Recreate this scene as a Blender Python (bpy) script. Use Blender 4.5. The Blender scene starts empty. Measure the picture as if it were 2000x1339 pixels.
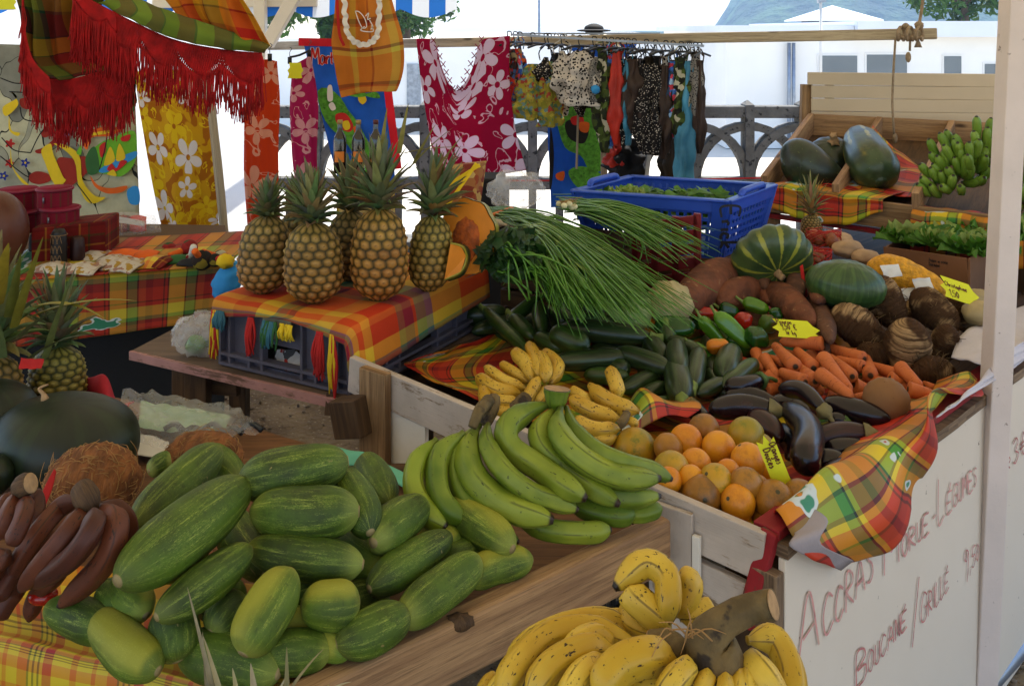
import bpy,math,random
import numpy as np
from mathutils import Vector,Matrix,noise as mnoise
C=bpy.context.scene.collection
SC=bpy.context.scene
# ---------------------------------------------------------------- camera, sky, sun, exposure
F=1775.0;CX=1000.0;HY=60.0;EYE=1.65
cam=bpy.data.cameras.new('camera');camo=bpy.data.objects.new('camera',cam);C.objects.link(camo)
camo.location=(0,0,EYE);camo.rotation_euler=(math.radians(90),0,0)
cam.sensor_width=36;cam.lens=36*F/2000;cam.shift_y=-(669.5-HY)/2000
cam.clip_start=0.05;cam.clip_end=5000
SC.camera=camo
SUN_EL=math.radians(66);SUN_AZ=math.radians(28)
wd=bpy.data.worlds.new('World');SC.world=wd;wd.use_nodes=True
wn=wd.node_tree;bg=wn.nodes['Background']
sky=wn.nodes.new('ShaderNodeTexSky');sky.sky_type='NISHITA';sky.sun_disc=False
sky.sun_elevation=SUN_EL;sky.sun_rotation=SUN_AZ;sky.dust_density=1.2;sky.air_density=1.0
wn.links.new(sky.outputs[0],bg.inputs[0]);bg.inputs[1].default_value=0.15
sl=bpy.data.lights.new('sun','SUN');so=bpy.data.objects.new('sun',sl);C.objects.link(so)
sl.energy=4.0;sl.angle=math.radians(0.5);sl.color=(1,.94,.82)
sd=Vector((math.sin(SUN_AZ)*math.cos(SUN_EL),math.cos(SUN_AZ)*math.cos(SUN_EL),math.sin(SUN_EL)))
so.rotation_euler=sd.to_track_quat('Z','Y').to_euler()
vs=SC.view_settings;vs.view_transform='Standard';vs.look='None';vs.gamma=1;vs.use_curve_mapping=False
vs.exposure=1.5
SC.cycles.use_denoising=True
SC.cycles.max_bounces=10;SC.cycles.transparent_max_bounces=16
# ---------------------------------------------------------------- helpers
def W(px,py,D):return Vector(((px-CX)/F*D,D,EYE-(py-HY)/F*D))
def G(px,py,z):return W(px,py,(EYE-z)*F/(py-HY))
def ZM(x0,y0,s):return lambda x,y:(x0+x/s,y0+y/s)
def hx(h,a=1.0):
 h=h.lstrip('#');o=[]
 for k in(0,2,4):
  c=int(h[k:k+2],16)/255
  o.append(c/12.92 if c<.04045 else((c+.055)/1.055)**2.4)
 return(o[0],o[1],o[2],a)
def scl(c,k):return(min(c[0]*k,1),min(c[1]*k,1),min(c[2]*k,1),1)
def crt(pts,ts):
 P=np.array([tuple(p)for p in pts],float);n=len(P)
 if n==2:return np.array([P[0]+(P[1]-P[0])*t for t in ts])
 Q=np.vstack([2*P[0]-P[1],P,2*P[-1]-P[-2]]);o=[]
 for t in ts:
  x=min(max(t,0),1)*(n-1);i=min(int(x),n-2);f=x-i
  a,b,c,d=Q[i:i+4]
  o.append(.5*((2*b)+(c-a)*f+(2*a-5*b+4*c-d)*f*f+(3*b-a-3*c+d)*f**3))
 return np.array(o)
def nz(v,s=1.0,seed=0):return mnoise.noise(Vector((v[0]*s+seed*7.31,v[1]*s-seed*3.7,v[2]*s+seed*1.9)))
class Geo:
 def __init__(s):s.V=[];s.F=[];s.U=[];s.M=[];s.C=[]
 def add(s,V,Fc,UV=None,mi=0,col=None):
  o=len(s.V);s.V+=[tuple(map(float,v))for v in V]
  for k,f in enumerate(Fc):
   s.F.append([i+o for i in f]);s.M.append(mi)
   s.U+=UV[k]if UV else[(0,0)]*len(f)
  s.C+=[tuple(c)for c in col]if col is not None else[(1,1,1,1)]*len(V)
 def sweep(s,pts,rad,seg=14,n=20,cross=None,mi=0,ends=True,up=None,flat=1.0,jit=0.0,seed=0,col=None):
  k=np.linspace(0,1,n);ts=(1-np.cos(np.pi*k))/2 if ends else k
  P=crt(pts,ts)
  T=np.gradient(P,axis=0);T/=np.linalg.norm(T,axis=1)[:,None]+1e-12
  u0=np.array(up if up is not None else(0,0,1),float)
  if abs(np.dot(u0,T[0]))>.95:u0=np.array((0,1,0.))if up is None else u0+np.array((.3,.1,.2))
  N=u0-T[0]*np.dot(u0,T[0]);N/=np.linalg.norm(N)
  V=[]
  for i in range(n):
   N=N-T[i]*np.dot(N,T[i]);N/=np.linalg.norm(N)+1e-12;B=np.cross(T[i],N)
   r=rad(ts[i])if callable(rad)else(np.interp(ts[i],np.linspace(0,1,len(rad)),rad)if hasattr(rad,'__len__')else rad)
   for j in range(seg):
    a=2*math.pi*j/seg;m=r*(cross(a,ts[i])if cross else 1)
    p=P[i]+N*math.cos(a)*m*flat+B*math.sin(a)*m
    if jit:p=p+(N*math.cos(a)+B*math.sin(a))*jit*nz(p,22,seed)
    V.append(p)
  Fc=[];UV=[]
  for i in range(n-1):
   for j in range(seg):
    j2=(j+1)%seg
    Fc.append((i*seg+j,i*seg+j2,(i+1)*seg+j2,(i+1)*seg+j))
    a,b=j/seg,(j+1)/seg
    UV.append([(ts[i],a),(ts[i],b),(ts[i+1],b),(ts[i+1],a)])
  V.append(P[0]);V.append(P[-1]);a0=n*seg
  for j in range(seg):
   j2=(j+1)%seg
   Fc.append((a0,j2,j));UV.append([(0,.5)]*3)
   Fc.append((a0+1,(n-1)*seg+j,(n-1)*seg+j2));UV.append([(1,.5)]*3)
  s.add(V,Fc,UV,mi,[col]*len(V)if col else None)
 def blob(s,c,r,rot=None,seg=28,n=18,fn=None,mi=0,col=None):
  r=(r,r,r)if not hasattr(r,'__len__')else r
  R=rot if rot is not None else Matrix.Identity(3);V=[];c=Vector(c);cols=[]
  for i in range(n+1):
   th=math.pi*i/n
   for j in range(seg):
    ph=2*math.pi*j/seg
    d=Vector((math.sin(th)*math.cos(ph),math.sin(th)*math.sin(ph),math.cos(th)))
    k=fn(d)if fn else 1
    V.append(c+R@Vector((d.x*r[0]*k,d.y*r[1]*k,d.z*r[2]*k)))
  Fc=[];UV=[]
  for i in range(n):
   for j in range(seg):
    j2=(j+1)%seg
    q=[(i*seg+j),((i+1)*seg+j),((i+1)*seg+j2),(i*seg+j2)]
    Fc.append(q);a,b=j/seg,(j+1)/seg
    UV.append([(i/n,a),((i+1)/n,a),((i+1)/n,b),(i/n,b)])
  s.add(V,Fc,UV,mi,[col]*len(V)if col else None)
 def hexa(s,b,t,mi=0):
  V=[Vector(p)for p in list(b)+list(t)]
  Fc=[(3,2,1,0),(4,5,6,7),(0,1,5,4),(1,2,6,5),(2,3,7,6),(3,0,4,7)]
  UV=[]
  for f in Fc:
   p=[V[i]for i in f];a=(p[1]-p[0]).length;bb=(p[2]-p[1]).length;o=random.random()*3
   UV.append([(o,o),(o+a,o),(o+a,o+bb),(o,o+bb)]if a>=bb else[(o,o),(o,o+a),(o+bb,o+a),(o+bb,o)])
  s.add(V,Fc,UV,mi)
 def plank(s,a,b,w,h,up=(0,0,1),mi=0,w2=None):
  a=Vector(a);b=Vector(b);d=(b-a).normalized();up=Vector(up)
  up=(up-d*up.dot(d)).normalized();q=d.cross(up)*(w/2);u=up*(h/2)
  s.hexa([a-q-u,a+q-u,b+q-u,b-q-u][::-1],[a-q+u,a+q+u,b+q+u,b-q+u][::-1],mi)
 def patch(s,ctrl,nu=20,nv=20,fn=None,mi=0,uvs=1.0,thick=0):
  R=np.array([[tuple(p)for p in row]for row in ctrl],float)
  us=np.linspace(0,1,nu+1);vv=np.linspace(0,1,nv+1)
  rows=[crt(r,us)for r in R]
  Gd=np.array([crt([rows[k][i]for k in range(len(rows))],vv)for i in range(nu+1)])
  Lu=np.linalg.norm(np.diff(Gd,axis=0),axis=2).sum(axis=0).mean();Lv=np.linalg.norm(np.diff(Gd,axis=1),axis=2).sum(axis=1).mean()
  V=[]
  for i in range(nu+1):
   for j in range(nv+1):
    p=Gd[i,j]
    if fn:p=p+np.array(tuple(fn(us[i],vv[j],p)))
    V.append(p)
  Fc=[];UV=[]
  for i in range(nu):
   for j in range(nv):
    q=i*(nv+1)+j
    Fc.append((q,q+nv+1,q+nv+2,q+1))
    UV.append([(us[i]*Lu*uvs,vv[j]*Lv*uvs),(us[i+1]*Lu*uvs,vv[j]*Lv*uvs),(us[i+1]*Lu*uvs,vv[j+1]*Lv*uvs),(us[i]*Lu*uvs,vv[j+1]*Lv*uvs)])
  s.add(V,Fc,UV,mi)
 def ribbon(s,pts,w,nrm,n=10,mi=0,w1=None,col=None):
  P=crt(pts,np.linspace(0,1,n));T=np.gradient(P,axis=0);nr=np.array(tuple(nrm),float);V=[]
  for i in range(n):
   b=np.cross(nr,T[i]);b/=np.linalg.norm(b)+1e-12
   ww=w if w1 is None else w+(w1-w)*i/(n-1)
   V+=[P[i]-b*ww/2,P[i]+b*ww/2]
  s.add(V,[(2*i,2*i+1,2*i+3,2*i+2)for i in range(n-1)],[[(i/n,0),(i/n,1),((i+1)/n,1),((i+1)/n,0)]for i in range(n-1)],mi,[col]*(2*n)if col else None)
 def leaf(s,base,d,L,w,bend,side=None,n=8,mi=0,fold=.25,tip=.04,col=None,wave=0):
  base=Vector(base);d=Vector(d).normalized();g=Vector((0,0,1));r=random.random()*9
  sd_=d.cross(g);sd_=sd_.normalized()if sd_.length>.05 else Vector((1,0,0))
  if side is not None:sd_=Vector(side).normalized()
  V=[];p=base.copy();cur=d.copy()
  for i in range(n+1):
   t=i/n;ww=w*(tip+(1-tip)*(1-t)**.75*min(1,.75+t))/2
   up=sd_.cross(cur).normalized()
   wob=up*(wave*math.sin(t*17+r))if wave else Vector()
   V+=[p-sd_*ww+up*ww*fold*2+wob,p.copy(),p+sd_*ww+up*ww*fold*2-wob]
   cur=(cur+g*(-bend/n)).normalized();p=p+cur*(L/n)
  Fc=[];UV=[]
  for i in range(n):
   for k in(0,1):
    Fc.append((3*i+k,3*i+k+1,3*i+4+k,3*i+3+k))
    UV.append([(i/n,k/2),(i/n,(k+1)/2),((i+1)/n,(k+1)/2),((i+1)/n,k/2)])
  s.add(V,Fc,UV,mi,[col]*len(V)if col else None)
 def poly(s,pts,mi=0,n=0,closed=True):
  if n:
   q=list(pts);m=len(q);q=q[-2:]+q+q[:2]
   t0=2/(m+3);t1=(m+2)/(m+3)
   pts=[Vector(p)for p in crt(q,np.linspace(t0,t1,n,endpoint=False))]
  s.add(pts,[tuple(range(len(pts)))],None,mi)
 def build(s,name,mats,parent=None,smooth=True,bevel=0,origin=None,solid=0,sub=0):
  V=np.array(s.V);mats=mats if isinstance(mats,(list,tuple))else[mats]
  if parent is not None:o3=wl(parent)
  else:o3=Vector(origin)if origin is not None else Vector(tuple((V.min(0)+V.max(0))/2))
  me=bpy.data.meshes.new(name);me.from_pydata([tuple(v)for v in(V-np.array(tuple(o3)))],[],s.F)
  for m in mats:me.materials.append(m)
  uv=me.uv_layers.new(name='UVMap');uv.data.foreach_set('uv',[c for p in s.U for c in p])
  ca=me.color_attributes.new('Col','FLOAT_COLOR','POINT');ca.data.foreach_set('color',[c for p in s.C for c in p])
  me.polygons.foreach_set('material_index',s.M);me.polygons.foreach_set('use_smooth',[smooth]*len(s.F))
  me.update()
  o=bpy.data.objects.new(name,me);C.objects.link(o)
  if parent is not None:o.parent=parent
  else:o.location=o3
  if bevel:b=o.modifiers.new('bevel','BEVEL');b.width=bevel;b.segments=2;b.limit_method='ANGLE'
  if solid:b=o.modifiers.new('solid','SOLIDIFY');b.thickness=solid;b.offset=0
  if sub:b=o.modifiers.new('sub','SUBSURF');b.levels=sub;b.render_levels=sub
  return o
def wl(o):
 v=Vector()
 while o is not None:v=v+o.location;o=o.parent
 return v
def tag(o,label,cat,group=None):
 o['label']=label;o['category']=cat
 if group:o['group']=group
 return o
def thing(name,loc,label,cat,group=None):
 o=bpy.data.objects.new(name,None);C.objects.link(o);o.location=Vector(loc);o.empty_display_size=.05
 return tag(o,label,cat,group)
def solo(g,name,mats,label,cat,group=None,**k):return tag(g.build(name,mats,**k),label,cat,group)
def struct(g,name,mats,**k):
 o=g.build(name,mats,**k);o['kind']='structure';return o
def rotto(d,roll=0):
 return(Vector(d).to_track_quat('Z','Y').to_matrix())@Matrix.Rotation(roll,3,'Z')
 # ---------------------------------------------------------------- materials
class NT:
 def __init__(s,name):
  s.m=bpy.data.materials.new(name);s.m.use_nodes=True;s.t=s.m.node_tree;s.t.nodes.clear()
  s.o=s.t.nodes.new('ShaderNodeOutputMaterial');s.b=s.n('ShaderNodeBsdfPrincipled');s.link(s.b.outputs[0],s.o.inputs[0])
 def link(s,a,b):s.t.links.new(a,b)
 def put(s,sock,v):
  if isinstance(v,bpy.types.NodeSocket):s.link(v,sock)
  elif v is not None:sock.default_value=v
 def n(s,typ,ins=None,**props):
  nd=s.t.nodes.new(typ)
  for k,v in props.items():setattr(nd,k,v)
  for k,v in(ins or{}).items():s.put(nd.inputs[k],v)
  return nd
 def tc(s,k='Object'):return s.n('ShaderNodeTexCoord').outputs[k]
 def rnd(s):return s.n('ShaderNodeObjectInfo').outputs['Random']
 def math(s,op,a,b=0.0,c=0.0,clamp=False):return s.n('ShaderNodeMath',{0:a,1:b,2:c},operation=op,use_clamp=clamp).outputs[0]
 def noise(s,vec,scale,detail=3.0,rough=.55,w=None,dist=0.0):
  nd=s.n('ShaderNodeTexNoise',noise_dimensions='4D');s.put(nd.inputs['Vector'],vec)
  s.put(nd.inputs['W'],w if w is not None else s.math('MULTIPLY',s.rnd(),40.0))
  nd.inputs['Scale'].default_value=scale;nd.inputs['Detail'].default_value=detail;nd.inputs['Roughness'].default_value=rough
  nd.inputs['Distortion'].default_value=dist
  return nd.outputs[0]
 def ramp(s,f,stops,interp='LINEAR'):
  nd=s.n('ShaderNodeValToRGB',{0:f});e=nd.color_ramp;e.interpolation=interp
  while len(e.elements)<len(stops):e.elements.new(.5)
  for el,(p,c)in zip(e.elements,stops):el.position=p;el.color=c if hasattr(c,'__len__')else(c,c,c,1)
  return nd.outputs[0]
 def step(s,f,a,b):return s.n('ShaderNodeMapRange',{0:f,1:a,2:b},interpolation_type='SMOOTHSTEP').outputs[0]
 def mix(s,f,a,b,blend='MIX'):
  nd=s.n('ShaderNodeMix',data_type='RGBA',blend_type=blend);s.put(nd.inputs[0],f);s.put(nd.inputs[6],a);s.put(nd.inputs[7],b)
  return nd.outputs[2]
 def sep(s,v):return s.n('ShaderNodeSeparateXYZ',{0:v}).outputs
 def comb(s,x,y,z):return s.n('ShaderNodeCombineXYZ',{0:x,1:y,2:z}).outputs[0]
 def vm(s,op,a,b):return s.n('ShaderNodeVectorMath',{0:a,1:b},operation=op).outputs[0]
 def vor(s,vec,scale,out='Distance',feature='F1',rnd=1.0):
  nd=s.n('ShaderNodeTexVoronoi',feature=feature);s.put(nd.inputs['Vector'],vec);nd.inputs['Scale'].default_value=scale
  if 'Randomness' in nd.inputs:nd.inputs['Randomness'].default_value=rnd
  return nd.outputs[out]
 def bump(s,h,strength=.3,dist=.01):
  nd=s.n('ShaderNodeBump',{'Height':h});nd.inputs['Strength'].default_value=strength;nd.inputs['Distance'].default_value=dist
  s.link(nd.outputs[0],s.b.inputs['Normal'])
 def fin(s,col,rough=.5,spec=.5,metal=0,**k):
  s.put(s.b.inputs['Base Color'],col);s.put(s.b.inputs['Roughness'],rough);s.put(s.b.inputs['Specular IOR Level'],spec);s.put(s.b.inputs['Metallic'],metal)
  for a,v in k.items():s.put(s.b.inputs[a.replace('_',' ')],v)
  return s.m
 def cyl(s,ku,kv):
  u=s.sep(s.tc('UV'));a=s.math('MULTIPLY',u[1],2*math.pi)
  return s.comb(s.math('MULTIPLY',s.math('COSINE',a),kv),s.math('MULTIPLY',s.math('SINE',a),kv),s.math('MULTIPLY',u[0],ku)),u
 def translucent(s,col,amt):
  tr=s.n('ShaderNodeBsdfTranslucent',{0:col});mx=s.n('ShaderNodeMixShader',{0:amt})
  s.link(s.b.outputs[0],mx.inputs[1]);s.link(tr.outputs[0],mx.inputs[2]);s.link(mx.outputs[0],s.o.inputs[0])
def simple(name,c,rough=.6,var=.25,sc=9,bump=.25,bs=60,bd=.004,spec=.4,metal=0,spots=None,trans=0,stretch=None):
 t=NT(name);v=t.tc()
 if stretch:v=t.vm('MULTIPLY',v,stretch)
 f=t.noise(v,sc,5);col=t.mix(t.step(f,.3,.7),scl(c,1-var),scl(c,1+var))
 if spots:col=t.mix(t.step(t.noise(v,spots[0],4),spots[1],spots[1]+.08),col,spots[2])
 if bump:t.bump(t.noise(v,bs,4),bump,bd)
 t.fin(col,rough,spec,metal)
 if trans:t.translucent(col,trans)
 return t.m
def wood(name,c1,c2,rough=.7,gs=1.0,paint=None,pth=.45):
 t=NT(name);u=t.tc('UV');w=t.math('MULTIPLY',t.rnd(),30.0)
 v=t.vm('MULTIPLY',u,(3*gs,55*gs,1));f=t.noise(v,1,6,.6,w,.6)
 g2=t.noise(t.vm('MULTIPLY',u,(1.2*gs,9*gs,1)),1,3,.5,w)
 col=t.mix(t.step(t.math('ADD',t.math('MULTIPLY',f,.6),t.math('MULTIPLY',g2,.4)),.36,.64),c1,c2)
 fg=t.noise(t.vm('MULTIPLY',u,(12*gs,300*gs,1)),1,4,.7,w);col=t.mix(t.math('MULTIPLY',t.step(fg,.52,.34),.6),col,scl(c1,.55));f=t.math('ADD',t.math('MULTIPLY',f,.6),t.math('MULTIPLY',fg,.6))
 col=t.mix(t.math('MULTIPLY',t.step(t.noise(t.tc(),5,5,.7),.55,.75),.45),col,scl(c1,.5))
 kn=t.vor(t.vm('MULTIPLY',u,(2.2,7,1)),1.0);col=t.mix(t.step(kn,.1,.03),col,scl(c1,.35))
 h=f
 if paint:
  pm=t.step(t.math('ADD',t.math('MULTIPLY',t.noise(t.vm('MULTIPLY',u,(9,26,1)),1,6,.7,w),.7),t.math('MULTIPLY',f,.3)),pth,pth+.07)
  pc=t.mix(t.step(t.noise(t.tc(),11,4),.35,.7),scl(paint,.78),paint)
  col=t.mix(pm,col,pc)
 t.bump(h,.35,.004);return t.fin(col,rough,.3)
def madras(name,U,V,ku=4.0,kv=4.0,rough=.85,trans=0.0,prints=None,gloss=.2):
 t=NT(name);u=t.sep(t.tc('UV'))
 fu=t.math('FRACT',t.math('MULTIPLY',u[0],ku));fv=t.math('FRACT',t.math('MULTIPLY',u[1],kv))
 a=t.ramp(fu,U,'CONSTANT');b=t.ramp(fv,V,'CONSTANT')
 uv=t.tc('UV');th=t.noise(t.vm('MULTIPLY',uv,(160,900,1)),1,2,.5,0.0)
 col=t.mix(t.math('ADD',.42,t.math('MULTIPLY',th,.16)),a,b)
 col=t.mix(.35,col,t.mix(1.0,a,b,'MULTIPLY'))
 col=t.mix(t.step(t.noise(t.tc(),6,4),.3,.75),t.mix(1.0,col,(.8,.78,.76,1),'MULTIPLY'),col)
 if prints:
  for k,(sc,th_,c)in enumerate(prints):
   nf=t.noise(t.vm('ADD',t.vm('MULTIPLY',uv,(sc,sc,1)),(k*3.7,k*1.3,0)),1,3.5,.55,float(k*5))
   wm=t.step(nf,th_-.016,th_-.012);gm=t.step(nf,th_,th_+.006)
   col=t.mix(wm,col,hx('#b9c3c4'));col=t.mix(gm,col,c)
 t.bump(t.noise(t.vm('MULTIPLY',uv,(500,500,1)),1,2,.5,0.0),.15,.001)
 t.fin(col,rough,gloss)
 if trans:t.translucent(col,trans)
 return t.m
def bands(seq):
 tot=sum(w for w,c in seq);o=[];p=0
 for w,c in seq:o.append((p/tot,hx(c)));p+=w
 return o[:32]
def floral(name,bg_,fg,sc=5.0,petals=5,c2=None,trans=.25,bgm=None,sq=None,rough=.8,r0=.42):
 t=NT(name);uv=t.vm('MULTIPLY',t.tc('UV'),(sc,sc,1));col=bg_
 if bgm:col=t.mix(t.step(t.noise(uv,1.6,2,.5,3.0,1.2),.5,.53),bg_,bgm)
 def flowers(uv,col,colr,r0,rnd_,pet,off):
  q=t.vm('ADD',uv,off);nd=t.n('ShaderNodeTexVoronoi',feature='F1',voronoi_dimensions='2D');t.link(q,nd.inputs['Vector']);nd.inputs['Scale'].default_value=1
  nd.inputs['Randomness'].default_value=rnd_
  d=t.sep(t.vm('SUBTRACT',q,nd.outputs['Position']));rr=t.sep(nd.outputs['Color'])
  a=t.math('ADD',t.math('ARCTAN2',d[1],d[0]),t.math('MULTIPLY',rr[0],6.28))
  r=t.math('SQRT',t.math('ADD',t.math('MULTIPLY',d[0],d[0]),t.math('MULTIPLY',d[1],d[1])))
  c=t.math('ABSOLUTE',t.math('COSINE',t.math('MULTIPLY',a,pet/2)))
  R=t.math('MULTIPLY',t.math('POWER',c,.55),t.math('MULTIPLY',r0,t.math('ADD',.55,t.math('MULTIPLY',rr[1],.6))))
  m=t.math('LESS_THAN',r,R);m2=t.math('MULTIPLY',m,t.math('GREATER_THAN',r,r0*.13))
  return t.mix(m2,col,colr)
 if sq:
  nf=t.noise(uv,1.9,1.5,.5,7.0,1.6);col=t.mix(t.math('LESS_THAN',t.math('ABSOLUTE',t.math('SUBTRACT',nf,.56)),.017),col,sq)
 if c2:col=flowers(uv,col,c2,r0*.9,.8,petals,(.37,.61,0))
 col=flowers(uv,col,fg,r0,.75,petals,(0,0,0))
 t.bump(t.noise(t.tc(),300,2),.1,.001);t.fin(col,rough,.2)
 if trans:t.translucent(col,trans)
 return t.m
GR=hx('#3d5a17')
def cucumber_mat(name,dark,mid,light,belly=.0):
 t=NT(name);v,u=t.cyl(1.2,2.6);w=t.math('MULTIPLY',t.rnd(),37.0)
 ob=t.tc();f=t.noise(ob,14,4);col=t.mix(t.step(f,.3,.7),dark,mid)
 st=t.noise(v,1.9,4,.6,w);col=t.mix(t.math('MULTIPLY',t.step(st,.50,.62),.5),col,scl(mid,1.15));col=t.mix(t.math('MULTIPLY',t.step(t.noise(ob,120,4,.7),.5,.7),.45),col,scl(dark,.6))
 fine=t.noise(t.cyl(2.5,7)[0],2.0,6,.75,w)
 sm=t.math('MULTIPLY',t.step(st,.53,.64),t.step(fine,.50,.62));col=t.mix(t.math('MULTIPLY',sm,.6),col,light)
 end=t.step(t.math('ABSOLUTE',t.math('SUBTRACT',u[0],.5)),.30,.5);col=t.mix(t.math('MULTIPLY',end,.5),col,t.mix(t.rnd(),dark,light))
 if belly:
  a=t.math('COSINE',t.math('ADD',t.math('MULTIPLY',u[1],6.283),t.math('MULTIPLY',t.math('SUBTRACT',t.rnd(),.5),2.2)))
  bm=t.math('MULTIPLY',t.step(t.math('ADD',a,t.math('MULTIPLY',t.math('SUBTRACT',t.noise(ob,9,3),.5),1.6)),.25,.95),t.step(end,.8,.2))
  col=t.mix(t.math('MULTIPLY',bm,belly),col,hx('#8f8f2c'))
 spk=t.noise(t.cyl(14,16)[0],4.0,5,.8,w);col=t.mix(t.math('MULTIPLY',t.math('MULTIPLY',t.step(spk,.54,.60),t.step(st,.44,.58)),.7),col,light);col=t.mix(t.math('MULTIPLY',t.step(spk,.42,.34),.5),col,scl(dark,.7))
 sc_=t.step(t.noise(ob,60,6,.8),.66,.72);col=t.mix(t.math('MULTIPLY',sc_,.55),col,hx('#8b8a5c'))
 scar=t.math('MULTIPLY',t.step(t.noise(t.vm('MULTIPLY',ob,(1,1,1)),24,2,.5,None,3.0),.69,.71),t.step(t.noise(ob,8,2),.55,.62));col=t.mix(scar,col,hx('#827648'))
 nub=t.math('MAXIMUM',t.step(u[0],.010,.004),t.step(u[0],.991,.996));col=t.mix(nub,col,hx('#8a7a52'))
 t.bump(t.math('ADD',t.noise(ob,25,3),t.math('MULTIPLY',spk,.35)),.4,.006)
 return t.fin(col,t.math('ADD',.42,t.math('MULTIPLY',f,.25)),.36)
def banana_mat(name,c,c2,spot,st=.62,tipc='#1a120c',rough=.45):
 t=NT(name);v,u=t.cyl(1.0,1.3);ob=t.tc()
 col=t.mix(t.step(t.noise(ob,9,3),.35,.7),c,c2)
 col=t.mix(t.math('MULTIPLY',t.step(t.noise(v,2.2,2),.45,.7),.35),col,scl(c2,.7))
 sp=t.step(t.noise(t.cyl(7,1.6)[0],2.6,5,.6),st,st+.05);col=t.mix(sp,col,spot)
 rd=t.math('MULTIPLY',t.step(t.math('COSINE',t.math('MULTIPLY',u[1],31.416)),.86,1.0),t.step(t.noise(ob,18,4),.47,.6));col=t.mix(t.math('MULTIPLY',rd,.65),col,scl(spot,1.3))
 sp2=t.step(t.noise(ob,90,3),.66,.70);col=t.mix(t.math('MULTIPLY',sp2,.7),col,scl(spot,1.6))
 ends=t.math('MAXIMUM',t.step(u[0],.965,.985),t.math('MULTIPLY',t.step(u[0],.10,.02),.45));col=t.mix(ends,col,hx(tipc))
 t.bump(t.noise(ob,40,4),.12,.004);return t.fin(col,rough,.4)
def vcol(name,rough=.6,var=.3,bump=.4,bs=120,spec=.3,trans=0):
 t=NT(name);c=t.n('ShaderNodeVertexColor',layer_name='Col').outputs[0];ob=t.tc()
 col=t.mix(t.step(t.noise(ob,45,4),.25,.75),t.mix(1.0,c,(1-var,)*3+(1,),'MULTIPLY'),c)
 t.bump(t.noise(ob,bs,4),bump,.004);t.fin(col,rough,spec)
 if trans:t.translucent(col,trans)
 return t.m
M={}
M['wood']=wood('weathered_wood',hx('#6b4f33'),hx('#a1805a'))
M['wood_dark']=wood('dark_wood',hx('#3b2a1c'),hx('#5f462d'))
M['wood_front']=wood('brown_plank',hx('#7c5c40'),hx('#ac8860'),gs=1.2)
M['wood_white']=wood('worn_white_boards',hx('#7a6650'),hx('#a08a70'),paint=hx('#c0b2a6'),pth=.43)
M['wood_red']=wood('red_painted_wood',hx('#3a2a20'),hx('#6a5138'),paint=hx('#8e1c22'),pth=.45)
M['wood_pink']=wood('pink_board_edge',hx('#6b4c3e'),hx('#8d6a58'),paint=hx('#b08078'),pth=.45)
M['ply']=wood('plywood_sheet',hx('#4e3f33'),hx('#6e5a48'),gs=.6)
M['ply_edge']=wood('frayed_plywood',hx('#4a382a'),hx('#8d745a'),gs=1.6)
M['pole']=wood('bamboo_rail',hx('#8f8069'),hx('#b8aa90'))
M['board_tan']=wood('tan_tabletop',hx('#5a3c26'),hx('#7c5636'),gs=.9)
M['white_metal']=simple('chipped_white_paint',hx('#cdbfb8'),.5,.08,6,.15,90,spots=(46,.66,hx('#5b463a')))
M['white_frame']=simple('white_frame_paint',hx('#d8d2c8'),.5,.06,4)
M['grey_pipe']=simple('grey_steel_pipe',hx('#8b93a0'),.35,.15,8,.1,metal=.6)
M['grey_plastic']=simple('grey_crate_plastic',hx('#575460'),.45,.12,8,.1)
M['black_plastic']=simple('black_crate_plastic',hx('#121214'),.5)
M['blue_plastic']=simple('blue_basket_plastic',hx('#2a50b8'),.38,.10,5,.05,trans=.12)
M['beige']=simple('beige_painted_slats',hx('#bfae94'),.65,.06,3,.1)
M['cardboard']=simple('brown_cardboard',hx('#7b5336'),.85,.12,7,.1)
M['black']=simple('black_fabric',hx('#0e0d10'),.8)
M['ink']=simple('black_marker_ink',hx('#15131a'),.6,.1)
M['redink']=simple('faded_red_paint',hx('#c08780'),.75,.2,30,spots=(60,.56,hx('#bd9c8c')))
M['redink2']=simple('dark_red_paint',hx('#b06c68'),.75,.3,30,spots=(60,.6,hx('#b89585')))
M['brownink']=simple('brown_marker_ink',hx('#5a2d10'),.7,.1)
M['yellowcard']=simple('fluorescent_yellow_card',hx('#d8d820'),.6,.05,8,.05,trans=.1)
M['red']=simple('red_cloth',hx('#a81d2c'),.85,.2,15,.2,200)
M['redcotton']=simple('red_cotton_fringe',hx('#a80f12'),.85,.3,30,.2,300,trans=.2)
M['grey_felt']=simple('grey_felt',hx('#8f8688'),.95,.08,14,.3,120)
M['white_cloth']=simple('white_felt',hx('#bdb7bd'),.95,.06,14,.3,120)
M['white']=simple('white_paper',hx('#d5d2cc'),.7,.05)
M['teal']=simple('teal_cloth',hx('#5fa88f'),.8,.1)
def plastic_bag(name,c,alpha=.5):
 t=NT(name);f=t.noise(t.tc(),16,4);t.bump(t.noise(t.tc(),22,3,.5,None,1.0),.5,.01)
 t.fin(c,.28,.5);tr=t.n('ShaderNodeBsdfTransparent');mx=t.n('ShaderNodeMixShader',{0:t.math('ADD',alpha,t.math('MULTIPLY',t.math('SUBTRACT',f,.5),.5),clamp=True)})
 tl=t.n('ShaderNodeBsdfTranslucent',{0:c});m2=t.n('ShaderNodeMixShader',{0:.4})
 t.link(t.b.outputs[0],m2.inputs[1]);t.link(tl.outputs[0],m2.inputs[2])
 t.link(tr.outputs[0],mx.inputs[1]);t.link(m2.outputs[0],mx.inputs[2]);t.link(mx.outputs[0],t.o.inputs[0]);return t.m
M['bag']=plastic_bag('clear_plastic_bag',(.88,.88,.88,1),.26)
M['bag_dense']=plastic_bag('milky_plastic_bag',(.75,.76,.74,1),.66)
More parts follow.
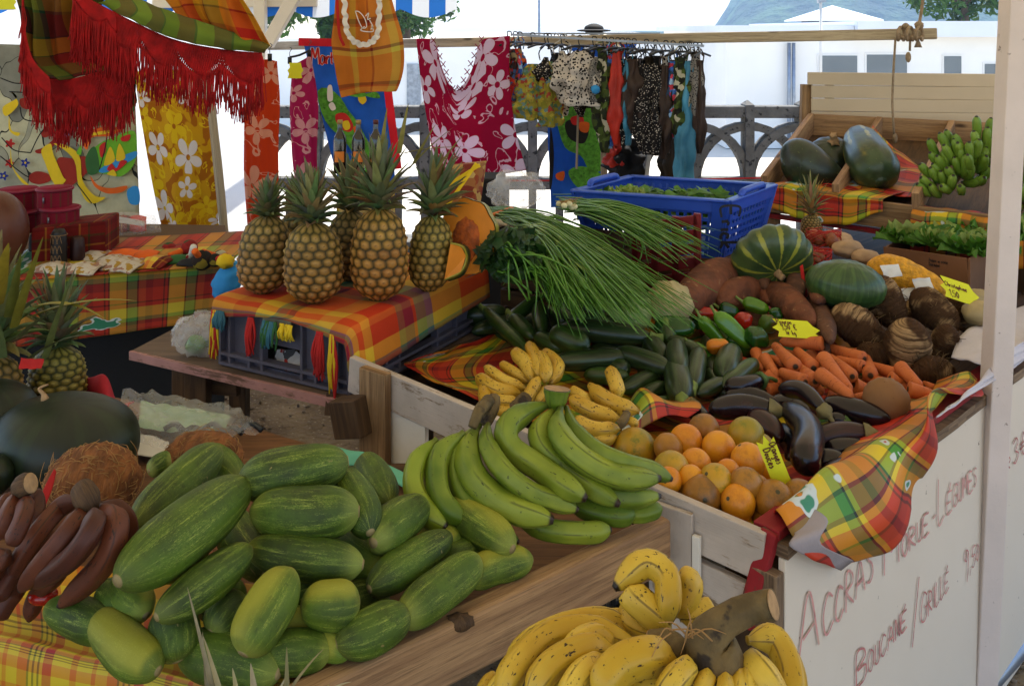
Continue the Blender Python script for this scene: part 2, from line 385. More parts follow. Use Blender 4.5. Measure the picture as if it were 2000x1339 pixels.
# printed cotton
M['mad_tray']=madras('tray_madras',bands([(4,'#c8321a'),(.5,'#15120e'),(.8,'#c8321a'),(.5,'#15120e'),(4.5,'#dcc41c'),(.5,'#12240e'),(2,'#4a9a34'),(.5,'#12240e'),(1,'#dcc41c'),(2.5,'#d0481a'),(.7,'#3a0e0e'),(3,'#a8141a')]),bands([(3.4,'#c8381a'),(.6,'#15120e'),(.7,'#c8281a'),(.6,'#15120e'),(4,'#dcc820'),(2,'#4f9a3c'),(.5,'#15120e'),(1,'#dcc820'),(3,'#cc521c'),(2,'#8c1218')]),3.9,3.9,.6,prints=[(3.6,.66,hx('#2f7a5c')),(5.0,.70,hx('#a8232a'))],gloss=.4)
M['mad_table']=madras('table_madras',bands([(2,'#b0301c'),(.3,'#241610'),(.5,'#b0301c'),(.3,'#241610'),(3.2,'#d4c43c'),(.3,'#241610'),(1.8,'#5a9048'),(.3,'#241610'),(1.4,'#b0552a'),(1.4,'#8c1a1c')]),bands([(3,'#b8341e'),(.3,'#1d1a14'),(1,'#b8341e'),(3.4,'#d0c040'),(1.8,'#5c9048'),(.3,'#1d1a14'),(2,'#7c1a1c')]),5.2,4.6,.7,prints=[(4.2,.63,hx('#2d7358'))],gloss=.3)
M['mad_front']=madras('yellow_madras',bands([(3,'#d9c32a'),(1,'#d07a1c'),(2.4,'#d9c32a'),(.7,'#d07a1c'),(1.8,'#d9c32a'),(1.6,'#d07a1c'),(.35,'#4d5a16'),(.5,'#d9c32a'),(.35,'#4d5a16'),(.5,'#d9c32a'),(.35,'#4d5a16'),(.5,'#d9c32a'),(1.5,'#b8262a')]),bands([(2.5,'#d07a1c'),(2,'#d9c32a'),(.8,'#d07a1c'),(1.2,'#b8262a'),(.35,'#5a3a12'),(.5,'#d9c32a'),(.35,'#5a3a12'),(.5,'#d9c32a'),(.35,'#5a3a12'),(1.5,'#d9c32a')]),6.5,6.5,.55,gloss=.4)
M['mad_crate']=madras('crate_madras',bands([(5,'#cf702e'),(5,'#bb2a1a'),(3,'#d8b838'),(.5,'#4a7a6a'),(1.3,'#6d5b50'),(.3,'#a84a34'),(1,'#5b2338'),(5,'#cf6a2a'),(4,'#c8a040'),(6,'#c2301c')]),bands([(4,'#d0641f'),(4,'#d8bc40'),(1,'#5a7a90'),(1.4,'#4d8a6a'),(.4,'#c44f2a'),(1.4,'#6a2850'),(1,'#6f6a54'),(6,'#c94f20'),(3,'#d8b434')]),2.6,2.3,.85)
M['apron']=madras('apron_madras',bands([(4,'#dc9038'),(1.4,'#d8cc58'),(3,'#d98830'),(.5,'#a8402a'),(3,'#e0a048'),(1.6,'#dcd468')]),bands([(6,'#de9438'),(.9,'#84202e'),(.5,'#c4502c'),(4,'#e4a84c'),(.6,'#7c2a3c'),(1,'#dcd060')]),4.2,4.6,.85,trans=.3)
M['mad_dark']=madras('dark_red_madras',bands([(3,'#6e1412'),(.5,'#b98a2a'),(2,'#8e2a1a'),(.6,'#33401c'),(3,'#751818')]),bands([(3,'#741614'),(.5,'#a87a26'),(2,'#5a1a18'),(.6,'#3f4a20'),(2,'#8c2018')]),9,9)
M['hammock']=madras('hammock_weave',bands([(3,'#3f1d1c'),(3,'#5c7428'),(.4,'#123a2c'),(3,'#8c1a1c'),(3,'#c0741c'),(.4,'#152a44'),(3,'#54622a'),(3,'#4a2a2c')]),bands([(4,'#7c7a2c'),(.5,'#14402c'),(4,'#5a2422'),(.4,'#1a2a2a'),(4,'#c98a20'),(.4,'#4a1a1a'),(4,'#8c2018')]),2.3,3.4,.85,trans=.12)
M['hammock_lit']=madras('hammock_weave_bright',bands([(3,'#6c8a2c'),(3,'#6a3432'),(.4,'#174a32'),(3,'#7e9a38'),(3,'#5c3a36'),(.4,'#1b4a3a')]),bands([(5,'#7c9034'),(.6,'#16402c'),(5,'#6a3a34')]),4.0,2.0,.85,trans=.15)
M['hammock_gold']=madras('hammock_weave_gold',bands([(3,'#d08a1c'),(3,'#c4301c'),(3,'#d6b428'),(.4,'#5a1a18'),(3,'#8a8a2c')]),bands([(3,'#d69a20'),(.4,'#7a2a18'),(3,'#c8781c'),(3,'#a8241c')]),4.5,4.5,.85,trans=.3)
M['pouch']=madras('magenta_pouch_madras',bands([(5,'#8e1434'),(1,'#4a5a2a'),(5,'#931338')]),bands([(3,'#951338'),(1.2,'#5a5a34'),(3,'#8c1030')]),9,12)
M['par_yellow']=floral('yellow_hibiscus_print',hx('#c99a14'),hx('#d8d0cc'),6.6,5,hx('#d8b818'),.3,hx('#a8650e'),hx('#d8b818'),r0=.46)
M['par_orange']=floral('orange_hibiscus_print',hx('#c83e10'),hx('#d99a80'),5.5,5,None,.3,None,hx('#d99a80'),r0=.5)
M['par_pink']=floral('pink_hibiscus_print',hx('#b01c5e'),hx('#d8a0a8'),5.5,5,None,.3,None,hx('#d8a0a8'),r0=.5)
M['dress']=floral('magenta_flower_print',hx('#a3083f'),hx('#d9c4d6'),4.6,5,None,.4,None,hx('#d8b0c4'),r0=.55)
M['towel_blue']=simple('blue_map_towel',hx('#2060c0'),.9,.15,6,.2,300,trans=.2)
M['towel_red']=simple('red_towel_border',hx('#b01420'),.9,.15,6,trans=.2)
M['island']=simple('printed_green',hx('#4c8a28'),.9,.4,40,.1,spots=(55,.6,hx('#2a5a18')))
M['p_yellow']=simple('printed_yellow',hx('#d8b820'),.9,.08,trans=.1)
M['p_orange']=simple('printed_orange',hx('#cc5a14'),.9,.2)
M['p_red']=simple('printed_red',hx('#b0201c'),.9,.15)
M['p_skin']=simple('printed_russet',hx('#8c2416'),.9,.1)
M['p_black']=simple('printed_black',hx('#161412'),.9)
M['p_white']=simple('printed_white',hx('#d5d0c8'),.9,.05)
M['p_blue']=simple('printed_blue',hx('#2f86c4'),.9,.1)
M['p_navy']=simple('printed_navy',hx('#1c2a80'),.9,.1)
M['p_green']=simple('printed_bright_green',hx('#62a024'),.9,.1)
M['p_dgreen']=simple('printed_dark_green',hx('#2e5a2c'),.9,.1)
def canvas():
 t=NT('painted_canvas');uv=t.vm('MULTIPLY',t.tc('UV'),(5.5,3.2,1));q=t.vm('ADD',uv,t.comb(t.math('MULTIPLY',t.noise(uv,1.4,1,.5,2.0),2.0),t.math('MULTIPLY',t.noise(uv,1.4,1,.5,8.0),2.0),0.0))
 nd=t.n('ShaderNodeTexVoronoi',feature='F1',voronoi_dimensions='2D');t.link(q,nd.inputs['Vector']);nd.inputs['Scale'].default_value=1
 ed=t.n('ShaderNodeTexVoronoi',feature='DISTANCE_TO_EDGE',voronoi_dimensions='2D');t.link(q,ed.inputs['Vector']);ed.inputs['Scale'].default_value=1
 g_=t.sep(nd.outputs['Color'])[0];c=t.ramp(g_,[(0,hx('#bdb898')),(.35,hx('#a8a692')),(.55,hx('#8c8c80')),(.75,hx('#c8c4a4'))],'CONSTANT')
 c=t.mix(t.step(t.noise(t.tc(),14,5),.3,.7),t.mix(1.0,c,(.78,.78,.76,1),'MULTIPLY'),c)
 c=t.mix(t.math('LESS_THAN',ed.outputs['Distance'],.012),c,hx('#2a2c28'));t.fin(c,.9,.2);t.translucent(c,.2);return t.m
M['canvas']=canvas()
def dots(name,a,b,sc=60,th=.35,trans=0):
 t=NT(name);d=t.vor(t.tc(),sc);t.fin(t.mix(t.math('LESS_THAN',d,th),a,b),.8,.2);return t.m
def blotch(name,cols,sc=30):
 t=NT(name);c=t.vor(t.vm('ADD',t.tc(),t.comb(t.math('MULTIPLY',t.noise(t.tc(),sc*.8,2),.05),0.0,0.0)),sc,'Color');n=len(cols)
 t.fin(t.ramp(t.sep(c)[0],[(k/n,hx(h))for k,h in enumerate(cols)],'CONSTANT'),.8,.2);return t.m
M['dot_bw']=dots('white_with_black_dots',hx('#b8b0a8'),hx('#121014'),62,.40)
M['dot_wb']=dots('black_with_white_specks',hx('#151214'),hx('#b0a8a0'),95,.30)
M['dot_grey']=dots('grey_with_black_dots',hx('#7a7672'),hx('#16141a'),90,.36)
M['fl_yellow']=blotch('yellow_flower_fabric',['#8c8030','#9a8a34','#4c6a50','#8c3828','#787628','#587478','#948a30','#807428'],55)
M['fl_multi']=blotch('multicolour_fabric',['#7a1c1a','#28303c','#b04a1c','#38507c','#2a1a1a','#8a7a5a','#a8241c'],45)
M['fl_blue']=blotch('blue_flower_fabric',['#2a4a94','#8cb0d4','#28405c','#b83a4a','#3a68b4'],40)
M['fl_olive']=blotch('olive_flower_fabric',['#2c3418','#4a5a28','#1a1a14','#a8a490','#39461e','#22281a'],34)
M['sw_red']=simple('red_swimsuit',hx('#a82414'),.6);M['sw_blue']=simple('pale_blue_swimsuit',hx('#3a7c9c'),.6)
M['sw_brown']=simple('brown_swimsuit',hx('#33231c'),.7);M['sw_dkbrown']=simple('dark_brown_trousers',hx('#2a2014'),.8)
M['hanger']=simple('black_hanger_plastic',hx('#101014'),.4)
# setting
def ground_mat():
 t=NT('sandy_dirt');o=t.tc();f=t.noise(o,3,6,.65,0.0);c=t.mix(t.step(f,.3,.7),hx('#5a4a38'),hx('#8c7a60'))
 p=t.vor(o,38);c=t.mix(t.step(p,.22,.12),c,hx('#94866e'));c=t.mix(t.step(t.noise(o,60,4,.6,3.0),.6,.7),c,hx('#41352a'))
 t.bump(t.math('ADD',t.noise(o,45,5,.65,1.0),p),.6,.02);return t.fin(c,.95,.15)
M['ground']=ground_mat()
M['concrete']=simple('pale_concrete',hx('#c0b9ac'),.9,.06,.3,.1)
M['old_concrete']=simple('mossy_concrete',hx('#66645f'),.95,.28,7,.5,60,.01,spots=(26,.57,hx('#2b2a28')))
M['wall']=simple('white_render',hx('#e4e2de'),.9,.04,.8,.1)
M['roofw']=simple('white_roof_sheet',hx('#d2d6dc'),.6,.04,1)
M['glass']=simple('dark_window_glass',hx('#5c666c'),.15,.1,1,0,spec=.6)
M['hill']=simple('forested_hill',hx('#2c3f22'),.95,.75,.045,1,.09,12)
M['bark']=simple('tree_bark',hx('#4a3d30'),.9,.3,8,.5)
M['canopyleaf']=simple('tree_leaves',hx('#3a5a1c'),.6,.5,1.3,0,trans=.35)
M['tarp']=simple('white_tarp',hx('#e6e6e6'),.6,.03,4,.2,14,.03,trans=.75)
def awning():
 t=NT('striped_awning');u=t.sep(t.tc('UV'));s_=t.math('GREATER_THAN',t.math('FRACT',t.math('MULTIPLY',u[0],5.2)),.5)
 c=t.mix(s_,hx('#d5d8dc'),hx('#2a66b0'));t.fin(c,.8,.2);t.translucent(c,.5);return t.m
M['awning']=awning()
def cream():
 t=NT('cream_roof_canvas');f=t.noise(t.tc(),2,3);c=t.mix(f,hx('#dcc8a0'),hx('#e8d8b0'));t.fin(c,.8,.2);t.translucent(c,.24);return t.m
M['canvas_roof']=cream()
def panel_mat():
 t=NT('cream_painted_panel');o=t.tc();f=t.noise(o,3,4);c=t.mix(f,hx('#c8baa8'),hx('#d8ccbc'))
 z=t.sep(o)[2];dirt=t.math('MULTIPLY',t.step(z,.05,-.42),t.step(t.noise(t.vm('MULTIPLY',o,(1,1,.35)),16,6,.7),.4,.66));c=t.mix(t.math('MULTIPLY',dirt,.8),c,hx('#6d5a44'))
 c=t.mix(t.step(t.noise(o,55,3),.70,.74),c,hx('#54412f'));t.bump(f,.1,.01);return t.fin(c,.55,.35)
M['panel']=panel_mat()
# produce
M['cuc']=cucumber_mat('cucumber_skin',hx('#25360a'),hx('#4a6412'),hx('#aab454'),.0)
M['cuc_y']=cucumber_mat('cucumber_yellow_belly',hx('#30440e'),hx('#5a7218'),hx('#acb04e'),.95)
M['cuc_pale']=cucumber_mat('pale_cucumber_skin',hx('#4d6a1a'),hx('#70852a'),hx('#adb052'),.9)
def veg(name,c1,c2,c3,rough=.4,sp=.5,ku=1.0,kv=2.5):
 t=NT(name);v,u=t.cyl(ku,kv);ob=t.tc();w=t.math('MULTIPLY',t.rnd(),31.0)
 c=t.mix(t.step(t.noise(v,1.8,3,.5,w),.4,.65),c1,c2);fl=t.noise(t.cyl(ku*3,kv*3)[0],2.2,6,.8,w)
 c=t.mix(t.math('MULTIPLY',t.step(fl,.58,.68),.6),c,c3);c=t.mix(t.math('MULTIPLY',t.step(t.noise(ob,10,3),.62,.72),.5),c,c3)
 t.bump(t.noise(ob,40,4),.12,.004);return t.fin(c,rough,sp)
M['zuc']=veg('courgette_skin',hx('#1b2a12'),hx('#30441e'),hx('#64763f'),.33,.5)
M['zuc_l']=veg('green_courgette_skin',hx('#22360f'),hx('#34501a'),hx('#6a7c3e'),.36,.5)
M['zstem']=simple('courgette_stem',hx('#6b7c38'),.7,.2,40)
M['egg']=veg('aubergine_skin',hx('#120a10'),hx('#1f1016'),hx('#46241f'),.24,.42,.6,1.2)
M['egg_p']=veg('purple_aubergine_skin',hx('#20090f'),hx('#341219'),hx('#4c2420'),.3,.4)
M['calyx']=simple('aubergine_calyx',hx('#6d6440'),.75,.25,40,.3,80)
M['calyx_g']=simple('green_aubergine_calyx',hx('#46602a'),.7,.25,40,.3,80)
def carrot():
 t=NT('carrot_skin');v,u=t.cyl(1,.5);ob=t.tc();w=t.math('MULTIPLY',t.rnd(),31.0);f=t.noise(ob,16,3)
 c=t.mix(f,hx('#aa5226'),hx('#c67038'));rg=t.noise(t.cyl(26,.9)[0],1.0,3,.6,w);c=t.mix(t.math('MULTIPLY',t.step(rg,.57,.66),.6),c,hx('#7c3512'))
 c=t.mix(t.math('MULTIPLY',t.step(t.noise(ob,30,4),.6,.7),.4),c,hx('#5a3018'))
 c=t.mix(t.step(u[0],.012,.003),c,hx('#33240f'));t.bump(rg,.3,.004);return t.fin(c,.6,.3)
M['carrot']=carrot()
M['sweetp']=simple('sweet_potato_skin',hx('#673a24'),.8,.4,22,.7,40,.008,spots=(38,.60,hx('#8c6846')))
M['sweetp_d']=simple('dusty_sweet_potato_skin',hx('#583826'),.85,.4,24,.5,50,.006,spots=(40,.62,hx('#806048')))
def taro():
 t=NT('hairy_taro_skin');v,u=t.cyl(1,1);ob=t.tc();w=t.math('MULTIPLY',t.rnd(),31.0);rg=t.noise(t.vm('ADD',t.vm('MULTIPLY',t.comb(u[0],u[1],0.0),(34,2,0)),t.comb(t.math('MULTIPLY',t.noise(ob,14,3),6.0),0.0,0.0)),1,4,.7,w)
 c=t.mix(rg,hx('#22160e'),hx('#654830'));pl=t.math('MULTIPLY',t.step(t.noise(ob,11,3),.50,.60),t.step(rg,.35,.6));c=t.mix(pl,c,hx('#b08f66'))
 t.bump(t.math('ADD',rg,t.math('MULTIPLY',t.noise(ob,130,3),.5)),.9,.012);return t.fin(c,.95,.1)
M['taro']=taro()
def orange(name,a,b,c3):
 t=NT(name);ob=t.tc();c=t.mix(t.step(t.noise(ob,16,3),.35,.65),a,b);c=t.mix(t.math('MULTIPLY',t.step(t.noise(ob,26,7,.75),.48,.66),.9),c,c3)
 u=t.sep(t.tc('UV'));c=t.mix(t.step(u[0],.045,.03),c,hx('#3c3418'));t.bump(t.noise(ob,320,2),.25,.002);return t.fin(c,.42,.45)
M['or_o']=orange('bright_orange_peel',hx('#c8780e'),hx('#d28c14'),hx('#b06a10'))
M['or_g']=orange('greenish_orange_peel',hx('#8c7a18'),hx('#b88a18'),hx('#5e6a1c'))
M['or_b']=orange('russet_orange_peel',hx('#8a5a18'),hx('#a06c1c'),hx('#6a4a20'))
M['plantain']=banana_mat('green_plantain_peel',hx('#4c6410'),hx('#86922a'),hx('#2c3410'),.64,'#2a1a10',.5)
M['plant_y']=banana_mat('yellowing_green_plantain',hx('#6c8018'),hx('#94a030'),hx('#3a3810'),.68,'#2a1a10',.42)
M['ban_y']=banana_mat('ripe_yellow_banana',hx('#b88e20'),hx('#d8b648'),hx('#3a2210'),.585)
M['ban_big']=banana_mat('speckled_yellow_plantain',hx('#b08a18'),hx('#d0b040'),hx('#2a180c'),.605)
M['ban_red']=banana_mat('red_banana_peel',hx('#3e180c'),hx('#643016'),hx('#1a0e0a'),.60,'#1a100c',.58)
M['ban_s']=banana_mat('small_green_banana',hx('#5c7c20'),hx('#7f9a38'),hx('#3a4a18'),.75,'#26221a',.5)
M['bstem']=simple('cut_banana_stem',hx('#5d4c2c'),.8,.35,30,.5,60,.01,spots=(26,.56,hx('#2a2016')))
M['bstem_cut']=simple('pale_stem_cut',hx('#9b7c58'),.85,.25,60,.5,120)
M['wmelon']=veg('dark_watermelon_skin',hx('#121c10'),hx('#1c2a16'),hx('#2c3a22'),.45,.4,.8,2.2)
M['melon']=veg('striped_watermelon_skin',hx('#26401c'),hx('#3c5626'),hx('#74844c'),.38,.45,.8,4.0)
def pumpkin_mat(name,a,b,stripe,nl):
 t=NT(name);u=t.sep(t.tc('UV'));ob=t.tc();c=t.mix(t.step(t.noise(ob,14,5),.35,.65),a,b)
 if stripe:
  s_=t.math('COSINE',t.math('MULTIPLY',u[1],6.2832*nl));m=t.math('MULTIPLY',t.step(t.math('ADD',s_,t.math('MULTIPLY',t.noise(ob,22,6,.7),1.6)),1.5,1.75),t.step(t.math('ADD',u[0],t.math('MULTIPLY',t.noise(ob,12,2),.5)),.85,.6));c=t.mix(m,c,stripe)
 c=t.mix(t.math('MULTIPLY',t.step(t.noise(ob,80,4),.64,.7),.5),c,hx('#6c7c48'))
 if 'squash' in name:c=t.mix(t.math('MULTIPLY',t.step(t.noise(ob,6,4),.54,.68),.75),c,hx('#9a862c'))
 t.bump(t.noise(ob,40,3),.15,.005);return t.fin(c,.36,.45)
M['pump_s']=pumpkin_mat('striped_pumpkin_rind',hx('#2a3e22'),hx('#44562c'),hx('#8c8c30'),12)
M['pump_d']=pumpkin_mat('dark_pumpkin_rind',hx('#1a2418'),hx('#2a3824'),None,0)
M['squash']=pumpkin_mat('mottled_squash_rind',hx('#1e3018'),hx('#36482a'),hx('#8c8428'),7)
M['pflesh']=simple('orange_pumpkin_flesh',hx('#cc7a14'),.6,.08,20,.2,80)
M['pseed']=simple('stringy_pumpkin_seeds',hx('#a44c0e'),.6,.35,60,.8,90,.01)
M['coco']=simple('coconut_fibre',hx('#7c4e2a'),.95,.4,25,1,60,.012,stretch=(3,1,1))
M['fibre']=simple('loose_coconut_fibres',hx('#9a7444'),.9)
M['celeriac']=simple('pale_celeriac_skin',hx('#a89a70'),.85,.2,16,.5,50,.01,spots=(22,.6,hx('#7a6444')))
M['cabbage']=simple('pale_cabbage_leaf',hx('#8c9a5c'),.6,.2,12,.4,26,.012)
M['pepper']=simple('green_pepper_skin',hx('#1f4a10'),.22,.35,9,.05,spec=.55)
M['pepper_l']=simple('light_green_pepper_skin',hx('#4c7a1a'),.24,.25,9,.05,spec=.55)
M['pepper_r']=simple('red_pepper_skin',hx('#9c1c10'),.22,.3,9,.05,spec=.55,spots=(9,.64,hx('#5a3a14')))
M['pepper_o']=simple('turning_orange_pepper_skin',hx('#b86a14'),.25,.3,14,.05,spots=(11,.5,hx('#6a8420')))
M['pepper_b']=simple('brownish_pepper_skin',hx('#5c4a1c'),.28,.3,14,.05,spots=(11,.5,hx('#3a5418')))
M['gourd']=simple('speckled_brown_gourd',hx('#7a5430'),.75,.12,10,.2,70,.003,spots=(95,.66,hx('#4a3018')))
M['tuber']=simple('pale_tuber_skin',hx('#a08262'),.8,.2,16,.3,60)
M['onion']=simple('onion_skin',hx('#8a4c2c'),.5,.3,20)
M['net_red']=simple('red_net',hx('#b02414'),.6);M['net_yellow']=simple('yellow_net',hx('#cc9010'),.6,.3,60,.8,140,.01)
M['scallion']=veg('scallion_leaf',hx('#3a6416'),hx('#5a8a26'),hx('#98a650'),.42,.45)
M['scal_white']=simple('scallion_bulb',hx('#c0b890'),.5)
M['herb']=simple('dark_herb_leaf',hx('#1e3c12'),.5,.4,14,.2,trans=.2)
M['lettuce']=simple('lettuce_leaf',hx('#4c7a26'),.5,.35,12,.3,40,trans=.3)
M['lettuce_p']=simple('pale_lettuce_heart',hx('#94a858'),.5,.3,14,.3,40,trans=.3)
M['pine']=vcol('pineapple_rind',.6,.35,.5,160)
M['pineleaf']=vcol('pineapple_leaf',.5,.3,.15,60,.35,.1)
M['radish']=simple('white_radish',hx('#c4b8a0'),.5)
M['calabash']=simple('brown_glazed_calabash',hx('#5a3020'),.4,.12,5)
M['syrup']=simple('dark_syrup_glass',hx('#120c0a'),.08,.1,spec=.7)
M['cap']=simple('tan_bottle_cap',hx('#8c7440'),.5);M['capr']=simple('dark_red_cap',hx('#4a1a1c'),.5)
M['lab_o']=simple('orange_bottle_label',hx('#c8701c'),.6,.1);M['lab_r']=simple('red_orange_jar_label',hx('#cc3a14'),.6,.1)
M['jar']=simple('amber_jam_glass',hx('#7a3410'),.1,.2,spec=.7)
# ---------------------------------------------------------------- setting
random.seed(4)
def flat(g,pts,mi=0,uvs=1):g.add(pts,[tuple(range(len(pts)))],[[(p[0]*uvs,p[1]*uvs)for p in pts]],mi)
g=Geo()
NX,NY=60,50
def gz(x,y):return .02*nz((x,y,0),1.3)+.012*nz((x,y,0),5)-(.0 if y>.5 else 0)
Vg=[(-9+18*i/NX,-5+12.3*j/NY,gz(-9+18*i/NX,-5+12.3*j/NY))for i in range(NX+1)for j in range(NY+1)]
g.add(Vg,[(i*(NY+1)+j,(i+1)*(NY+1)+j,(i+1)*(NY+1)+j+1,i*(NY+1)+j+1)for i in range(NX)for j in range(NY)])
struct(g,'ground',M['ground'],origin=(0,0,0))
g=Geo();flat(g,[(-900,-900,-1.22),(900,-900,-1.22),(900,1500,-1.22),(-900,1500,-1.22)]);struct(g,'pavement',M['concrete'],origin=(0,0,-1.22))
g=Geo();g.hexa([(-9,7.05,-1.21),(9,7.05,-1.21),(9,7.3,-1.21),(-9,7.3,-1.21)],[(-9,7.05,.02),(9,7.05,.02),(9,7.3,.02),(-9,7.3,.02)])
struct(g,'retaining_kerb',M['old_concrete'],bevel=.01)
# hill beyond the town
g=Geo();n1,n2=60,24;Vh=[]
for i in range(n1+1):
 for j in range(n2+1):
  x=85+700*i/n1;y=480+420*j/n2
  e=max(0,x-.229*y+9*nz((x,y,0),.02))/26;zz=min(130+.1*x,70*(1-math.exp(-e*.55))*1.6+3)*min(1,(j/n2)*2.6)*(1+.12*nz((x,y,3),.025))-2
  Vh.append((x,y,max(zz,-3)))
g.add(Vh,[(i*(n2+1)+j,(i+1)*(n2+1)+j,(i+1)*(n2+1)+j+1,i*(n2+1)+j+1)for i in range(n1)for j in range(n2)])
struct(g,'hill',M['hill'])
# concrete balustrade with interlaced arches
FD=6.6;sp=105/F*FD;x0=(1460-CX)/F*FD
fz=lambda py:EYE-(py-HY)/F*FD
fence=thing('balustrade',(0,FD,0),'mossy grey concrete balustrade of interlaced arches behind the stalls','fence')
g=Geo();g.plank((-6,FD,fz(218)),(6,FD,fz(218)),.13,fz(206)-fz(229));g.build('top_rail',M['old_concrete'],fence,bevel=.008,smooth=False)
g=Geo();g.plank((-6,FD,fz(357)),(6,FD,fz(357)),.13,fz(347)-fz(369));g.build('middle_rail',M['old_concrete'],fence,bevel=.008,smooth=False)
g=Geo();g.plank((-6,FD,.07),(6,FD,.07),.16,.13);g.build('base_rail',M['old_concrete'],fence,bevel=.008,smooth=False)
for k in range(-12,8):
 x=x0+k*sp;w=.033
 if abs(x)>5.9:continue
 g=Geo();g.plank((x,FD,fz(347)),(x,FD,fz(204)),.15,2*w,(1,0,0))
 zt=fz(204);g.add([(x-w,FD-.075,zt),(x+w,FD-.075,zt),(x+w,FD+.075,zt),(x-w,FD+.075,zt),(x,FD,zt+.035)],[(0,1,4),(1,2,4),(2,3,4),(3,0,4)])
 g.build('post',M['old_concrete'],fence,smooth=False,bevel=.005)
 g=Geo();P=[]
 for q in range(17):
  a=math.pi*q/16;P.append((x-math.cos(a)*sp*.97,FD,fz(350)+math.sin(a)*(fz(246)-fz(350))))
 for i in range(16):
  A=Vector(P[i]);B=Vector(P[i+1]);d=(B-A).normalized();nq=Vector((-d.z,0,d.x))*.029;y=Vector((0,.055+.004*(k%2),0))
  if i==0:pr=[A-nq-y,A-nq+y,A+nq+y,A+nq-y]
  A2=Vector(P[min(i+2,16)]);d2=(A2-A).normalized();nq=Vector((-d2.z,0,d2.x))*.029
  nx_=[B-nq-y,B-nq+y,B+nq+y,B+nq-y]
  g.add(pr+nx_,[(0,1,5,4),(1,2,6,5),(2,3,7,6),(3,0,4,7)]);pr=nx_
 g.build('arch',M['old_concrete'],fence,smooth=False)
 for q in(0,.5):
  xx=x+q*sp;g=Geo();g.plank((xx,FD,.13),(xx,FD,fz(368)),.09,.055,(1,0,0));g.build('baluster',M['old_concrete'],fence,smooth=False,bevel=.006)
  # low white building on the lower ground
BD=22.0
def bz(py,D=BD):return EYE-(py-HY)/F*D
def bx(px,D=BD):return(px-CX)/F*D
bld=thing('white_building',(10,BD,-1.2),'long low white building with grey windows beyond the balustrade','building')
def boxg(g,x0,x1,y0,y1,z0,z1,mi=0):g.hexa([(x0,y0,z0),(x1,y0,z0),(x1,y1,z0),(x0,y1,z0)],[(x0,y0,z1),(x1,y0,z1),(x1,y1,z1),(x0,y1,z1)],mi)
g=Geo();boxg(g,bx(1418),bx(2500),BD,BD+9,-1.2,bz(60));g.build('wall',M['wall'],bld,smooth=False)
g=Geo();boxg(g,bx(1660),bx(2520),BD-.5,BD+9.4,bz(72),bz(42));boxg(g,bx(1400),bx(1659),BD-.3,BD+9.2,bz(62),bz(50));g.build('roof',M['roofw'],bld,smooth=False)
for(a,b,c,d)in((1599,1673,109,142),(1692,1770,107,142),(1843,1876,110,150),(1922,1962,125,150)):
 g=Geo();boxg(g,bx(a)-.04,bx(b)+.04,BD-.03,BD+.01,bz(d)-.3,bz(c)+.04);w_=g.build('window',M['wall'],bld,smooth=False)
 g=Geo();boxg(g,bx(a),bx(b),BD-.045,BD-.01,bz(d)-.25,bz(c));g.build('pane',M['glass'],w_,smooth=False)
g=Geo()
for px in(1541,1550):g.sweep([W(px,84,BD-.15),W(px,300,BD-.15)],.045,8,3,ends=False)
g.build('drainpipe',M['grey_pipe'],bld)
b2=thing('white_boundary_wall',(-3,26,-1.2),'plain white rendered wall with one grey window across the yard','wall')
g=Geo();boxg(g,bx(300,26),bx(1417,26),26,26.4,-1.2,bz(76,26));g.build('wall',M['wall'],b2,smooth=False)
g=Geo();boxg(g,bx(795,26),bx(822,26),25.94,26.1,bz(205,26),bz(125,26));g.build('shutter',simple('grey_shutter',hx('#8d9298'),.6),b2,smooth=False)
g=Geo();boxg(g,bx(1350,26),bx(1400,26),25.5,26.1,bz(96,26),bz(84,26));g.build('louvre',M['roofw'],b2,smooth=False)
gz_=thing('gazebo',W(1625,55,30),'gazebo with pale pyramid roof rising above the flat white roofs','gazebo')
g=Geo();c=W(1625,40,30);r=72/F*30
base=[c+Vector((sx*r,sy*r,0))for sx,sy in((-1,-1),(1,-1),(1,1),(-1,1))];top=c+Vector((0,0,29/F*30))
g.add(base+[top]+[b-Vector((0,0,.04))for b in base],[(0,1,4),(1,2,4),(2,3,4),(3,0,4),(8,7,6,5),(0,5,6,1),(1,6,7,2),(2,7,8,3),(3,8,5,0)]);g.build('roof',M['roofw'],gz_,smooth=False)
for sx in(-1,-.33,.4,1):
 g=Geo();p=c+Vector((sx*r*.78,0,0));g.plank(p-Vector((0,0,2.6)),p,.09,.09,(1,0,0));g.build('post',M['wood_dark'],gz_,smooth=False)
g=Geo();g.plank(c+Vector((-r*.8,0,-.1)),c+Vector((r*.8,0,-.1)),.08,.12);g.build('beam',M['wood_dark'],gz_,smooth=False)
lp=thing('lamp_post',W(1603,60,21),'thin white lamp post standing in front of the gazebo','lamp post')
g=Geo();g.sweep([W(1603,5,21),W(1603,60,21)-Vector((0,0,2.8))],.035,8,3,ends=False);g.build('pole',M['white_frame'],lp)
g=Geo();g.plank(W(1597,3,21),W(1612,1,21),.12,.09);g.build('lamp_head',M['grey_pipe'],lp,smooth=False)
g=Geo();g.sweep([W(1053,-60,28),W(1053,90,28)-Vector((0,0,2.5))],.035,8,3,ends=False)
solo(g,'flagpole',M['grey_pipe'],'thin grey pole rising behind the plain white wall','pole')
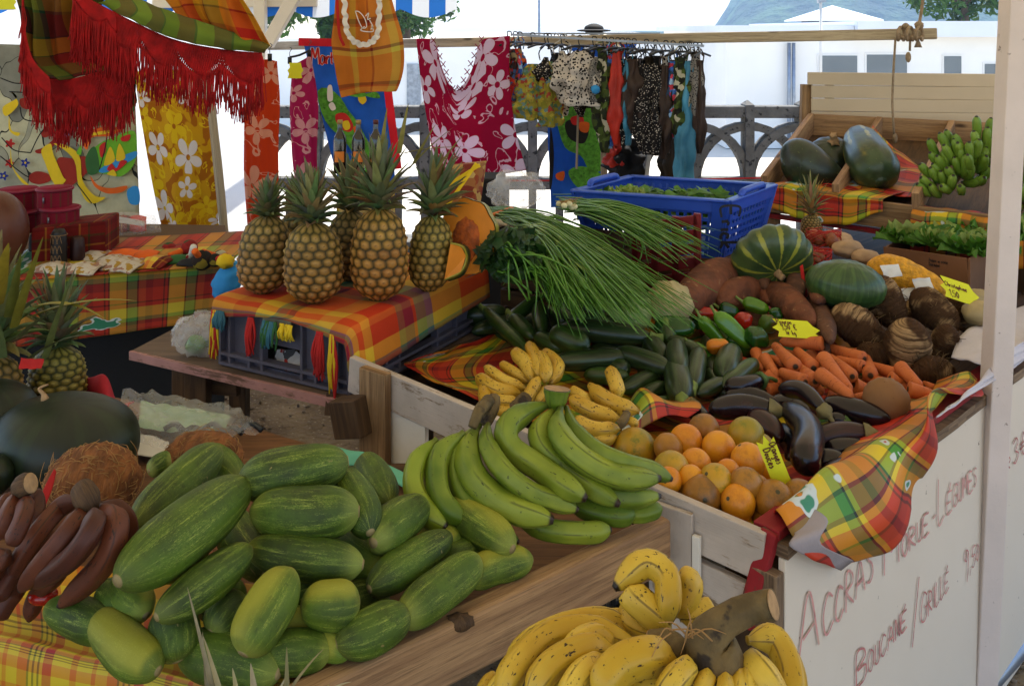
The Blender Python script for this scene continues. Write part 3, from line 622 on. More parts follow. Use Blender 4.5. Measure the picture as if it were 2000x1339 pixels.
def tree(loc,r,n,label,trunk_h,sz=.16,cat='tree'):
 t=thing('broadleaf_tree',(loc[0],loc[1],-1.2),label,cat,'trees beyond the stalls');g=Geo();c=Vector(loc)
 g.sweep([(c.x,c.y,-1.2),(c.x+.1,c.y,c.z-r*.3),(c.x,c.y,c.z+r*.3)],[.2,.12,.05],8,6,ends=False)
 subs=[]
 for k in range(16):
  d=Vector((random.gauss(0,1),random.gauss(0,1),random.gauss(0,.7))).normalized();q=c+d*r*random.uniform(.35,.85);q.z=max(q.z,c.z-r*.6)
  subs.append((q,r*random.uniform(.2,.42)));g.sweep([(c.x,c.y,c.z-r*.4),q.lerp(c,.4),q],[.07,.04,.015],5,5,ends=False)
 g.build('trunk',M['bark'],t);g=Geo()
 for k in range(n):
  q,rr=random.choice(subs);d=Vector((random.gauss(0,1),random.gauss(0,1),random.gauss(0,1))).normalized();p=q+d*rr*random.random()**.4
  nn=(d+Vector((random.gauss(0,.6),random.gauss(0,.6),random.gauss(0,.6)+.4))).normalized();a=nn.orthogonal().normalized();a=Matrix.Rotation(random.random()*6.3,3,nn)@a;b=nn.cross(a);s_=sz*random.uniform(.6,1.3)
  g.add([p-a*s_,p-b*s_*.45+nn*.03,p+a*s_,p+b*s_*.45+nn*.03],[(0,1,2,3)])
 g.build('crown',M['canopyleaf'],t,smooth=False)
tree(W(640,-40,27),2.3,5000,'dense leafy tree showing between the apron and the canopy brace',3)
tree(W(790,10,33),1.7,2200,'smaller leafy tree beside the canopy fringe above the magenta dress',3)
tree(W(1880,-40,34),2.6,5000,'bushy green tree growing over the white roof beside the tall post',3)
tree(W(500,-10,30),1.8,2200,'leafy tree glimpsed behind the white canopy posts',3)
# market canopy over the stalls
cn=thing('market_canopy',(0,2,0),'pale canvas market canopy with blue and white scalloped fringe over the stalls','canopy')
g=Geo();flat(g,[(-3.6,-1.6,2.55),(3.2,-1.6,2.55),(3.2,5.3,2.02),(-3.6,5.3,2.02)]);g.build('canvas',M['canvas_roof'],cn,smooth=False)
g=Geo();n=120;x0_,x1_=-3.6,-.32
for i in range(n):
 xa=x0_+(x1_-x0_)*i/n;xb=x0_+(x1_-x0_)*(i+1)/n
 zb=lambda x:1.775-.05*abs(math.sin(x*math.pi*3.1))
 g.add([(xa,5.28,2.02),(xb,5.28,2.02),(xb,5.26,zb(xb)),(xa,5.26,zb(xa))],[(0,1,2,3)],[[(xa,0),(xb,0),(xb,1),(xa,1)]])
g.build('scalloped_fringe',M['awning'],cn,smooth=False)
def pole(g,a,b,w):g.plank(a,b,w,w,(1,0,0)if abs((Vector(b)-Vector(a)).normalized().x)<.7 else(0,0,1))
g=Geo();D=5.2;pole(g,W(508,-60,D),W(512,560,D),.065);g.build('post',M['white_frame'],cn,smooth=False,bevel=.004)
g=Geo();D=5.12;pole(g,W(522,88,D),W(600,-50,D),.07);g.build('brace',M['white_frame'],cn,smooth=False,bevel=.004)
g=Geo();D=5.26;pole(g,W(300,8,D),W(620,5,D),.05);g.build('crossbar',M['white_frame'],cn,smooth=False,bevel=.004)
g=Geo();g.plank(W(1986,-80,2.22),W(1915,1370,2.17),.058,.050,(1,0,0));g.build('front_post',M['white_metal'],cn,smooth=False,bevel=.003)
# rail with the clothes
rl=thing('wooden_rail',W(1200,76,5),'long pale wooden rail roped up at its end, holding the hanging cloths','rail')
g=Geo();g.plank(W(520,90,5.9),W(1830,66,4.45),.05,.055);g.build('bar',M['pole'],rl,smooth=False,bevel=.006)
D=4.42
g=Geo();R_=.0075
g.sweep([W(1806,-30,D),W(1800,20,D),W(1795,48,D)],R_,6,8,ends=False)
for k in range(3):
 cx_=1752+k*18
 P=[W(cx_+10*math.cos(a)*.4+a*1.6,66+13*math.sin(a),D-.03+.05*math.cos(a))for a in np.linspace(0,9,22)]
 g.sweep(P,R_,6,40,ends=False)
g.blob(W(1795,50,D-.03),.02,fn=lambda d:1+.25*nz(d,3));g.blob(W(1769,52,D-.03),.016,fn=lambda d:1+.25*nz(d,3))
g.sweep([W(1749,75,D),W(1745,140,D),W(1743,200,D),W(1746,262,D)],.0055,6,14,ends=False)
g.blob(W(1748,270,D),(.012,.012,.026));g.sweep([W(1778,70,D-.03),W(1777,100,D-.03)],.0055,6,5,ends=False);g.blob(W(1774,112,D-.03),(.013,.013,.026))
for k in range(9):g.sweep([W(1793,75,D-.03),W(1786+k*1.8,93,D-.03+.005*random.random())],.0022,4,4,ends=False)
solo(g,'knotted_rope',simple('sisal_rope',hx('#8d7a62'),.9,.25,60,.6,200),'frayed sisal rope knotted round the rail end with a dangling loop','rope')
g=Geo();g.sweep([W(960,353,6.45),W(1250,352,6.45),W(1515,347,6.45)],.006,6,12,ends=False)
solo(g,'red_string',M['p_red'],'thin red string stretched along the balustrade','string')
# ---------------------------------------------------------------- stall furniture and cloths
random.seed(11)
O=Vector((.46,1.55,0));a_=Vector((.724,.69,0)).normalized();b_=Vector((-.69,.724,0)).normalized()
def S(s,t,z):return O+a_*s+b_*t+Vector((0,0,z))
def PP(px,py,off=0.0):
 d=W(px,py,1.0)-Vector((0,0,EYE));n=b_;o=O-b_*off
 k=(o-Vector((0,0,EYE))).dot(n)/d.dot(n);return Vector((0,0,EYE))+d*k
 # right-hand counter with the vegetables
ct=thing('vegetable_counter',S(.9,.6,0),'counter of worn boards under the vegetables, its cream front panel hand-lettered in red','counter')
g=Geo();g.plank(S(.0,.0,.375),S(3.2,0,.375),.014,.75);g.build('front_panel',M['panel'],ct,smooth=False,bevel=.002)
g=Geo();nE=60
for i in range(nE):
 s0,s1=3.2*i/nE,3.2*(i+1)/nE
 j=lambda s_:.006*nz((s_*9,0,0),1)
 g.hexa([S(s0,-.012+j(s0),.752),S(s1,-.012+j(s1),.752),S(s1,.05,.752),S(s0,.05,.752)],[S(s0,-.012+j(s0),.775),S(s1,-.012+j(s1),.775),S(s1,.05,.775),S(s0,.05,.775)])
g.build('frayed_edge',M['ply_edge'],ct,smooth=False)
g=Geo();g.plank(S(.0,.03,.785),S(3.2,.03,.785),.05,.018);g.build('red_rim',M['wood_red'],ct,smooth=False,bevel=.002)
g=Geo();g.hexa([S(0,.0,.695),S(3.2,.0,.695),S(3.2,1.25,.695),S(0,1.25,.695)],[S(0,.0,.712),S(3.2,.0,.712),S(3.2,1.25,.712),S(0,1.25,.712)]);g.build('bed',M['wood_dark'],ct,smooth=False)
g=Geo();g.plank(S(-.012,.02,.73),S(-.012,.02,.45),.05,.025,a_);g.build('corner_batten',M['ply_edge'],ct,smooth=False,bevel=.003)
g=Geo();g.plank(S(.0,.02,.79),S(-.035,.05,.63),.03,.02,a_);g.build('red_batten',M['wood_red'],ct,smooth=False,bevel=.003)
for(s_,t_)in((.1,.12),(.1,1.15),(2.9,.12),(2.9,1.15)):
 g=Geo();g.plank(S(s_,t_,0),S(s_,t_,.695),.07,.07,a_);g.build('leg',M['wood_dark'],ct,smooth=False)
 # white side crate boards
cr=thing('white_board_side',S(-.03,.6,.7),'worn white painted boards closing the end of the vegetable counter','board')
g=Geo();A=G(1494,1058,.772);B=G(686,700,.865);up=Vector((0,0,1))
g.plank(A+up*-.025,B+up*-.035,.018,.085);g.build('upper_board',M['wood_white'],cr,smooth=False,bevel=.002)
g=Geo();g.plank(A.lerp(B,.02)+up*-.118,A.lerp(B,.5)+up*-.118,.016,.07);g.build('lower_board',M['wood_white'],cr,smooth=False,bevel=.002)
f_=(B-A).normalized().cross(up).normalized();f_=f_ if f_.y<0 else-f_
g=Geo();p=A.lerp(B,.165)+f_*.018;g.plank(p+up*.0,p-up*.24,.085,.012,f_);g.build('upright_board',M['wood_white'],cr,smooth=False,bevel=.002)
g=Geo();p=A.lerp(B,.115)+f_*.02;g.plank(p-up*.03,p-up*.24,.014,.010,f_);g.build('white_batten',M['white_frame'],cr,smooth=False,bevel=.001)
g=Geo();p=A.lerp(B,.90)+f_*.022;g.plank(p+up*.012,p-up*.24,.085,.022,f_);g.build('end_post',M['wood'],cr,smooth=False,bevel=.003)
g=Geo();p=A.lerp(B,.86)+f_*.0;g.plank(p-up*.07,p-up*.2,.2,.012,f_);g.build('white_tile_panel',M['white_frame'],cr,smooth=False)
# cucumber table
tb=thing('produce_table',G(700,1200,0.7),'low wooden table with a thick brown plank edge under the cucumbers and plantains','table')
zt=.738
P4=[G(-500,1240,zt),G(400,1339,zt),G(600,1345,zt),G(1300,1040,zt),G(800,925,zt),G(505,838,zt),G(200,770,zt),G(-500,760,zt)]
g=Geo();n=len(P4);lo=[p-Vector((0,0,.02))for p in P4]
g.add(P4+lo,[tuple(range(n)),tuple(range(2*n-1,n-1,-1))]+[(i,n+i,n+(i+1)%n,(i+1)%n)for i in range(n)],[[(p.x,p.y)for p in P4],[(p.x,p.y)for p in lo[::-1]]]+[[(0,0),(0,.1),(.1,.1),(.1,0)]]*n)
g.build('top',M['board_tan'],tb,smooth=False)
g=Geo();A2=G(560,1352,.79);B2=G(1298,1006,.79);d2=(B2-A2).normalized();n2_=d2.cross(up)
g.plank(A2-d2*.1-up*.045,B2-up*.045,.035,.09);ob=g.build('front_plank',M['wood_front'],tb,smooth=False,bevel=.007)
g=Geo()
kp=A2.lerp(B2,.37)+n2_*.012-up*.006
g.blob(kp,(.022,.012,.012),rotto(up),14,8,lambda d:1+.3*nz(d,3));g.build('broken_knot',M['wood_dark'],tb)
g=Geo();g.plank(G(330,1300,.70)-up*.02,G(1100,1080,.70)-up*.02,.05,.05);g.build('apron_rail',M['wood_dark'],tb,smooth=False)
for p in(G(640,1300,.72),G(1270,1020,.72),G(200,800,.72),G(780,935,.72)):
 g=Geo();q=p+Vector((0,.06,0));g.plank((q.x,q.y,0),(q.x,q.y,.71),.06,.06,(1,0,0));g.build('leg',M['wood_dark'],tb,smooth=False)
 # yellow madras on the table front
g=Geo();e0,e1=G(-60,1238,.762),G(560,1375,.762);bk0,bk1=G(-60,1080,.762),G(560,1150,.762)
rows=[[bk0,bk0.lerp(bk1,.5),bk1],[e0+Vector((0,.03,.002)),e0.lerp(e1,.5)+Vector((0,.03,.002)),e1+Vector((0,.03,.002))],[e0,e0.lerp(e1,.5),e1],[e0-up*.05+Vector((0,-.012,0)),e0.lerp(e1,.5)-up*.05+Vector((0,-.012,0)),e1-up*.05+Vector((0,-.012,0))],[e0-up*.25,e0.lerp(e1,.5)-up*.25,e1-up*.25]]
g.patch(rows,40,40,lambda u,v,p:(0,0,.004*nz(p,14)))
solo(g,'yellow_tablecloth',M['mad_front'],'yellow and orange checked oilcloth hanging over the table front below the red bananas','tablecloth',solid=.0015)
# tray cloth on the vegetable counter (oilcloth over the bed and up the white boards)
def H(px,py,z):return G(px,py,z)
g=Geo()
rows=[[H(806,706,.80),H(1000,640,.75),H(1200,560,.74),H(1500,500,.74)],[H(800,722,.775),H(900,730,.742),H(1150,690,.735),H(1600,600,.735)],[H(985,800,.76),H(1060,790,.742),H(1250,760,.735),H(1700,700,.735)],[H(1190,885,.776),H(1240,850,.745),H(1400,830,.735),H(1800,760,.735)],[H(1340,968,.77),H(1380,930,.735),H(1500,900,.735),H(1850,830,.74)],[H(1470,1035,.765),H(1500,1000,.735),H(1600,950,.735),H(1840,850,.75)]]
g.patch(rows,50,60,lambda u,v,p:(0,0,.012*nz(p,9)*(1-v*.3)+.004*nz(p,25)))
solo(g,'counter_oilcloth',M['mad_tray'],'red and yellow checked oilcloth spread beneath the courgettes and oranges','tablecloth',solid=.0015)
# the rucked edge above the oranges
g=Geo()
rows=[[H(1185,880,.785),H(1230,850,.80),H(1300,812,.80),H(1345,815,.79)],[H(1150,850,.79),H(1230,808,.82),H(1290,780,.82),H(1370,800,.79)],[H(1130,820,.77),H(1210,790,.785),H(1270,765,.78),H(1350,785,.765)]]
g.patch(rows,30,16,lambda u,v,p:(0,0,.014*math.sin(u*14)*v))
solo(g,'rucked_oilcloth_edge',M['mad_tray'],'rucked fold of red checked oilcloth between the yellow bananas and the oranges','cloth',solid=.0015)
# overhang down the front panel
g=Geo()
rows=[[S(.06,.05,.785),S(.02,.02,.815),PP(1570,1080,.03),PP(1645,1108,.02)],[S(.22,.065,.775),S(.20,.015,.825),PP(1690,1040,.045),PP(1720,1080,.02)],[S(.34,.085,.765),S(.34,.02,.81),PP(1750,955,.04),PP(1790,985,.012)],[S(.52,.11,.765),S(.52,.02,.805),PP(1795,860,.03),PP(1818,880,.012)],[S(.74,.12,.765),S(.74,.02,.81),PP(1822,770,.02),PP(1838,775,.012)],[S(.86,.1,.76),S(.86,.03,.812),S(.86,.0,.812),S(.86,-.02,.80)],[S(.97,.12,.765),S(.97,.05,.80),S(.97,.03,.80),S(.97,.02,.79)]]
g.patch(rows,40,70,lambda u,v,p:tuple(-b_*(.012*math.sin(v*22+u*3)*u)+Vector((0,0,.006*nz(p,12)))))
solo(g,'overhanging_oilcloth',M['mad_tray'],'checked oilcloth corner with island motifs flopping over the cream front panel','tablecloth',solid=.002)
g=Geo()
rows=[[S(.05,.03,.806),S(.02,-.012,.80),PP(1545,1060,.03),PP(1640,1104,.024)],[S(.10,.03,.812),S(.10,-.03,.80),PP(1600,1050,.04),PP(1665,1085,.03)]]
g.patch([[p-Vector((0,.004,.006))for p in r]for r in rows],16,10)
solo(g,'turned_up_lining',M['grey_felt'],'grey felt backing turned up at the oilcloth corner above the red batten','cloth lining',solid=.002)
# white felt at the far end of the panel
g=Geo()
rows=[[H(1858,700,.80),H(1878,655,.81),H(1940,620,.81),H(2020,590,.81)],[S(.96,.03,.835),S(1.25,.03,.825),S(1.5,.03,.825),S(1.8,.03,.825)],[S(.93,-.022,.825),S(1.22,-.025,.81),S(1.5,-.02,.81),S(1.8,-.02,.81)],[PP(1828,815,.025),PP(1880,775,.03),PP(1950,705,.02),PP(2030,640,.02)]]
g.patch(rows,40,30,lambda u,v,p:(0,-.004*math.sin(u*30)*v,.006*nz(p,16)))
solo(g,'white_felt_cloth',M['white_cloth'],'white felt cloth draped over the panel edge beside the tall post','cloth',solid=.003)
# grey crate under the pineapples
C1=G(440,705,.765);C2=G(690,765,.765);e1_=(C2-C1).normalized();e2_=Vector((-e1_.y,e1_.x,0));Wc=(C2-C1).length;Lc=.56;Hc=.168
def K(u,v,z):return C1+e1_*(u*Wc)+e2_*(v*Lc)+Vector((0,0,z))
kr=thing('grey_plastic_crate',K(.5,.5,0),'grey ribbed plastic crate upside down beneath the pineapples','crate')
g=Geo();th=.006
def wallp(g,u0,v0,u1,v1,z0,z1,t=.008):g.plank(K(u0,v0,(z0+z1)/2),K(u1,v1,(z0+z1)/2),t,z1-z0)
for(p0,p1)in(((0,0),(1,0)),((1,0),(1,1)),((1,1),(0,1)),((0,1),(0,0))):
 for k in range(5):
  pass
wallp(g,0,0,.34,0,0,Hc);wallp(g,.66,0,1,0,0,Hc);wallp(g,.34,0,.66,0,.075,Hc);wallp(g,.34,0,.66,0,0,.012)
wallp(g,1,0,1,.3,0,Hc);wallp(g,1,.3,1,.62,.09,Hc);wallp(g,1,.62,1,1,0,Hc);wallp(g,0,0,0,1,0,Hc);wallp(g,0,1,1,1,0,Hc)
g.build('shell',M['grey_plastic'],kr,smooth=False)
g=Geo()
for u in(0.0,.08,.24,.345,.655,.76,.92,1.0):g.plank(K(u,-.018,0),K(u,-.018,Hc),.02,.008,tuple(e1_))
for z in(.004,.03,Hc-.006):g.plank(K(0,-.02,z),K(1,-.02,z),.024,.008)
for v in(.08,.2,.3,.62,.8,1):g.plank(K(1.02,v,0),K(1.02,v,Hc),.02,.008,tuple(e2_))
for z in(.004,.03,Hc-.006):g.plank(K(1.025,0,z),K(1.025,1,z),.024,.008)
g.build('ribs',M['grey_plastic'],kr,smooth=False)
g=Geo();g.hexa([K(-.01,-.01,Hc),K(1.01,-.01,Hc),K(1.01,1.01,Hc),K(-.01,1.01,Hc)],[K(-.01,-.01,Hc+.006),K(1.01,-.01,Hc+.006),K(1.01,1.01,Hc+.006),K(-.01,1.01,Hc+.006)]);g.build('bottom',M['grey_plastic'],kr,smooth=False)
g=Geo();g.plank(K(.36,-.036,.125),K(.58,-.036,.125),.003,.055);g.build('paper_label',simple('stained_paper',hx('#8d8468'),.85,.2,30),kr,smooth=False)
g=Geo();g.plank(K(1.045,.42,.11),K(1.045,.82,.11),.003,.05);lb_=g.build('blue_label',simple('pale_blue_label',hx('#8fb6bc'),.6),kr,smooth=False)
g=Geo();pk=[[K(.36,.02,.0),K(.5,.02,.0),K(.64,.02,.0)],[K(.36,.05,.05),K(.5,.04,.06),K(.64,.04,.03)]];g.patch(pk,10,8,lambda u,v,p:(0,.02*nz(p,30),0));solo(g,'crumpled_newspaper',blotch('newsprint',['#b5b0aa','#bdb8b2','#a83428','#4a4848','#c2beb8','#b8b4ae'],40),'crumpled newspaper showing through the crate handle','paper')
# cloth on the crate
zc=Hc+.009
g=Geo()
rows=[[K(-.03,1.1,zc),K(.3,1.1,zc),K(.7,1.1,zc),K(1.0,1.1,zc),K(1.05,1.1,zc-.02),K(1.07,1.1,zc-.10)],[K(-.03,.6,zc),K(.3,.6,zc),K(.7,.6,zc),K(1.0,.6,zc),K(1.06,.6,zc-.02),K(1.09,.6,zc-.105)],[K(-.03,.2,zc),K(.3,.2,zc),K(.7,.2,zc),K(1.0,.22,zc),K(1.06,.22,zc-.02),K(1.12,.2,zc-.115)],[K(-.03,.0,zc),K(.3,.0,zc),K(.7,.0,zc),K(1.0,.02,zc),K(1.08,.0,zc-.02),K(1.14,-.02,zc-.11)],[K(-.03,-.055,zc-.012),K(.3,-.055,zc-.012),K(.7,-.055,zc-.012),K(.97,-.06,zc-.012),K(1.06,-.05,zc-.03),K(1.10,-.06,zc-.10)],[K(-.03,-.06,zc-.05),K(.3,-.065,zc-.03),K(.6,-.06,zc-.022),K(.97,-.075,zc-.045),K(1.02,-.075,zc-.06),K(1.05,-.08,zc-.12)]]
g.patch(rows,60,40,lambda u,v,p:(0,0,.003*nz(p,18)))
cc=thing('madras_crate_cloth',K(.5,.5,zc),'orange red madras cloth with frayed tassels spread over the grey crate','cloth')
g.build('fabric',M['mad_crate'],cc,solid=.002)
M['t_blue']=simple('faded_blue_yarn',hx('#33606e'),.9)
def tassel(u,cols,L,w=.02,n=18):
 g=Geo()
 for k in range(n):
  p=K(u+random.uniform(-w,w),-.068,zc-.03);q=p-Vector((random.uniform(-.01,.01),.005+.006*random.random(),L*random.uniform(.75,1)))
  m=p.lerp(q,.5)+Vector((random.uniform(-.008,.008),-.008,0));g.sweep([p,m,q],[.0032,.0034,.0018],5,9,mi=k%len(cols),jit=.003,seed=k)
 g.build('tassel',cols,cc)
tassel(0.0,[M['p_red'],M['p_yellow']],.13,.015);tassel(.05,[M['t_blue']],.05,.03);tassel(.30,[M['p_red']],.10,.02);tassel(.45,[M['t_blue'],M['p_dgreen']],.07,.05,24);tassel(.58,[M['p_yellow']],.04,.05)
tassel(.83,[M['p_red']],.12,.022,26);tassel(.92,[M['p_yellow'],M['p_red']],.16,.015,18)
# low shelf board the crate stands on
sh=thing('low_shelf',G(470,730,0),'low plywood shelf with a pinkish painted edge on rough wooden supports','shelf')
g=Geo();z=.76;Q=[G(258,684,z),G(690,784,z),G(760,720,z),G(980,640,z),G(900,560,z),G(420,600,z)]
n=len(Q);lo=[p-Vector((0,0,.022))for p in Q]
g.add(Q+lo,[tuple(range(n)),tuple(range(2*n-1,n-1,-1))]+[(i,n+i,n+(i+1)%n,(i+1)%n)for i in range(n)],[[(p.x,p.y)for p in Q],[(p.x,p.y)for p in lo[::-1]]]+[[(0,0),(0,.02),(.4,.02),(.4,0)]]*n);g.build('board',M['ply'],sh,smooth=False)
g=Geo();dq=(Q[1]-Q[0]).normalized();nq=Vector((dq.y,-dq.x,0));g.plank(Q[0]+nq*.006-up*.011,Q[1]+nq*.006-up*.011,.010,.024);g.build('edge_strip',M['wood_pink'],sh,smooth=False,bevel=.001)
for(px,py,w)in((330,718,.09),(357,720,.10)):
 p=G(px,py,.75)+Vector((.02,.06,0));g=Geo();g.plank((p.x,p.y,0.0),(p.x,p.y,.755),.05,w*.6,(1,0,0));g.build('leg',M['wood_dark'],sh,smooth=False,bevel=.003)
g=Geo();g.plank(W(380,745,2.55),W(470,752,2.5),.04,.05);g.build('rail',M['wood_dark'],sh,smooth=False,bevel=.003)
g=Geo();p=W(468,770,2.52);g.plank(p-up*1.0,p+up*.06,.05,.045,(1,0,0));g.build('leg',M['wood_dark'],sh,smooth=False,bevel=.003)
g=Geo();g.plank(W(660,815,2.12),W(712,812,2.08),.05,.085);g.build('block',M['wood_dark'],sh,smooth=False,bevel=.003)
g=Geo();g.plank(W(655,790,2.2),W(800,760,2.9),.05,.05);g.build('cross_rail',M['wood_dark'],sh,smooth=False)
# blue basket
nc=W(1422,393,3.1);u1=Vector((-.51,.20,0));u2=Vector((.25,.33,0));hb=.205
bk=thing('blue_basket',nc+(u1+u2)/2-up*hb,'blue perforated plastic basket of greens with a name written down its corner','basket')
def B_(u,v,k):
 c=nc+(u1+u2)/2;return c+(u1*(u-.5)+u2*(v-.5))*(1-.16*k)-up*(hb*k)
side={'a':lambda t,k:B_(t,0,k),'b':lambda t,k:B_(0,t,k),'c':lambda t,k:B_(t,1,k),'d':lambda t,k:B_(1,t,k)}
for nm,fs in side.items():
 g=Geo();L=(fs(1,0)-fs(0,0)).length;nn=int(L/.028);wd_=(fs(1,0)-fs(0,0)).normalized()
 for i in range(nn+1):
  t=i/nn;solid_=t<.10 or t>.90
  g.plank(fs(t,0),fs(t,1),.005,.030 if solid_ else .010,tuple(wd_))
 for j in range(8):
  k=.08+.92*j/7;g.plank(fs(0,k),fs(1,k),.006,.012)
 g.build('lattice_side',M['blue_plastic'],bk,smooth=False)
g=Geo()
for fs in side.values():
 A_,B2_=fs(-.01,0),fs(1.01,0);g.plank(A_-up*.022,B2_-up*.022,.010,.045);g.plank(A_,B2_,.034,.010)
g.build('rim',M['blue_plastic'],bk,smooth=False,bevel=.004)
for fs in(side['b'],side['d']):
 g=Geo();g.sweep([fs(.26,0),fs(.28,-.07),fs(.34,-.09),fs(.66,-.09),fs(.72,-.07),fs(.74,0)],.012,8,20,ends=False);g.build('handle',M['blue_plastic'],bk)
g=Geo();g.hexa([B_(0,0,1),B_(0,1,1),B_(1,1,1),B_(1,0,1)],[B_(0,0,.97),B_(0,1,.97),B_(1,1,.97),B_(1,0,.97)]);g.build('bottom',M['blue_plastic'],bk,smooth=False)
g=Geo();cA=[B_(.10,0,.03),B_(0,0,.03),B_(0,.12,.03)];cB=[B_(.09,0,1),B_(0,0,1),B_(0,.10,1)];of=Vector((.0,-.012,0))
g.add([p+of for p in cA+cB],[(0,1,4,3),(1,2,5,4)]);g.build('corner_panel',M['blue_plastic'],bk,smooth=False,solid=.003)
# support under basket and scallions
g=Geo();p=nc+(u1+u2)/2;g.hexa([p+(-u1-u2)*.5+up*(.72-p.z),p+(-u1+u2)*.5+up*(.72-p.z),p+(u1+u2)*.5+up*(.72-p.z),p+(u1-u2)*.5+up*(.72-p.z)],[p+(-u1-u2)*.45-up*(hb+.003),p+(-u1+u2)*.45-up*(hb+.003),p+(u1+u2)*.45-up*(hb+.003),p+(u1-u2)*.45-up*(hb+.003)])
solo(g,'support_box',M['wood_dark'],'dark wooden box holding up the blue basket','box',smooth=False)
g=Geo();p=W(1130,540,3.05);dx=e2_*.22;dy=e1_*.17  # dark crate added to make the shadow beneath the scallions and hold them up
for z in(.73,.79,.85,.91):
 for(q,w_)in((-dy,dx),(dy,dx)):g.plank(Vector((p.x,p.y,z))+q-w_,Vector((p.x,p.y,z))+q+w_,.012,.05)
 for(q,w_)in((-dx,dy),(dx,dy)):g.plank(Vector((p.x,p.y,z))+q-w_,Vector((p.x,p.y,z))+q+w_,.012,.05)
g.hexa([Vector((p.x,p.y,.93))+a for a in(-dx-dy,-dx+dy,dx+dy,dx-dy)],[Vector((p.x,p.y,.94))+a for a in(-dx-dy,-dx+dy,dx+dy,dx-dy)])
solo(g,'shade_crate',M['wood_dark'],'dark slatted crate added as shade and support under the scallions and celery','crate',smooth=False)
rc=thing('red_plastic_crate',W(1315,500,2.95),'dark red slatted plastic crate under the ends of the scallions','crate')
m_red=simple('dark_red_plastic',hx('#6a1518'),.45);A_=W(1240,505,3.0);B2_=W(1362,490,2.9)
for j in range(5):
 g=Geo();o_=up*(.10-j*.045);g.plank(A_+o_,B2_+o_,.012,.03);g.build('slat',m_red,rc,smooth=False)
for t in(0,.33,.66,1):
 g=Geo();p=A_.lerp(B2_,t);g.plank(p-up*.2,p+up*.12,.012,.022,tuple((B2_-A_).normalized()));g.build('corner_post',m_red,rc,smooth=False)
 # tilted tray at the back with the big squashes
t0=Vector(G(1495,378,.95));t1=G(2030,448,.95);tb0=W(1585,258,4.75);tb1=W(2060,285,4.35)
tr=thing('tilted_display_tray',t0,'tilted wooden display tray divided into bays under the beige slatted board','display tray')
def TR(u,v,h=0):return(t0.lerp(t1,u)).lerp(tb0.lerp(tb1,u),v)+up*h
g=Geo();g.hexa([TR(0,0,-.03),TR(1,0,-.03),TR(1,1,-.03),TR(0,1,-.03)],[TR(0,0,-.01),TR(1,0,-.01),TR(1,1,-.01),TR(0,1,-.01)]);g.build('bed',M['wood_dark'],tr,smooth=False)
g=Geo();g.plank(TR(0,0,-.02)+Vector((-.03,0,0)),TR(1,0,-.02),.03,.10);g.build('front_board',M['wood'],tr,smooth=False,bevel=.003)
g=Geo();g.plank(TR(0,1,.03),TR(1,1,.03),.03,.13);g.build('back_board',M['wood_front'],tr,smooth=False,bevel=.003)
for u in(0,.30,.60,.98):
 g=Geo();g.plank(TR(u,-.02,.035),TR(u,1,.05),.028,.10);g.build('divider',M['wood_front'],tr,smooth=False,bevel=.003)
g=Geo();g.plank(TR(0,0,-.09),TR(1,0,-.09),.02,.02);g.build('red_strip',M['wood_red'],tr,smooth=False)
for(u,v)in((.02,.03),(.02,.97),(.97,.03),(.97,.97)):
 p=TR(u,v,-.03);g=Geo();g.plank((p.x,p.y,0),p,.06,.06,(1,0,0));g.build('leg',M['wood'],tr,smooth=False)
g=Geo();D=4.85;g.plank(W(1575,165,D),W(1570,420,D),.045,.055,(1,0,0));g.build('back_post',M['wood'],tr,smooth=False,bevel=.003)
bs=thing('slatted_board',W(1780,195,4.8),'beige painted board of four horizontal slats standing behind the squashes','board')
for k in range(4):
 ya=141+k*25.5;g=Geo();xa=1577 if k==0 else 1584
 A_=W(xa,ya+12.5,4.82);B2_=W(2080,ya+18,4.55);g.plank(A_,B2_,.022,24.6/F*4.8);g.build('slat',M['beige'],bs,smooth=False,bevel=.003)
g=Geo()
for px in(1620,1960):g.plank(W(px,150,4.86),W(px,420,4.86),.03,.04,(1,0,0))
g.build('batten',M['wood'],bs,smooth=False)
def cloth_strip(name,label,p0,p1,hgt,mat,seed,top=.06,fold=.02,bow=0):
 g=Geo();n=(p1-p0).normalized();out=Vector((n.y,-n.x,0));out=out if out.y<0 else-out
 rows=[[p0-out*top,p0.lerp(p1,.33)-out*top,p0.lerp(p1,.66)-out*top,p1-out*top],[p0+up*.006,p0.lerp(p1,.33)+up*.006,p0.lerp(p1,.66)+up*.006,p1+up*.006],[p0+out*.022-up*hgt*.3,p0.lerp(p1,.33)+out*.02-up*(hgt+bow)*.3,p0.lerp(p1,.66)+out*.02-up*(hgt+bow)*.3,p1+out*.02-up*hgt*.2],[p0+out*.022-up*hgt,p0.lerp(p1,.33)+out*.025-up*(hgt+bow),p0.lerp(p1,.66)+out*.025-up*(hgt+bow),p1+out*.022-up*hgt*.5 if bow else p1+out*.022-up*hgt]]
 g.patch(rows,50,20,lambda u,v,p:tuple(out*(fold*(.4+.6*nz((u*9,seed,0),1))*v)+up*(.012*nz((u*6,seed,v),1))))
 return solo(g,name,mat,label,'cloth',solid=.0015)
cloth_strip('madras_tray_cloth','red and yellow checked cloth hanging from the tray under the dark squashes',TR(.02,0,.04)+Vector((0,-.02,0)),TR(.48,0,.04)+Vector((0,-.02,0)),.085,M['mad_tray'],3,.25,bow=.03)
cloth_strip('madras_tray_cloth','red checked cloth flap hanging below the bunch of green bananas',TR(.575,0,.015)+Vector((0,-.03,0)),TR(.99,0,.015)+Vector((0,-.03,0)),.155,M['mad_tray'],9,.12,bow=0)
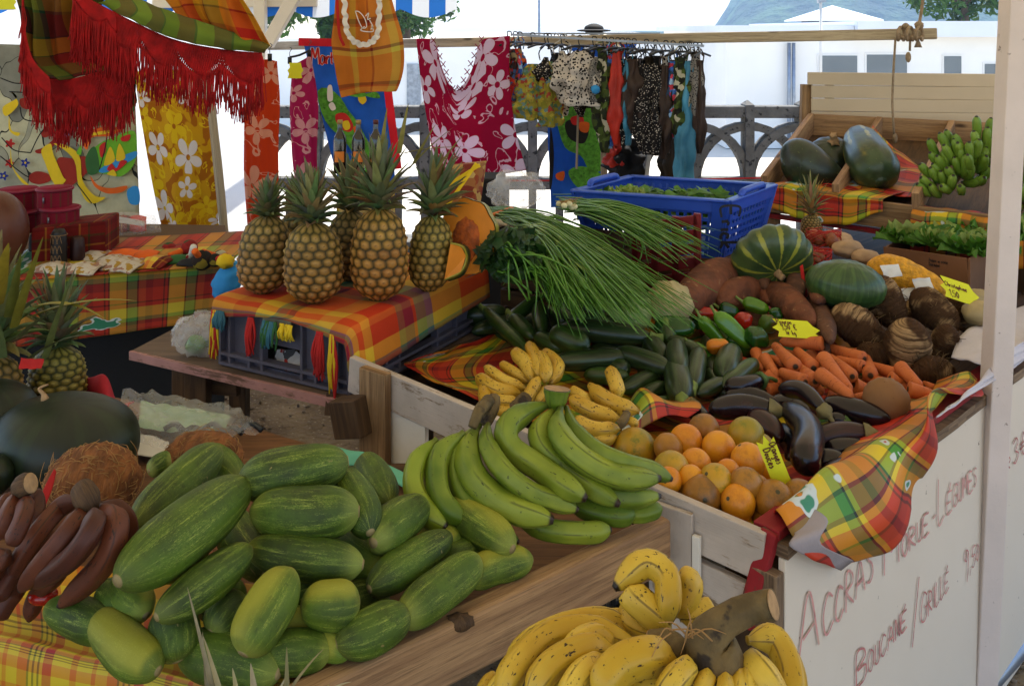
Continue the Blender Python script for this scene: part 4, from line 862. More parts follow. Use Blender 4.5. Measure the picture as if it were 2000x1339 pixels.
g=Geo();rows=[[TR(.22,.1,.03),TR(.40,.12,.02),TR(.56,.1,.02)],[TR(.28,.5,.03),TR(.40,.5,.0),TR(.56,.45,.01)],[TR(.30,.8,.10),TR(.36,.75,.05),TR(.5,.6,.01)]]
g.patch(rows,24,24,lambda u,v,p:(0,0,.02*nz(p,9)));solo(g,'tray_lining_cloth',M['mad_tray'],'checked cloth lining the empty bay beside the long squash','cloth',solid=.0015)
# tarp at the back
g=Geo();D=5.5
rows=[[W(-300,-40,D),W(100,-40,D),W(300,-40,D),W(492,-30,D)],[W(-300,250,D),W(100,250,D+.05),W(300,250,D),W(490,250,D)],[W(-300,640,D),W(100,640,D),W(300,620,D),W(500,600,D)]]
g.patch(rows,40,24,lambda u,v,p:(0,.02*nz(p,3),0));solo(g,'white_tarp',M['tarp'],'white tarpaulin screening the back of the cloth stall','tarpaulin')
# ---------------------------------------------------------------- produce
random.seed(21)
def long_r(r,p=3.0,taper=0.0):return lambda t:r*max(.04,(1-abs(2*t-1)**p))**.5*(1-taper*(t-.5))
def sausage(name,cat,group,label,p1,p2,z1,z2,rpx,mat,mid=None,zm=None,pw=3.0,taper=0,seg=18,n=22,extra=None,lump=.05,root=False,ribs=0):
 A=G(p1[0],p1[1],z1);B=G(p2[0],p2[1],z2);pts=[A,B]
 if mid:pts=[A]+[G(m[0],m[1],(zm if zm else(z1+z2)/2))for m in(mid if isinstance(mid,list)else[mid])]+[B]
 D=(A.y+B.y)/2;r=rpx*D/F;sd=random.random()*50;g=Geo()
 cross=lambda a,t:1+ribs*math.cos(9*a+sd)+lump*nz((math.cos(a)*.8,math.sin(a)*.8,t*2.2),1,sd)
 prof=long_r(r,pw,taper)if not callable(taper)else(lambda t:r*taper(t))
 g.sweep(pts,prof,seg,n,cross)
 c=(A+B)/2
 if extra or root:
  t=thing(name,c,label,cat,group);g.build('skin',mat,t)
  if extra:extra(t,A,B,r,pts)
  return t
 return solo(g,name,mat,label,cat,group,origin=c)
GC='cucumbers heaped on the low table'
# (x1,y1,x2,y2,z1,z2,r,material,label)
CUC=[(228,1135,482,945,.935,.95,64,'cuc','largest cucumber, lying across the heap beside the red bananas'),(258,1030,428,876,.90,.93,45,'cuc','long smooth cucumber behind the largest one, next to the hairy coconut'),(464,940,680,900,.955,.965,52,'cuc','thick cucumber lying at the very top of the heap'),(490,996,702,998,.93,.93,51,'cuc','striped cucumber just below the topmost one of the heap'),(484,1068,710,1102,.89,.88,43,'cuc','glossy cucumber with a long pale streak in the middle of the heap'),(304,1205,490,1070,.885,.905,43,'cuc','cucumber with a blunt scarred tip pointing down below the largest one'),(474,1278,570,1112,.845,.90,56,'cuc_y','fat cucumber with a big yellow belly patch, leaning steeply'),(664,918,724,1040,.93,.90,38,'cuc','cucumber seen behind the ends of the two topmost ones'),(712,893,762,985,.88,.87,38,'cuc','dark cucumber standing upright at the back beside the plantains'),(728,1060,828,980,.885,.88,45,'cuc','plump dark cucumber with one end facing out beneath the plantains'),(720,1150,880,1045,.845,.855,40,'cuc','cucumber with a pinkish scar lying above the thick plank edge'),(780,1212,936,1092,.825,.835,43,'cuc','long bright cucumber resting along the thick plank'),(876,982,1002,1072,.855,.84,41,'cuc_y','yellowish striped cucumber leaning against the plantains'),(912,1130,1040,1090,.81,.81,37,'cuc_y','cucumber with a yellow patch at the plank end of the heap'),(588,1178,702,1172,.86,.855,45,'cuc_y','short cucumber with a yellow spot and its blossom end facing out'),(656,1258,798,1195,.82,.83,44,'cuc','stubby cucumber resting on the plank beside the broken knot'),(545,1200,682,1280,.825,.805,34,'cuc_pale','pale yellow-green cucumber low in the heap'),(518,1278,648,1268,.812,.81,42,'cuc','dark cucumber lowest in the heap behind the dry leaf tips'),(188,1203,310,1310,.835,.815,48,'cuc_y','oval cucumber lying on the yellow tablecloth'),(92,1185,222,1230,.825,.83,42,'cuc','cucumber poking out under the red bananas on the tablecloth'),(330,1182,348,1292,.85,.805,50,'cuc','cucumber standing on end beneath the scarred one'),(232,1128,286,1202,.865,.845,38,'cuc_y','yellow-flanked cucumber end under the tip of the largest one'),(350,1268,545,1315,.80,.80,52,'cuc','broad cucumber along the table front behind the dry leaves'),(412,1235,480,1165,.83,.85,38,'cuc','small cucumber tucked beside the one with the big yellow patch'),(196,1150,262,1195,.85,.845,36,'cuc','half-hidden cucumber between the red bananas and the largest one'),(640,1040,760,1120,.835,.83,42,'cuc_pale','shaded yellow-green cucumber under the plump dark one'),(825,1030,900,1068,.83,.825,32,'cuc_pale','brownish cucumber squeezed beneath the yellowish striped one'),(862,1090,930,1068,.815,.815,30,'cuc','cucumber end showing behind the long bright one'),(290,920,335,900,.875,.88,24,'cuc','cucumber end peeping out behind the long smooth one'),(410,885,470,945,.885,.885,38,'cuc','dark cucumber wedged between the long smooth one and the topmost one'),(540,1160,640,1120,.83,.83,40,'cuc',None),(640,1190,760,1160,.80,.80,40,'cuc',None),(380,1180,480,1150,.82,.83,42,'cuc',None),(500,1020,640,1060,.85,.85,45,'cuc',None),(440,1000,520,1120,.84,.82,42,'cuc',None),(700,1090,800,1060,.80,.80,42,'cuc',None),(300,1120,400,1040,.82,.84,45,'cuc',None)]
for(x1,y1,x2,y2,z1,z2,r,m,lb)in CUC:
 sausage('cucumber','cucumber',GC,lb or 'dark cucumber mostly hidden in the gaps deep inside the heap',(x1,y1),(x2,y2),z1,z2,r*random.uniform(.9,.98),M[m],mid=((x1+x2)/2+random.uniform(-7,7),(y1+y2)/2+random.uniform(-7,7)),pw=random.uniform(2.4,3.1),lump=.13,ribs=.012,taper=random.uniform(-.12,.12),n=26,seg=22)
 # courgettes
GZ='courgettes on the checked oilcloth'
def stem(mat,rr=.42,L=.035,at=1):
 def f(t,A,B,r,pts):
  d=((pts[-1]-pts[-2])if at else(pts[0]-pts[1])).normalized();e=(B if at else A)-d*.006;g=Geo()
  g.sweep([e,e+d*L*.4,e+d*L],[r*rr*1.35,r*rr*.9,r*rr*1.0],7,6,lambda a,t:1+.16*math.cos(a*5),ends=False,jit=.002);g.build('stem',mat,t)
 return f
ST=stem(M['zstem']);ST0=stem(M['zstem'],at=0)
ZUC=[(902,617,992,614,.80,.80,19,'zuc',0,None,'dark courgette lying against the side of the crate cloth'),(1034,688,945,604,.79,.83,12,'zuc_l',ST,None,'slender courgette slanting down with its pale green stem end up'),(922,648,1022,620,.775,.79,14,'zuc',0,None,'courgette crossed by the slender slanting one'),(990,628,1052,582,.81,.835,12,'zuc_l',ST,None,'courgette whose pale stem points up at the scallions'),(1042,662,1000,618,.79,.82,15,'zuc_l',ST,None,'thick-necked courgette beside the slender slanting one'),(1060,650,1052,594,.80,.825,15,'zuc_l',0,None,'courgette standing upright between crossed ones'),(1064,578,1166,576,.865,.86,17,'zuc_l',0,None,'courgette lying level on top directly under the scallion tips'),(1100,584,1202,634,.855,.825,16,'zuc',ST,[(1126,622)],'bent courgette curling down toward the pale cabbage'),(1076,648,1150,680,.825,.805,22,'zuc_l',0,None,'plump striped courgette with a scratched back'),(1094,640,1274,660,.82,.815,20,'zuc',ST,None,'longest courgette lying across the middle of the pile'),(1046,656,1102,684,.80,.79,15,'zuc_l',0,None,'courgette with a brown patch behind the yellow bananas'),(1076,708,1228,698,.80,.80,18,'zuc',ST,None,'dark courgette with a green star-shaped stem above the yellow bananas'),(1202,686,1312,722,.805,.80,19,'zuc',ST,None,'courgette with a ragged brown stem beside the round-nosed one'),(1140,732,1230,736,.775,.775,15,'zuc_l',0,None,'courgette beneath the upright yellow banana'),(1196,712,1226,724,.785,.785,16,'zuc',0,None,'courgette end-on with a small blossom scar'),(1216,762,1288,730,.765,.775,16,'zuc',0,None,'courgette leaning against the round-nosed one from the bananas side'),(1250,778,1302,752,.755,.765,15,'zuc',0,None,'small courgette at the front edge of the pile'),(1318,705,1332,784,.80,.775,25,'zuc',ST,None,'round-nosed dark courgette with its blossom end facing out'),(1320,670,1326,730,.815,.805,20,'zuc',0,None,'dusty courgette standing behind the round-nosed one'),(1366,682,1354,756,.81,.785,17,'zuc',ST,None,'greyish courgette hanging straight down beside the round-nosed one'),(1302,664,1372,690,.80,.79,15,'zuc',0,None,'courgette laid across above the greyish one'),(1268,668,1296,704,.80,.795,20,'zuc',0,None,'stubby courgette beyond the end of the longest one'),(1306,674,1302,640,.79,.82,15,'zuc_l',ST,None,'upright courgette with a stem beside the big green pepper'),(1432,682,1412,736,.80,.785,23,'zuc',0,None,'fat shiny courgette like an avocado beside the peppers'),(1362,770,1418,744,.77,.775,14,'zuc',ST,None,'small courgette with a pale stem tip near the aubergines'),(1412,756,1478,706,.775,.79,16,'zuc_l',0,None,'bowed courgette rising toward the carrots'),(1070,604,1110,632,.80,.79,20,'zuc_l',0,None,'courgette in shade under the bent one'),(1142,586,1172,618,.80,.79,17,'zuc',0,None,'courgette end beside the cabbage under the scallions'),(1010,548,1042,592,.80,.79,15,'zuc_l',0,None,'courgette at the back against the red crate cloth'),(1270,792,1332,786,.75,.75,15,'zuc_l',0,None,'courgette lowest of the pile at the edge of the red cloth'),(1380,726,1420,772,.765,.755,16,'zuc',0,None,None),(1150,690,1230,680,.77,.77,18,'zuc',0,None,None),(1020,620,1090,640,.76,.76,18,'zuc',0,None,None),(1250,720,1300,740,.76,.76,18,'zuc',0,None,None),(1190,650,1260,690,.77,.77,18,'zuc',0,None,None),(940,640,1010,660,.755,.755,16,'zuc',0,None,None),(1380,660,1400,740,.77,.755,18,'zuc',0,None,None),(1110,630,1190,650,.775,.775,18,'zuc',0,None,None)]
for(x1,y1,x2,y2,z1,z2,r,m,ex,mid,lb)in ZUC:
 sausage('courgette','courgette',GZ,lb or 'dark courgette mostly hidden under the others in the pile',(x1,y1),(x2,y2),z1,z2,r*1.12,M[m],mid=mid,pw=3.4,extra=ex or None,lump=.06)
 # aubergines
GE='aubergines beside the oranges'
def calyx(mat,at=1,L=.045,bend=None):
 def f(t,A,B,r,pts):
  d=((pts[-1]-pts[-2])if at else(pts[0]-pts[1])).normalized();e=(B if at else A);g=Geo();R=rotto(d)
  g.sweep([e-d*r*.75,e-d*r*.35,e+d*.004,e+d*.012],[r*.92,r*.80,r*.45,r*.22],20,10,lambda a,t:1-.0+(.0 if t>.35 else .10*math.cos(a*5)),ends=False)
  dd=(d+(Vector(bend)if bend else Vector((0,0,-.3)))).normalized()
  g.sweep([e+d*.002,e+d*.015+dd*.01,e+dd*L],[r*.26,r*.2,r*.24],8,6,ends=False,jit=.001);g.build('calyx',mat,t)
 return f
CX_=calyx(M['calyx']);CG=calyx(M['calyx_g'])
z7=ZM(1300,700,3.113)
EGG=[([(690,185),(840,200),(985,340)],.80,.815,.80,55,'egg',calyx(M['calyx'],bend=(0,-.2,-1)),'curved aubergine draped over the others, its brown calyx hanging down'),([(725,285),(862,430),(850,600),(880,668)],.80,.80,.775,92,'egg',calyx(M['calyx'],bend=(1,0,.3)),'big curved glossy aubergine with a corky scar beside the price tag'),([(262,315),(470,290),(690,320)],.79,.80,.80,74,'egg',CX_,'thick aubergine lying level above the oranges'),([(360,235),(520,225),(690,280)],.775,.775,.77,52,'egg',0,'aubergine behind the thick level one'),([(500,380),(600,400),(700,490)],.775,.78,.775,85,'egg_p',0,'short blunt purple aubergine against the oranges'),([(900,500),(1080,460),(1270,465)],.765,.77,.775,76,'egg_p',calyx(M['calyx'],L=.02),'wrinkled purple aubergine with its calyx against the oilcloth'),([(950,280),(1150,320),(1365,370)],.775,.78,.78,78,'egg',0,'longest black aubergine pointing at the speckled gourd'),([(940,740),(1060,680),(1230,590)],.75,.75,.755,66,'egg_p',0,'aubergine in shade lowest in the corner of the oilcloth'),([(240,400),(200,340),(150,270)],.765,.77,.775,56,'egg',CX_,'small dark aubergine between the courgettes and the oranges'),([(360,175),(470,165),(600,125)],.79,.79,.79,58,'egg',CG,'black aubergine with a fresh green calyx touching the carrots'),([(990,380),(1050,370),(1115,395)],.765,.77,.765,42,'egg',calyx(M['calyx_g'],L=.015),'aubergine end showing between the longest and the wrinkled one'),([(960,560),(1080,550),(1230,530)],.75,.755,.76,70,'egg',0,'black aubergine just under the wrinkled purple one'),([(900,640),(1000,620),(1110,640)],.745,.75,.745,70,'egg',0,'black aubergine behind the calyx of the big curved one'),([(700,420),(800,560),(760,640)],.74,.74,.735,80,'egg',0,'aubergine hidden beneath the big curved one'),([(600,300),(800,300),(900,420)],.745,.745,.745,80,'egg',0,'aubergine hidden beneath the draped one')]
for(pp,z1,zm,z2,r,m,ex,lb)in EGG:
 q=[z7(*p)for p in pp]
 sausage('aubergine','aubergine',GE,lb,q[0],q[-1],z1,z2,r*1.0/3.113,M[m],mid=q[1:-1],zm=zm,pw=2.8,taper=.25,extra=ex or None,lump=.04,n=28,seg=24)
 # carrots
GK='carrots on the counter'
z2=ZM(1400,350,3.113)
CAR=[((655,1000),(380,985),.815,36,'carrot lying level at the back just under the yellow price card'),((480,1140),(345,1005),.81,38,'carrot slanting down from under the yellow price card'),((600,1230),(470,1120),.80,37,'carrot continuing the slanting line toward the aubergines'),((590,1150),(480,1035),.80,38,'short thick carrot under the level one'),((900,1095),(660,1020),.80,37,'long carrot pointing toward the ringed taro'),((640,1075),(815,1290),.815,40,'broad-shouldered carrot slanting across the middle of the heap'),((825,1200),(680,1075),.80,36,'carrot with a dark crown end beside the broad-shouldered one'),((895,1140),(720,1090),.795,32,'carrot with its dark crown facing the brown taro'),((620,1180),(825,1325),.82,42,'thick pale carrot in front beside the aubergine calyx'),((540,1235),(385,1165),.80,38,'carrot with a greenish crown beside the aubergine with green calyx'),((285,1085),(370,1200),.79,34,'carrot behind the green calyx'),((235,1045),(275,1160),.785,30,'carrot standing between the peppers and the aubergine'),((405,1115),(315,1080),.79,26,'small carrot end beside the slanting ones'),((295,1185),(405,1245),.775,30,'carrot low behind the curved aubergine'),((225,1110),(300,1210),.77,28,'carrot partly hidden by the green calyx'),((290,1285),(405,1255),.76,33,'carrot stub beneath the aubergine with green calyx'),((935,1195),(905,1075),.785,38,'reddish carrot standing on end under the ringed taro'),((1100,1190),(930,1130),.78,35,'carrot behind the speckled gourd beside the ringed taro'),((1110,1140),(1240,1265),.795,40,'carrot with a hollow dark crown in front of the ringed taro'),((1160,1275),(1325,1315),.785,41,'carrot with a dark crown by the oilcloth edge'),((1050,1205),(1110,1235),.785,34,'carrot crown facing out above the gourd'),((830,1250),(910,1275),.775,42,'carrot shoulder beside the speckled gourd'),((1015,1240),(890,1210),.775,31,'carrot laid flat behind the gourd'),((905,1318),(745,1340),.79,22,'thin pointed carrot in front of the gourd'),((1260,1262),(1350,1275),.76,30,'carrot end disappearing under the oilcloth edge'),((1120,1245),(1180,1290),.765,30,'carrot bit between the two dark-crowned ones by the gourd'),((895,1042),(815,1048),.785,22,'small carrot tip beneath the dark taro'),((560,1240),(650,1300),.775,36,'carrot underneath the thick pale one'),((670,1305),(750,1345),.76,30,'carrot lowest in front of the heap'),((560,1070),(660,1180),.765,38,None),((700,1180),(820,1240),.755,38,None),((420,1080),(560,1100),.76,38,None),((900,1240),(1180,1220),.745,38,None),((1200,1240),(1330,1350),.745,36,None),((430,1250),(560,1290),.75,38,None),((350,1130),(440,1250),.76,34,None),((750,1080),(860,1180),.755,36,None)]
ct_prof=lambda t:max(.12,min(1,(t/.05)**.5 if t<.05 else 1))*(1.0-.42*t)*(1 if t<.9 else max(.1,(1-(t-.9)/.1)**.5))
for(p1,p2,z,r,lb)in CAR:
 sausage('carrot','carrot',GK,lb or 'carrot buried beneath the heap',z2(*p1),z2(*p2),z,z-.012,r*1.25/3.113,M['carrot'],taper=ct_prof,lump=.06,seg=14,n=26)
 # taros
GT='hairy brown taros'
def lumpy(sd,k=.18,f=1.6,k2=.05,f2=6):return lambda d:1+k*nz(d,f,sd)+k2*nz(d,f2,sd+3)
TAR=[((868,912),(168,125),.815,(.6,-.3,-.5),'rounded hairy taro in the front row beside the sweet potatoes'),((1020,745),(150,122),.85,(.4,-.3,-.85),'highest taro, tapering to a point between the others'),((1325,800),(145,112),.835,(.5,-.5,-.5),'taro with broad pale peeled patches below the yellow card'),((1160,1010),(140,158),.81,(.0,-.25,.95),'ringed light-brown taro standing upright in front'),((1382,992),(84,108),.80,(.2,-.2,.95),'small smooth taro next to the white felt cloth'),((1512,825),(90,122),.81,(.5,.1,-.8),'dark shaggy taro beside the tall post'),((1320,1170),(115,95),.765,(1,0,0),'dark taro in shade under the small smooth one'),((950,1075),(95,90),.77,(1,0,.2),'dark taro in shade between the rounded one and the ringed one'),((1180,860),(90,110),.78,(0,0,1),'taro half hidden in the gap behind the ringed one')]
for k,((x,y),(rx,ry),z,ax,lb)in enumerate(TAR):
 p=G(*z2(x,y),z);D=p.y;r1=rx/3.113*D/F;r2=ry/3.113*D/F;g=Geo();ax=Vector(ax).normalized()
 L=max(r1,r2)*1.12;wv=min(r1,r2)
 pts=[p-ax*L,p-ax*L*.3,p+ax*L*.4,p+ax*L]
 g.sweep(pts,lambda t:wv*max(.05,(1-abs(2*t-1)**2.4))**.55*(1.08-.25*t),30,30,lambda a,t:1+.12*nz((math.cos(a),math.sin(a),t*3),1.1,k)+.035*math.sin(t*60+2*nz((math.cos(a),math.sin(a),k),1.5)))
 tt=thing('taro',p,lb,'taro',GT);g.build('tuber',M['taro'],tt);g=Geo()
 for q in range(70):
  d=Vector((random.gauss(0,1),random.gauss(0,1)-.4,random.gauss(0,1)+.2)).normalized();d=d-ax*d.dot(ax)*random.random();s_=p+d*wv*.93+ax*random.uniform(-.5,.5)*L*.8
  e=Vector((random.gauss(0,1),random.gauss(0,1),random.gauss(0,1))).normalized()*.022+d*.008;g.sweep([s_,s_+e*.6+d*.004,s_+e],[.0009,.0007,.0004],4,4,ends=False)
 g.build('root_hairs',M['taro'],tt)
 # sweet potatoes
GS='sweet potatoes'
SWE=[((1322,604),(1386,556),(1455,532),.86,40,'sweetp','largest sweet potato, tapering to a point toward the striped pumpkin'),((1404,592),(1440,572),(1488,556),.845,28,'sweetp','smooth sweet potato in front of the largest one'),((1498,562),(1482,535),(1462,508),.87,19,'sweetp_d','sweet potato with a thin tail pointing up at the striped pumpkin'),((1498,560),(1540,590),(1588,632),.84,29,'sweetp','long sweet potato slanting down toward the price card'),((1588,578),(1606,615),(1622,668),.83,20,'sweetp_d','narrow sweet potato beside the rounded taro'),((1618,522),(1610,552),(1598,588),.88,25,'sweetp','upright sweet potato leaning on the watermelon'),((1622,600),(1640,588),(1648,566),.85,22,'sweetp_d','knobbly sweet potato between the watermelon and the highest taro'),((1560,585),(1553,555),(1550,520),.87,18,'sweetp_d','slender sweet potato with a red tag stuck beside it'),((1506,552),(1528,545),(1548,565),.85,17,'sweetp','sweet potato tucked beneath the striped pumpkin'),((1460,580),(1486,566),(1502,590),.83,20,'sweetp','sweet potato behind the green peppers'),((1320,536),(1345,524),(1385,536),.86,22,'sweetp','sweet potato at the back under the scallion ends'),((1560,620),(1590,640),(1615,690),.79,22,'sweetp_d','sweet potato in shade behind the carrots'),((1400,600),(1450,610),(1500,640),.77,30,'sweetp_d','sweet potato underneath the smooth one'),((1540,560),(1590,590),(1640,640),.78,30,'sweetp_d','sweet potato underneath the knobbly one')]
for(p1,pm,p2,z,r,m,lb)in SWE:
 sausage('sweet_potato','sweet potato',GS,lb,p1,p2,z-.01,z,r*1.1,M[m],mid=pm,zm=z,pw=1.7,lump=.22,seg=20,n=24)
g=Geo();p=G(1568,545,.89);g.patch([[W(1562,520,p.y),W(1568,516,p.y)],[W(1566,550,p.y-.01),W(1573,548,p.y-.01)],[W(1572,582,p.y),W(1578,578,p.y)]],4,10)
solo(g,'red_tag',M['p_red'],'narrow red paper tag stuck among the sweet potatoes','tag',solid=.001)
# peppers
GP='peppers'
def pepper(px,py,rx,ry,z,m,lb,rot=0,lobes=4,stem_d=None,ln=None):
 p=G(px,py,z);D=p.y;g=Geo();a=rx*D/F;b=ry*D/F;ang=math.radians(rot)
 ax=Vector((math.cos(ang),-.25,math.sin(ang))).normalized();L=a;sd=px
 g.sweep([p-ax*L,p-ax*L*.3+Vector((0,0,.002)),p+ax*L*.4,p+ax*L],lambda t:b*max(.05,(1-abs(2*t-1)**3.2))**.5*(1.1-.35*t),28,24,lambda an,t:1+.10*math.cos(an*lobes+t*.8+sd)+.07*nz((math.cos(an),math.sin(an),t*2),1.2,sd))
 t=thing('pepper',p,lb,'pepper',GP);g.build('skin',M[m],t);g=Geo()
 e=p-ax*L*.93;sdv=(-ax+Vector((0,0,.5))).normalized();g.sweep([e+ax*.004,e+sdv*.008,e+sdv*.028],[b*.42,b*.2,b*.16],8,6,ends=False);g.build('stem',M['zstem'],t)
pepper(1318,640,40,24,.81,'pepper','biggest blocky green pepper in front of the pale celeriac',8)
pepper(1432,645,46,17,.825,'pepper_l','long bright green pepper slanting down beside the red one',-42,3)
pepper(1392,648,36,14,.815,'pepper_l','long slim green pepper beside the biggest blocky one',-48,3)
pepper(1476,598,26,14,.83,'pepper_l','light green pepper in front of the sweet potatoes',-14)
pepper(1478,658,20,24,.815,'pepper','dark green pepper against the yellow price card',80)
pepper(1454,625,15,18,.83,'pepper_r','red pepper curled round itself in the middle',80,3)
pepper(1376,610,26,10,.82,'pepper_r','flat red pepper in front of the largest sweet potato',5,3)
pepper(1402,676,22,14,.81,'pepper_o','small pepper turning from green to orange above the shiny courgette',20)
pepper(1518,613,13,15,.82,'pepper','small green pepper beside the long sweet potato',30)
pepper(1500,632,18,17,.825,'pepper_b','brownish green pepper touching the price card',75)
pepper(1424,606,20,15,.815,'pepper','green pepper behind the long bright one',-10)
pepper(1556,626,16,10,.80,'pepper','green pepper showing above the price card',0)
pepper(1372,690,26,13,.785,'pepper_l','green pepper in shade below the biggest blocky one',-30)
pepper(1446,676,30,16,.78,'pepper','dark pepper hidden under the long bright one',-30)
pepper(1380,636,30,16,.775,'pepper','dark pepper hidden under the slim one',-20)
# cabbage, celeriac, gourd, pumpkins
def rnd(name,cat,label,px,py,rx,ry,z,mat,fn=None,rot=None,seg=32,n=22,depth=1,part=None,group=None):
 p=G(px,py,z);D=p.y;g=Geo();g.blob(p,(rx*D/F,(rx+ry)/2*depth*D/F,ry*D/F),rot,seg,n,fn)
 return solo(g,name,mat,label,cat,group),p,D
p=G(1228,604,.85);D=p.y
cb=thing('cabbage',p,'pale green cabbage half covered by hanging scallion tips','cabbage');g=Geo();r=44*D/F
g.blob(p,r*.96,None,30,20,lumpy(5,.05));g.build('heart',M['cabbage'],cb)
for k in range(6):
 g=Geo();an=k*1.05+.3;c_=Vector((math.cos(an)*.5,-.55+.2*math.sin(an*2),math.sin(an)*.6)).normalized();R=rotto(c_)
 rows=[[p+R@(Vector((math.sin(th)*math.cos(ph),math.sin(th)*math.sin(ph),math.cos(th)))*r*(1.0+.05*th))for ph in np.linspace(0,6.283,13)]for th in(.05,.4,.75,1.0)]
 g.patch(rows,24,10,lambda u,v,q:tuple(Vector(q-np.array(tuple(p))).normalized()*.006*nz(q,30,k)))
 g.build('outer_leaf',M['cabbage'],cb,solid=.001)
rnd('celeriac','celeriac','cream coloured knobbly celeriac between the cabbage and the sweet potatoes',1308,592,46,42,.86,M['celeriac'],lumpy(8,.16,2.2,.05))
rnd('round_gourd','gourd','round speckled light-brown gourd in front of the carrots',1731,782,44,43,.80,M['gourd'],lumpy(2,.03))
def ribbed(n,k,ph=0):return lambda d:(1-.25*(abs(d.z)**3))*(1+k*abs(math.cos(math.atan2(d.y,d.x)*n/2+ph))*(1-d.z*d.z))
def pumpkin(px,py,rx,ry,z,mat,lb,ax,nl=10,stem_L=.03,dirt=0):
 p=G(px,py,z);D=p.y;t=thing('pumpkin',p,lb,'pumpkin');g=Geo();R=rotto(ax)
 g.blob(p,(rx*D/F,rx*D/F,ry*D/F),R,60,26,ribbed(nl,.07));g.build('rind',mat,t);g=Geo();a=Vector(ax).normalized();e=p+a*ry*D/F*.70
 g.sweep([e,e+a*stem_L*.5,e+a*stem_L+Vector((.008,0,.004))],[.016,.009,.011],8,6,lambda q,tt:1+.2*math.cos(q*5),ends=False);g.build('stem',M['bstem_cut'],t)
pumpkin(1508,506,76,50,.93,M['pump_s'],'green pumpkin with yellow stripes fanning out from its stem, behind the sweet potatoes',(.05,-.75,-.42),14)
p=G(1652,556,.91);D=p.y;g=Geo();g.blob(p,(78*D/F,55*D/F,47*D/F),Matrix.Rotation(.12,3,'Y'),44,26,lumpy(3,.02))
solo(g,'watermelon',M['melon'],'oval light-green striped watermelon lying behind the taros','watermelon')
# scattered things behind the pumpkins
rnd('tuber','tuber','pale cut tuber lying behind the striped pumpkin',1541,462,30,16,.93,M['tuber'],lumpy(4,.15))
for k,(x,y,rx,ry,z,lb)in enumerate(((1656,486,30,17,.925,'large pale yam next to the red onion nets'),(1690,502,26,15,.91,'smaller pale yam beside the yellow net sack'),(1640,470,26,16,.92,'pale yam at the back below the tilted tray'))):
 rnd('yam','yam',lb,x,y,rx,ry,z,M['tuber'],lumpy(6+k,.15),group='pale yams behind the pumpkins')
def netbag(px,py,rx,ry,z,lb,seed):
 p=G(px,py,z);D=p.y;t=thing('onion_net',p,lb,'net of onions','red nets of onions');g=Geo();rr=random.Random(seed)
 for k in range(8):
  q=p+Vector((rr.uniform(-.6,.6)*rx*D/F,rr.uniform(-.03,.03),rr.uniform(-.35,.35)*ry*D/F));gg=Geo();gg.blob(q,ry*.62*D/F,None,14,10,lumpy(k,.06));gg.build('onion',M['onion'],t)
 g=Geo();
 for k in range(44):
  a=rr.random()*6.3;b=rr.random()*6.3;P=[]
  for s_ in np.linspace(0,1,9):
   th=a+s_*2.4;d=Vector((math.cos(th)*1.02,math.sin(th)*.7,math.sin(th*1.0+b)*.9));P.append(p+Vector((d.x*rx*D/F,d.y*rx*.7*D/F,d.z*ry*D/F)))
  g.sweep(P,.0012,4,14,ends=False)
 g.build('net',M['net_red'],t)
netbag(1608,466,34,20,.935,'red net of onions at the back under the dry pineapple',1);netbag(1594,500,30,15,.91,'red net of onions just behind the striped watermelon',2)
ny=thing('yellow_net_sack',G(1752,540,.88),'yellow net sack of produce with white paper tags behind the taros','net sack');p=G(1752,540,.88);D=p.y;g=Geo()
g.sweep([p+Vector((-.085,.02,.03)),p,p+Vector((.085,-.03,-.03)),p+Vector((.13,-.05,-.045))],lambda t:.062*max(.05,1-abs(2*t-1)**3)**.5*(1.1-.4*t),24,24,lambda a,t:1+.16*nz((math.cos(a),math.sin(a),t*4),1.4,4)+.04*math.sin(a*9+t*20));g.build('net',M['net_yellow'],ny)
for(x,y)in((1738,530),(1800,556),(1778,575)):
 g=Geo();c=W(x,y,D-.085);g.patch([[c+Vector((-.03,0,.018)),c+Vector((.03,.01,.02))],[c+Vector((-.02,-.008,-.016)),c+Vector((.035,-.008,-.012))]],6,5,lambda u,v,q:(0,.008*nz(q,60),0));g.build('paper_tag',M['white'],ny)
for k,(x,y,r_,lb)in enumerate(((1908,584,20,'pale christophine below the yellow card on the post side'),(1912,612,24,'bigger pale christophine beside the shaggy taro'),(1826,572,16,'small pale christophine behind the yellow card'))):
 rnd('christophine','christophine',lb,x,y,r_*1.3,r_,.84,simple('christophine_skin_%d'%k,hx('#a08c62'),.6,.15,14),lumpy(k,.12),group='pale christophines')
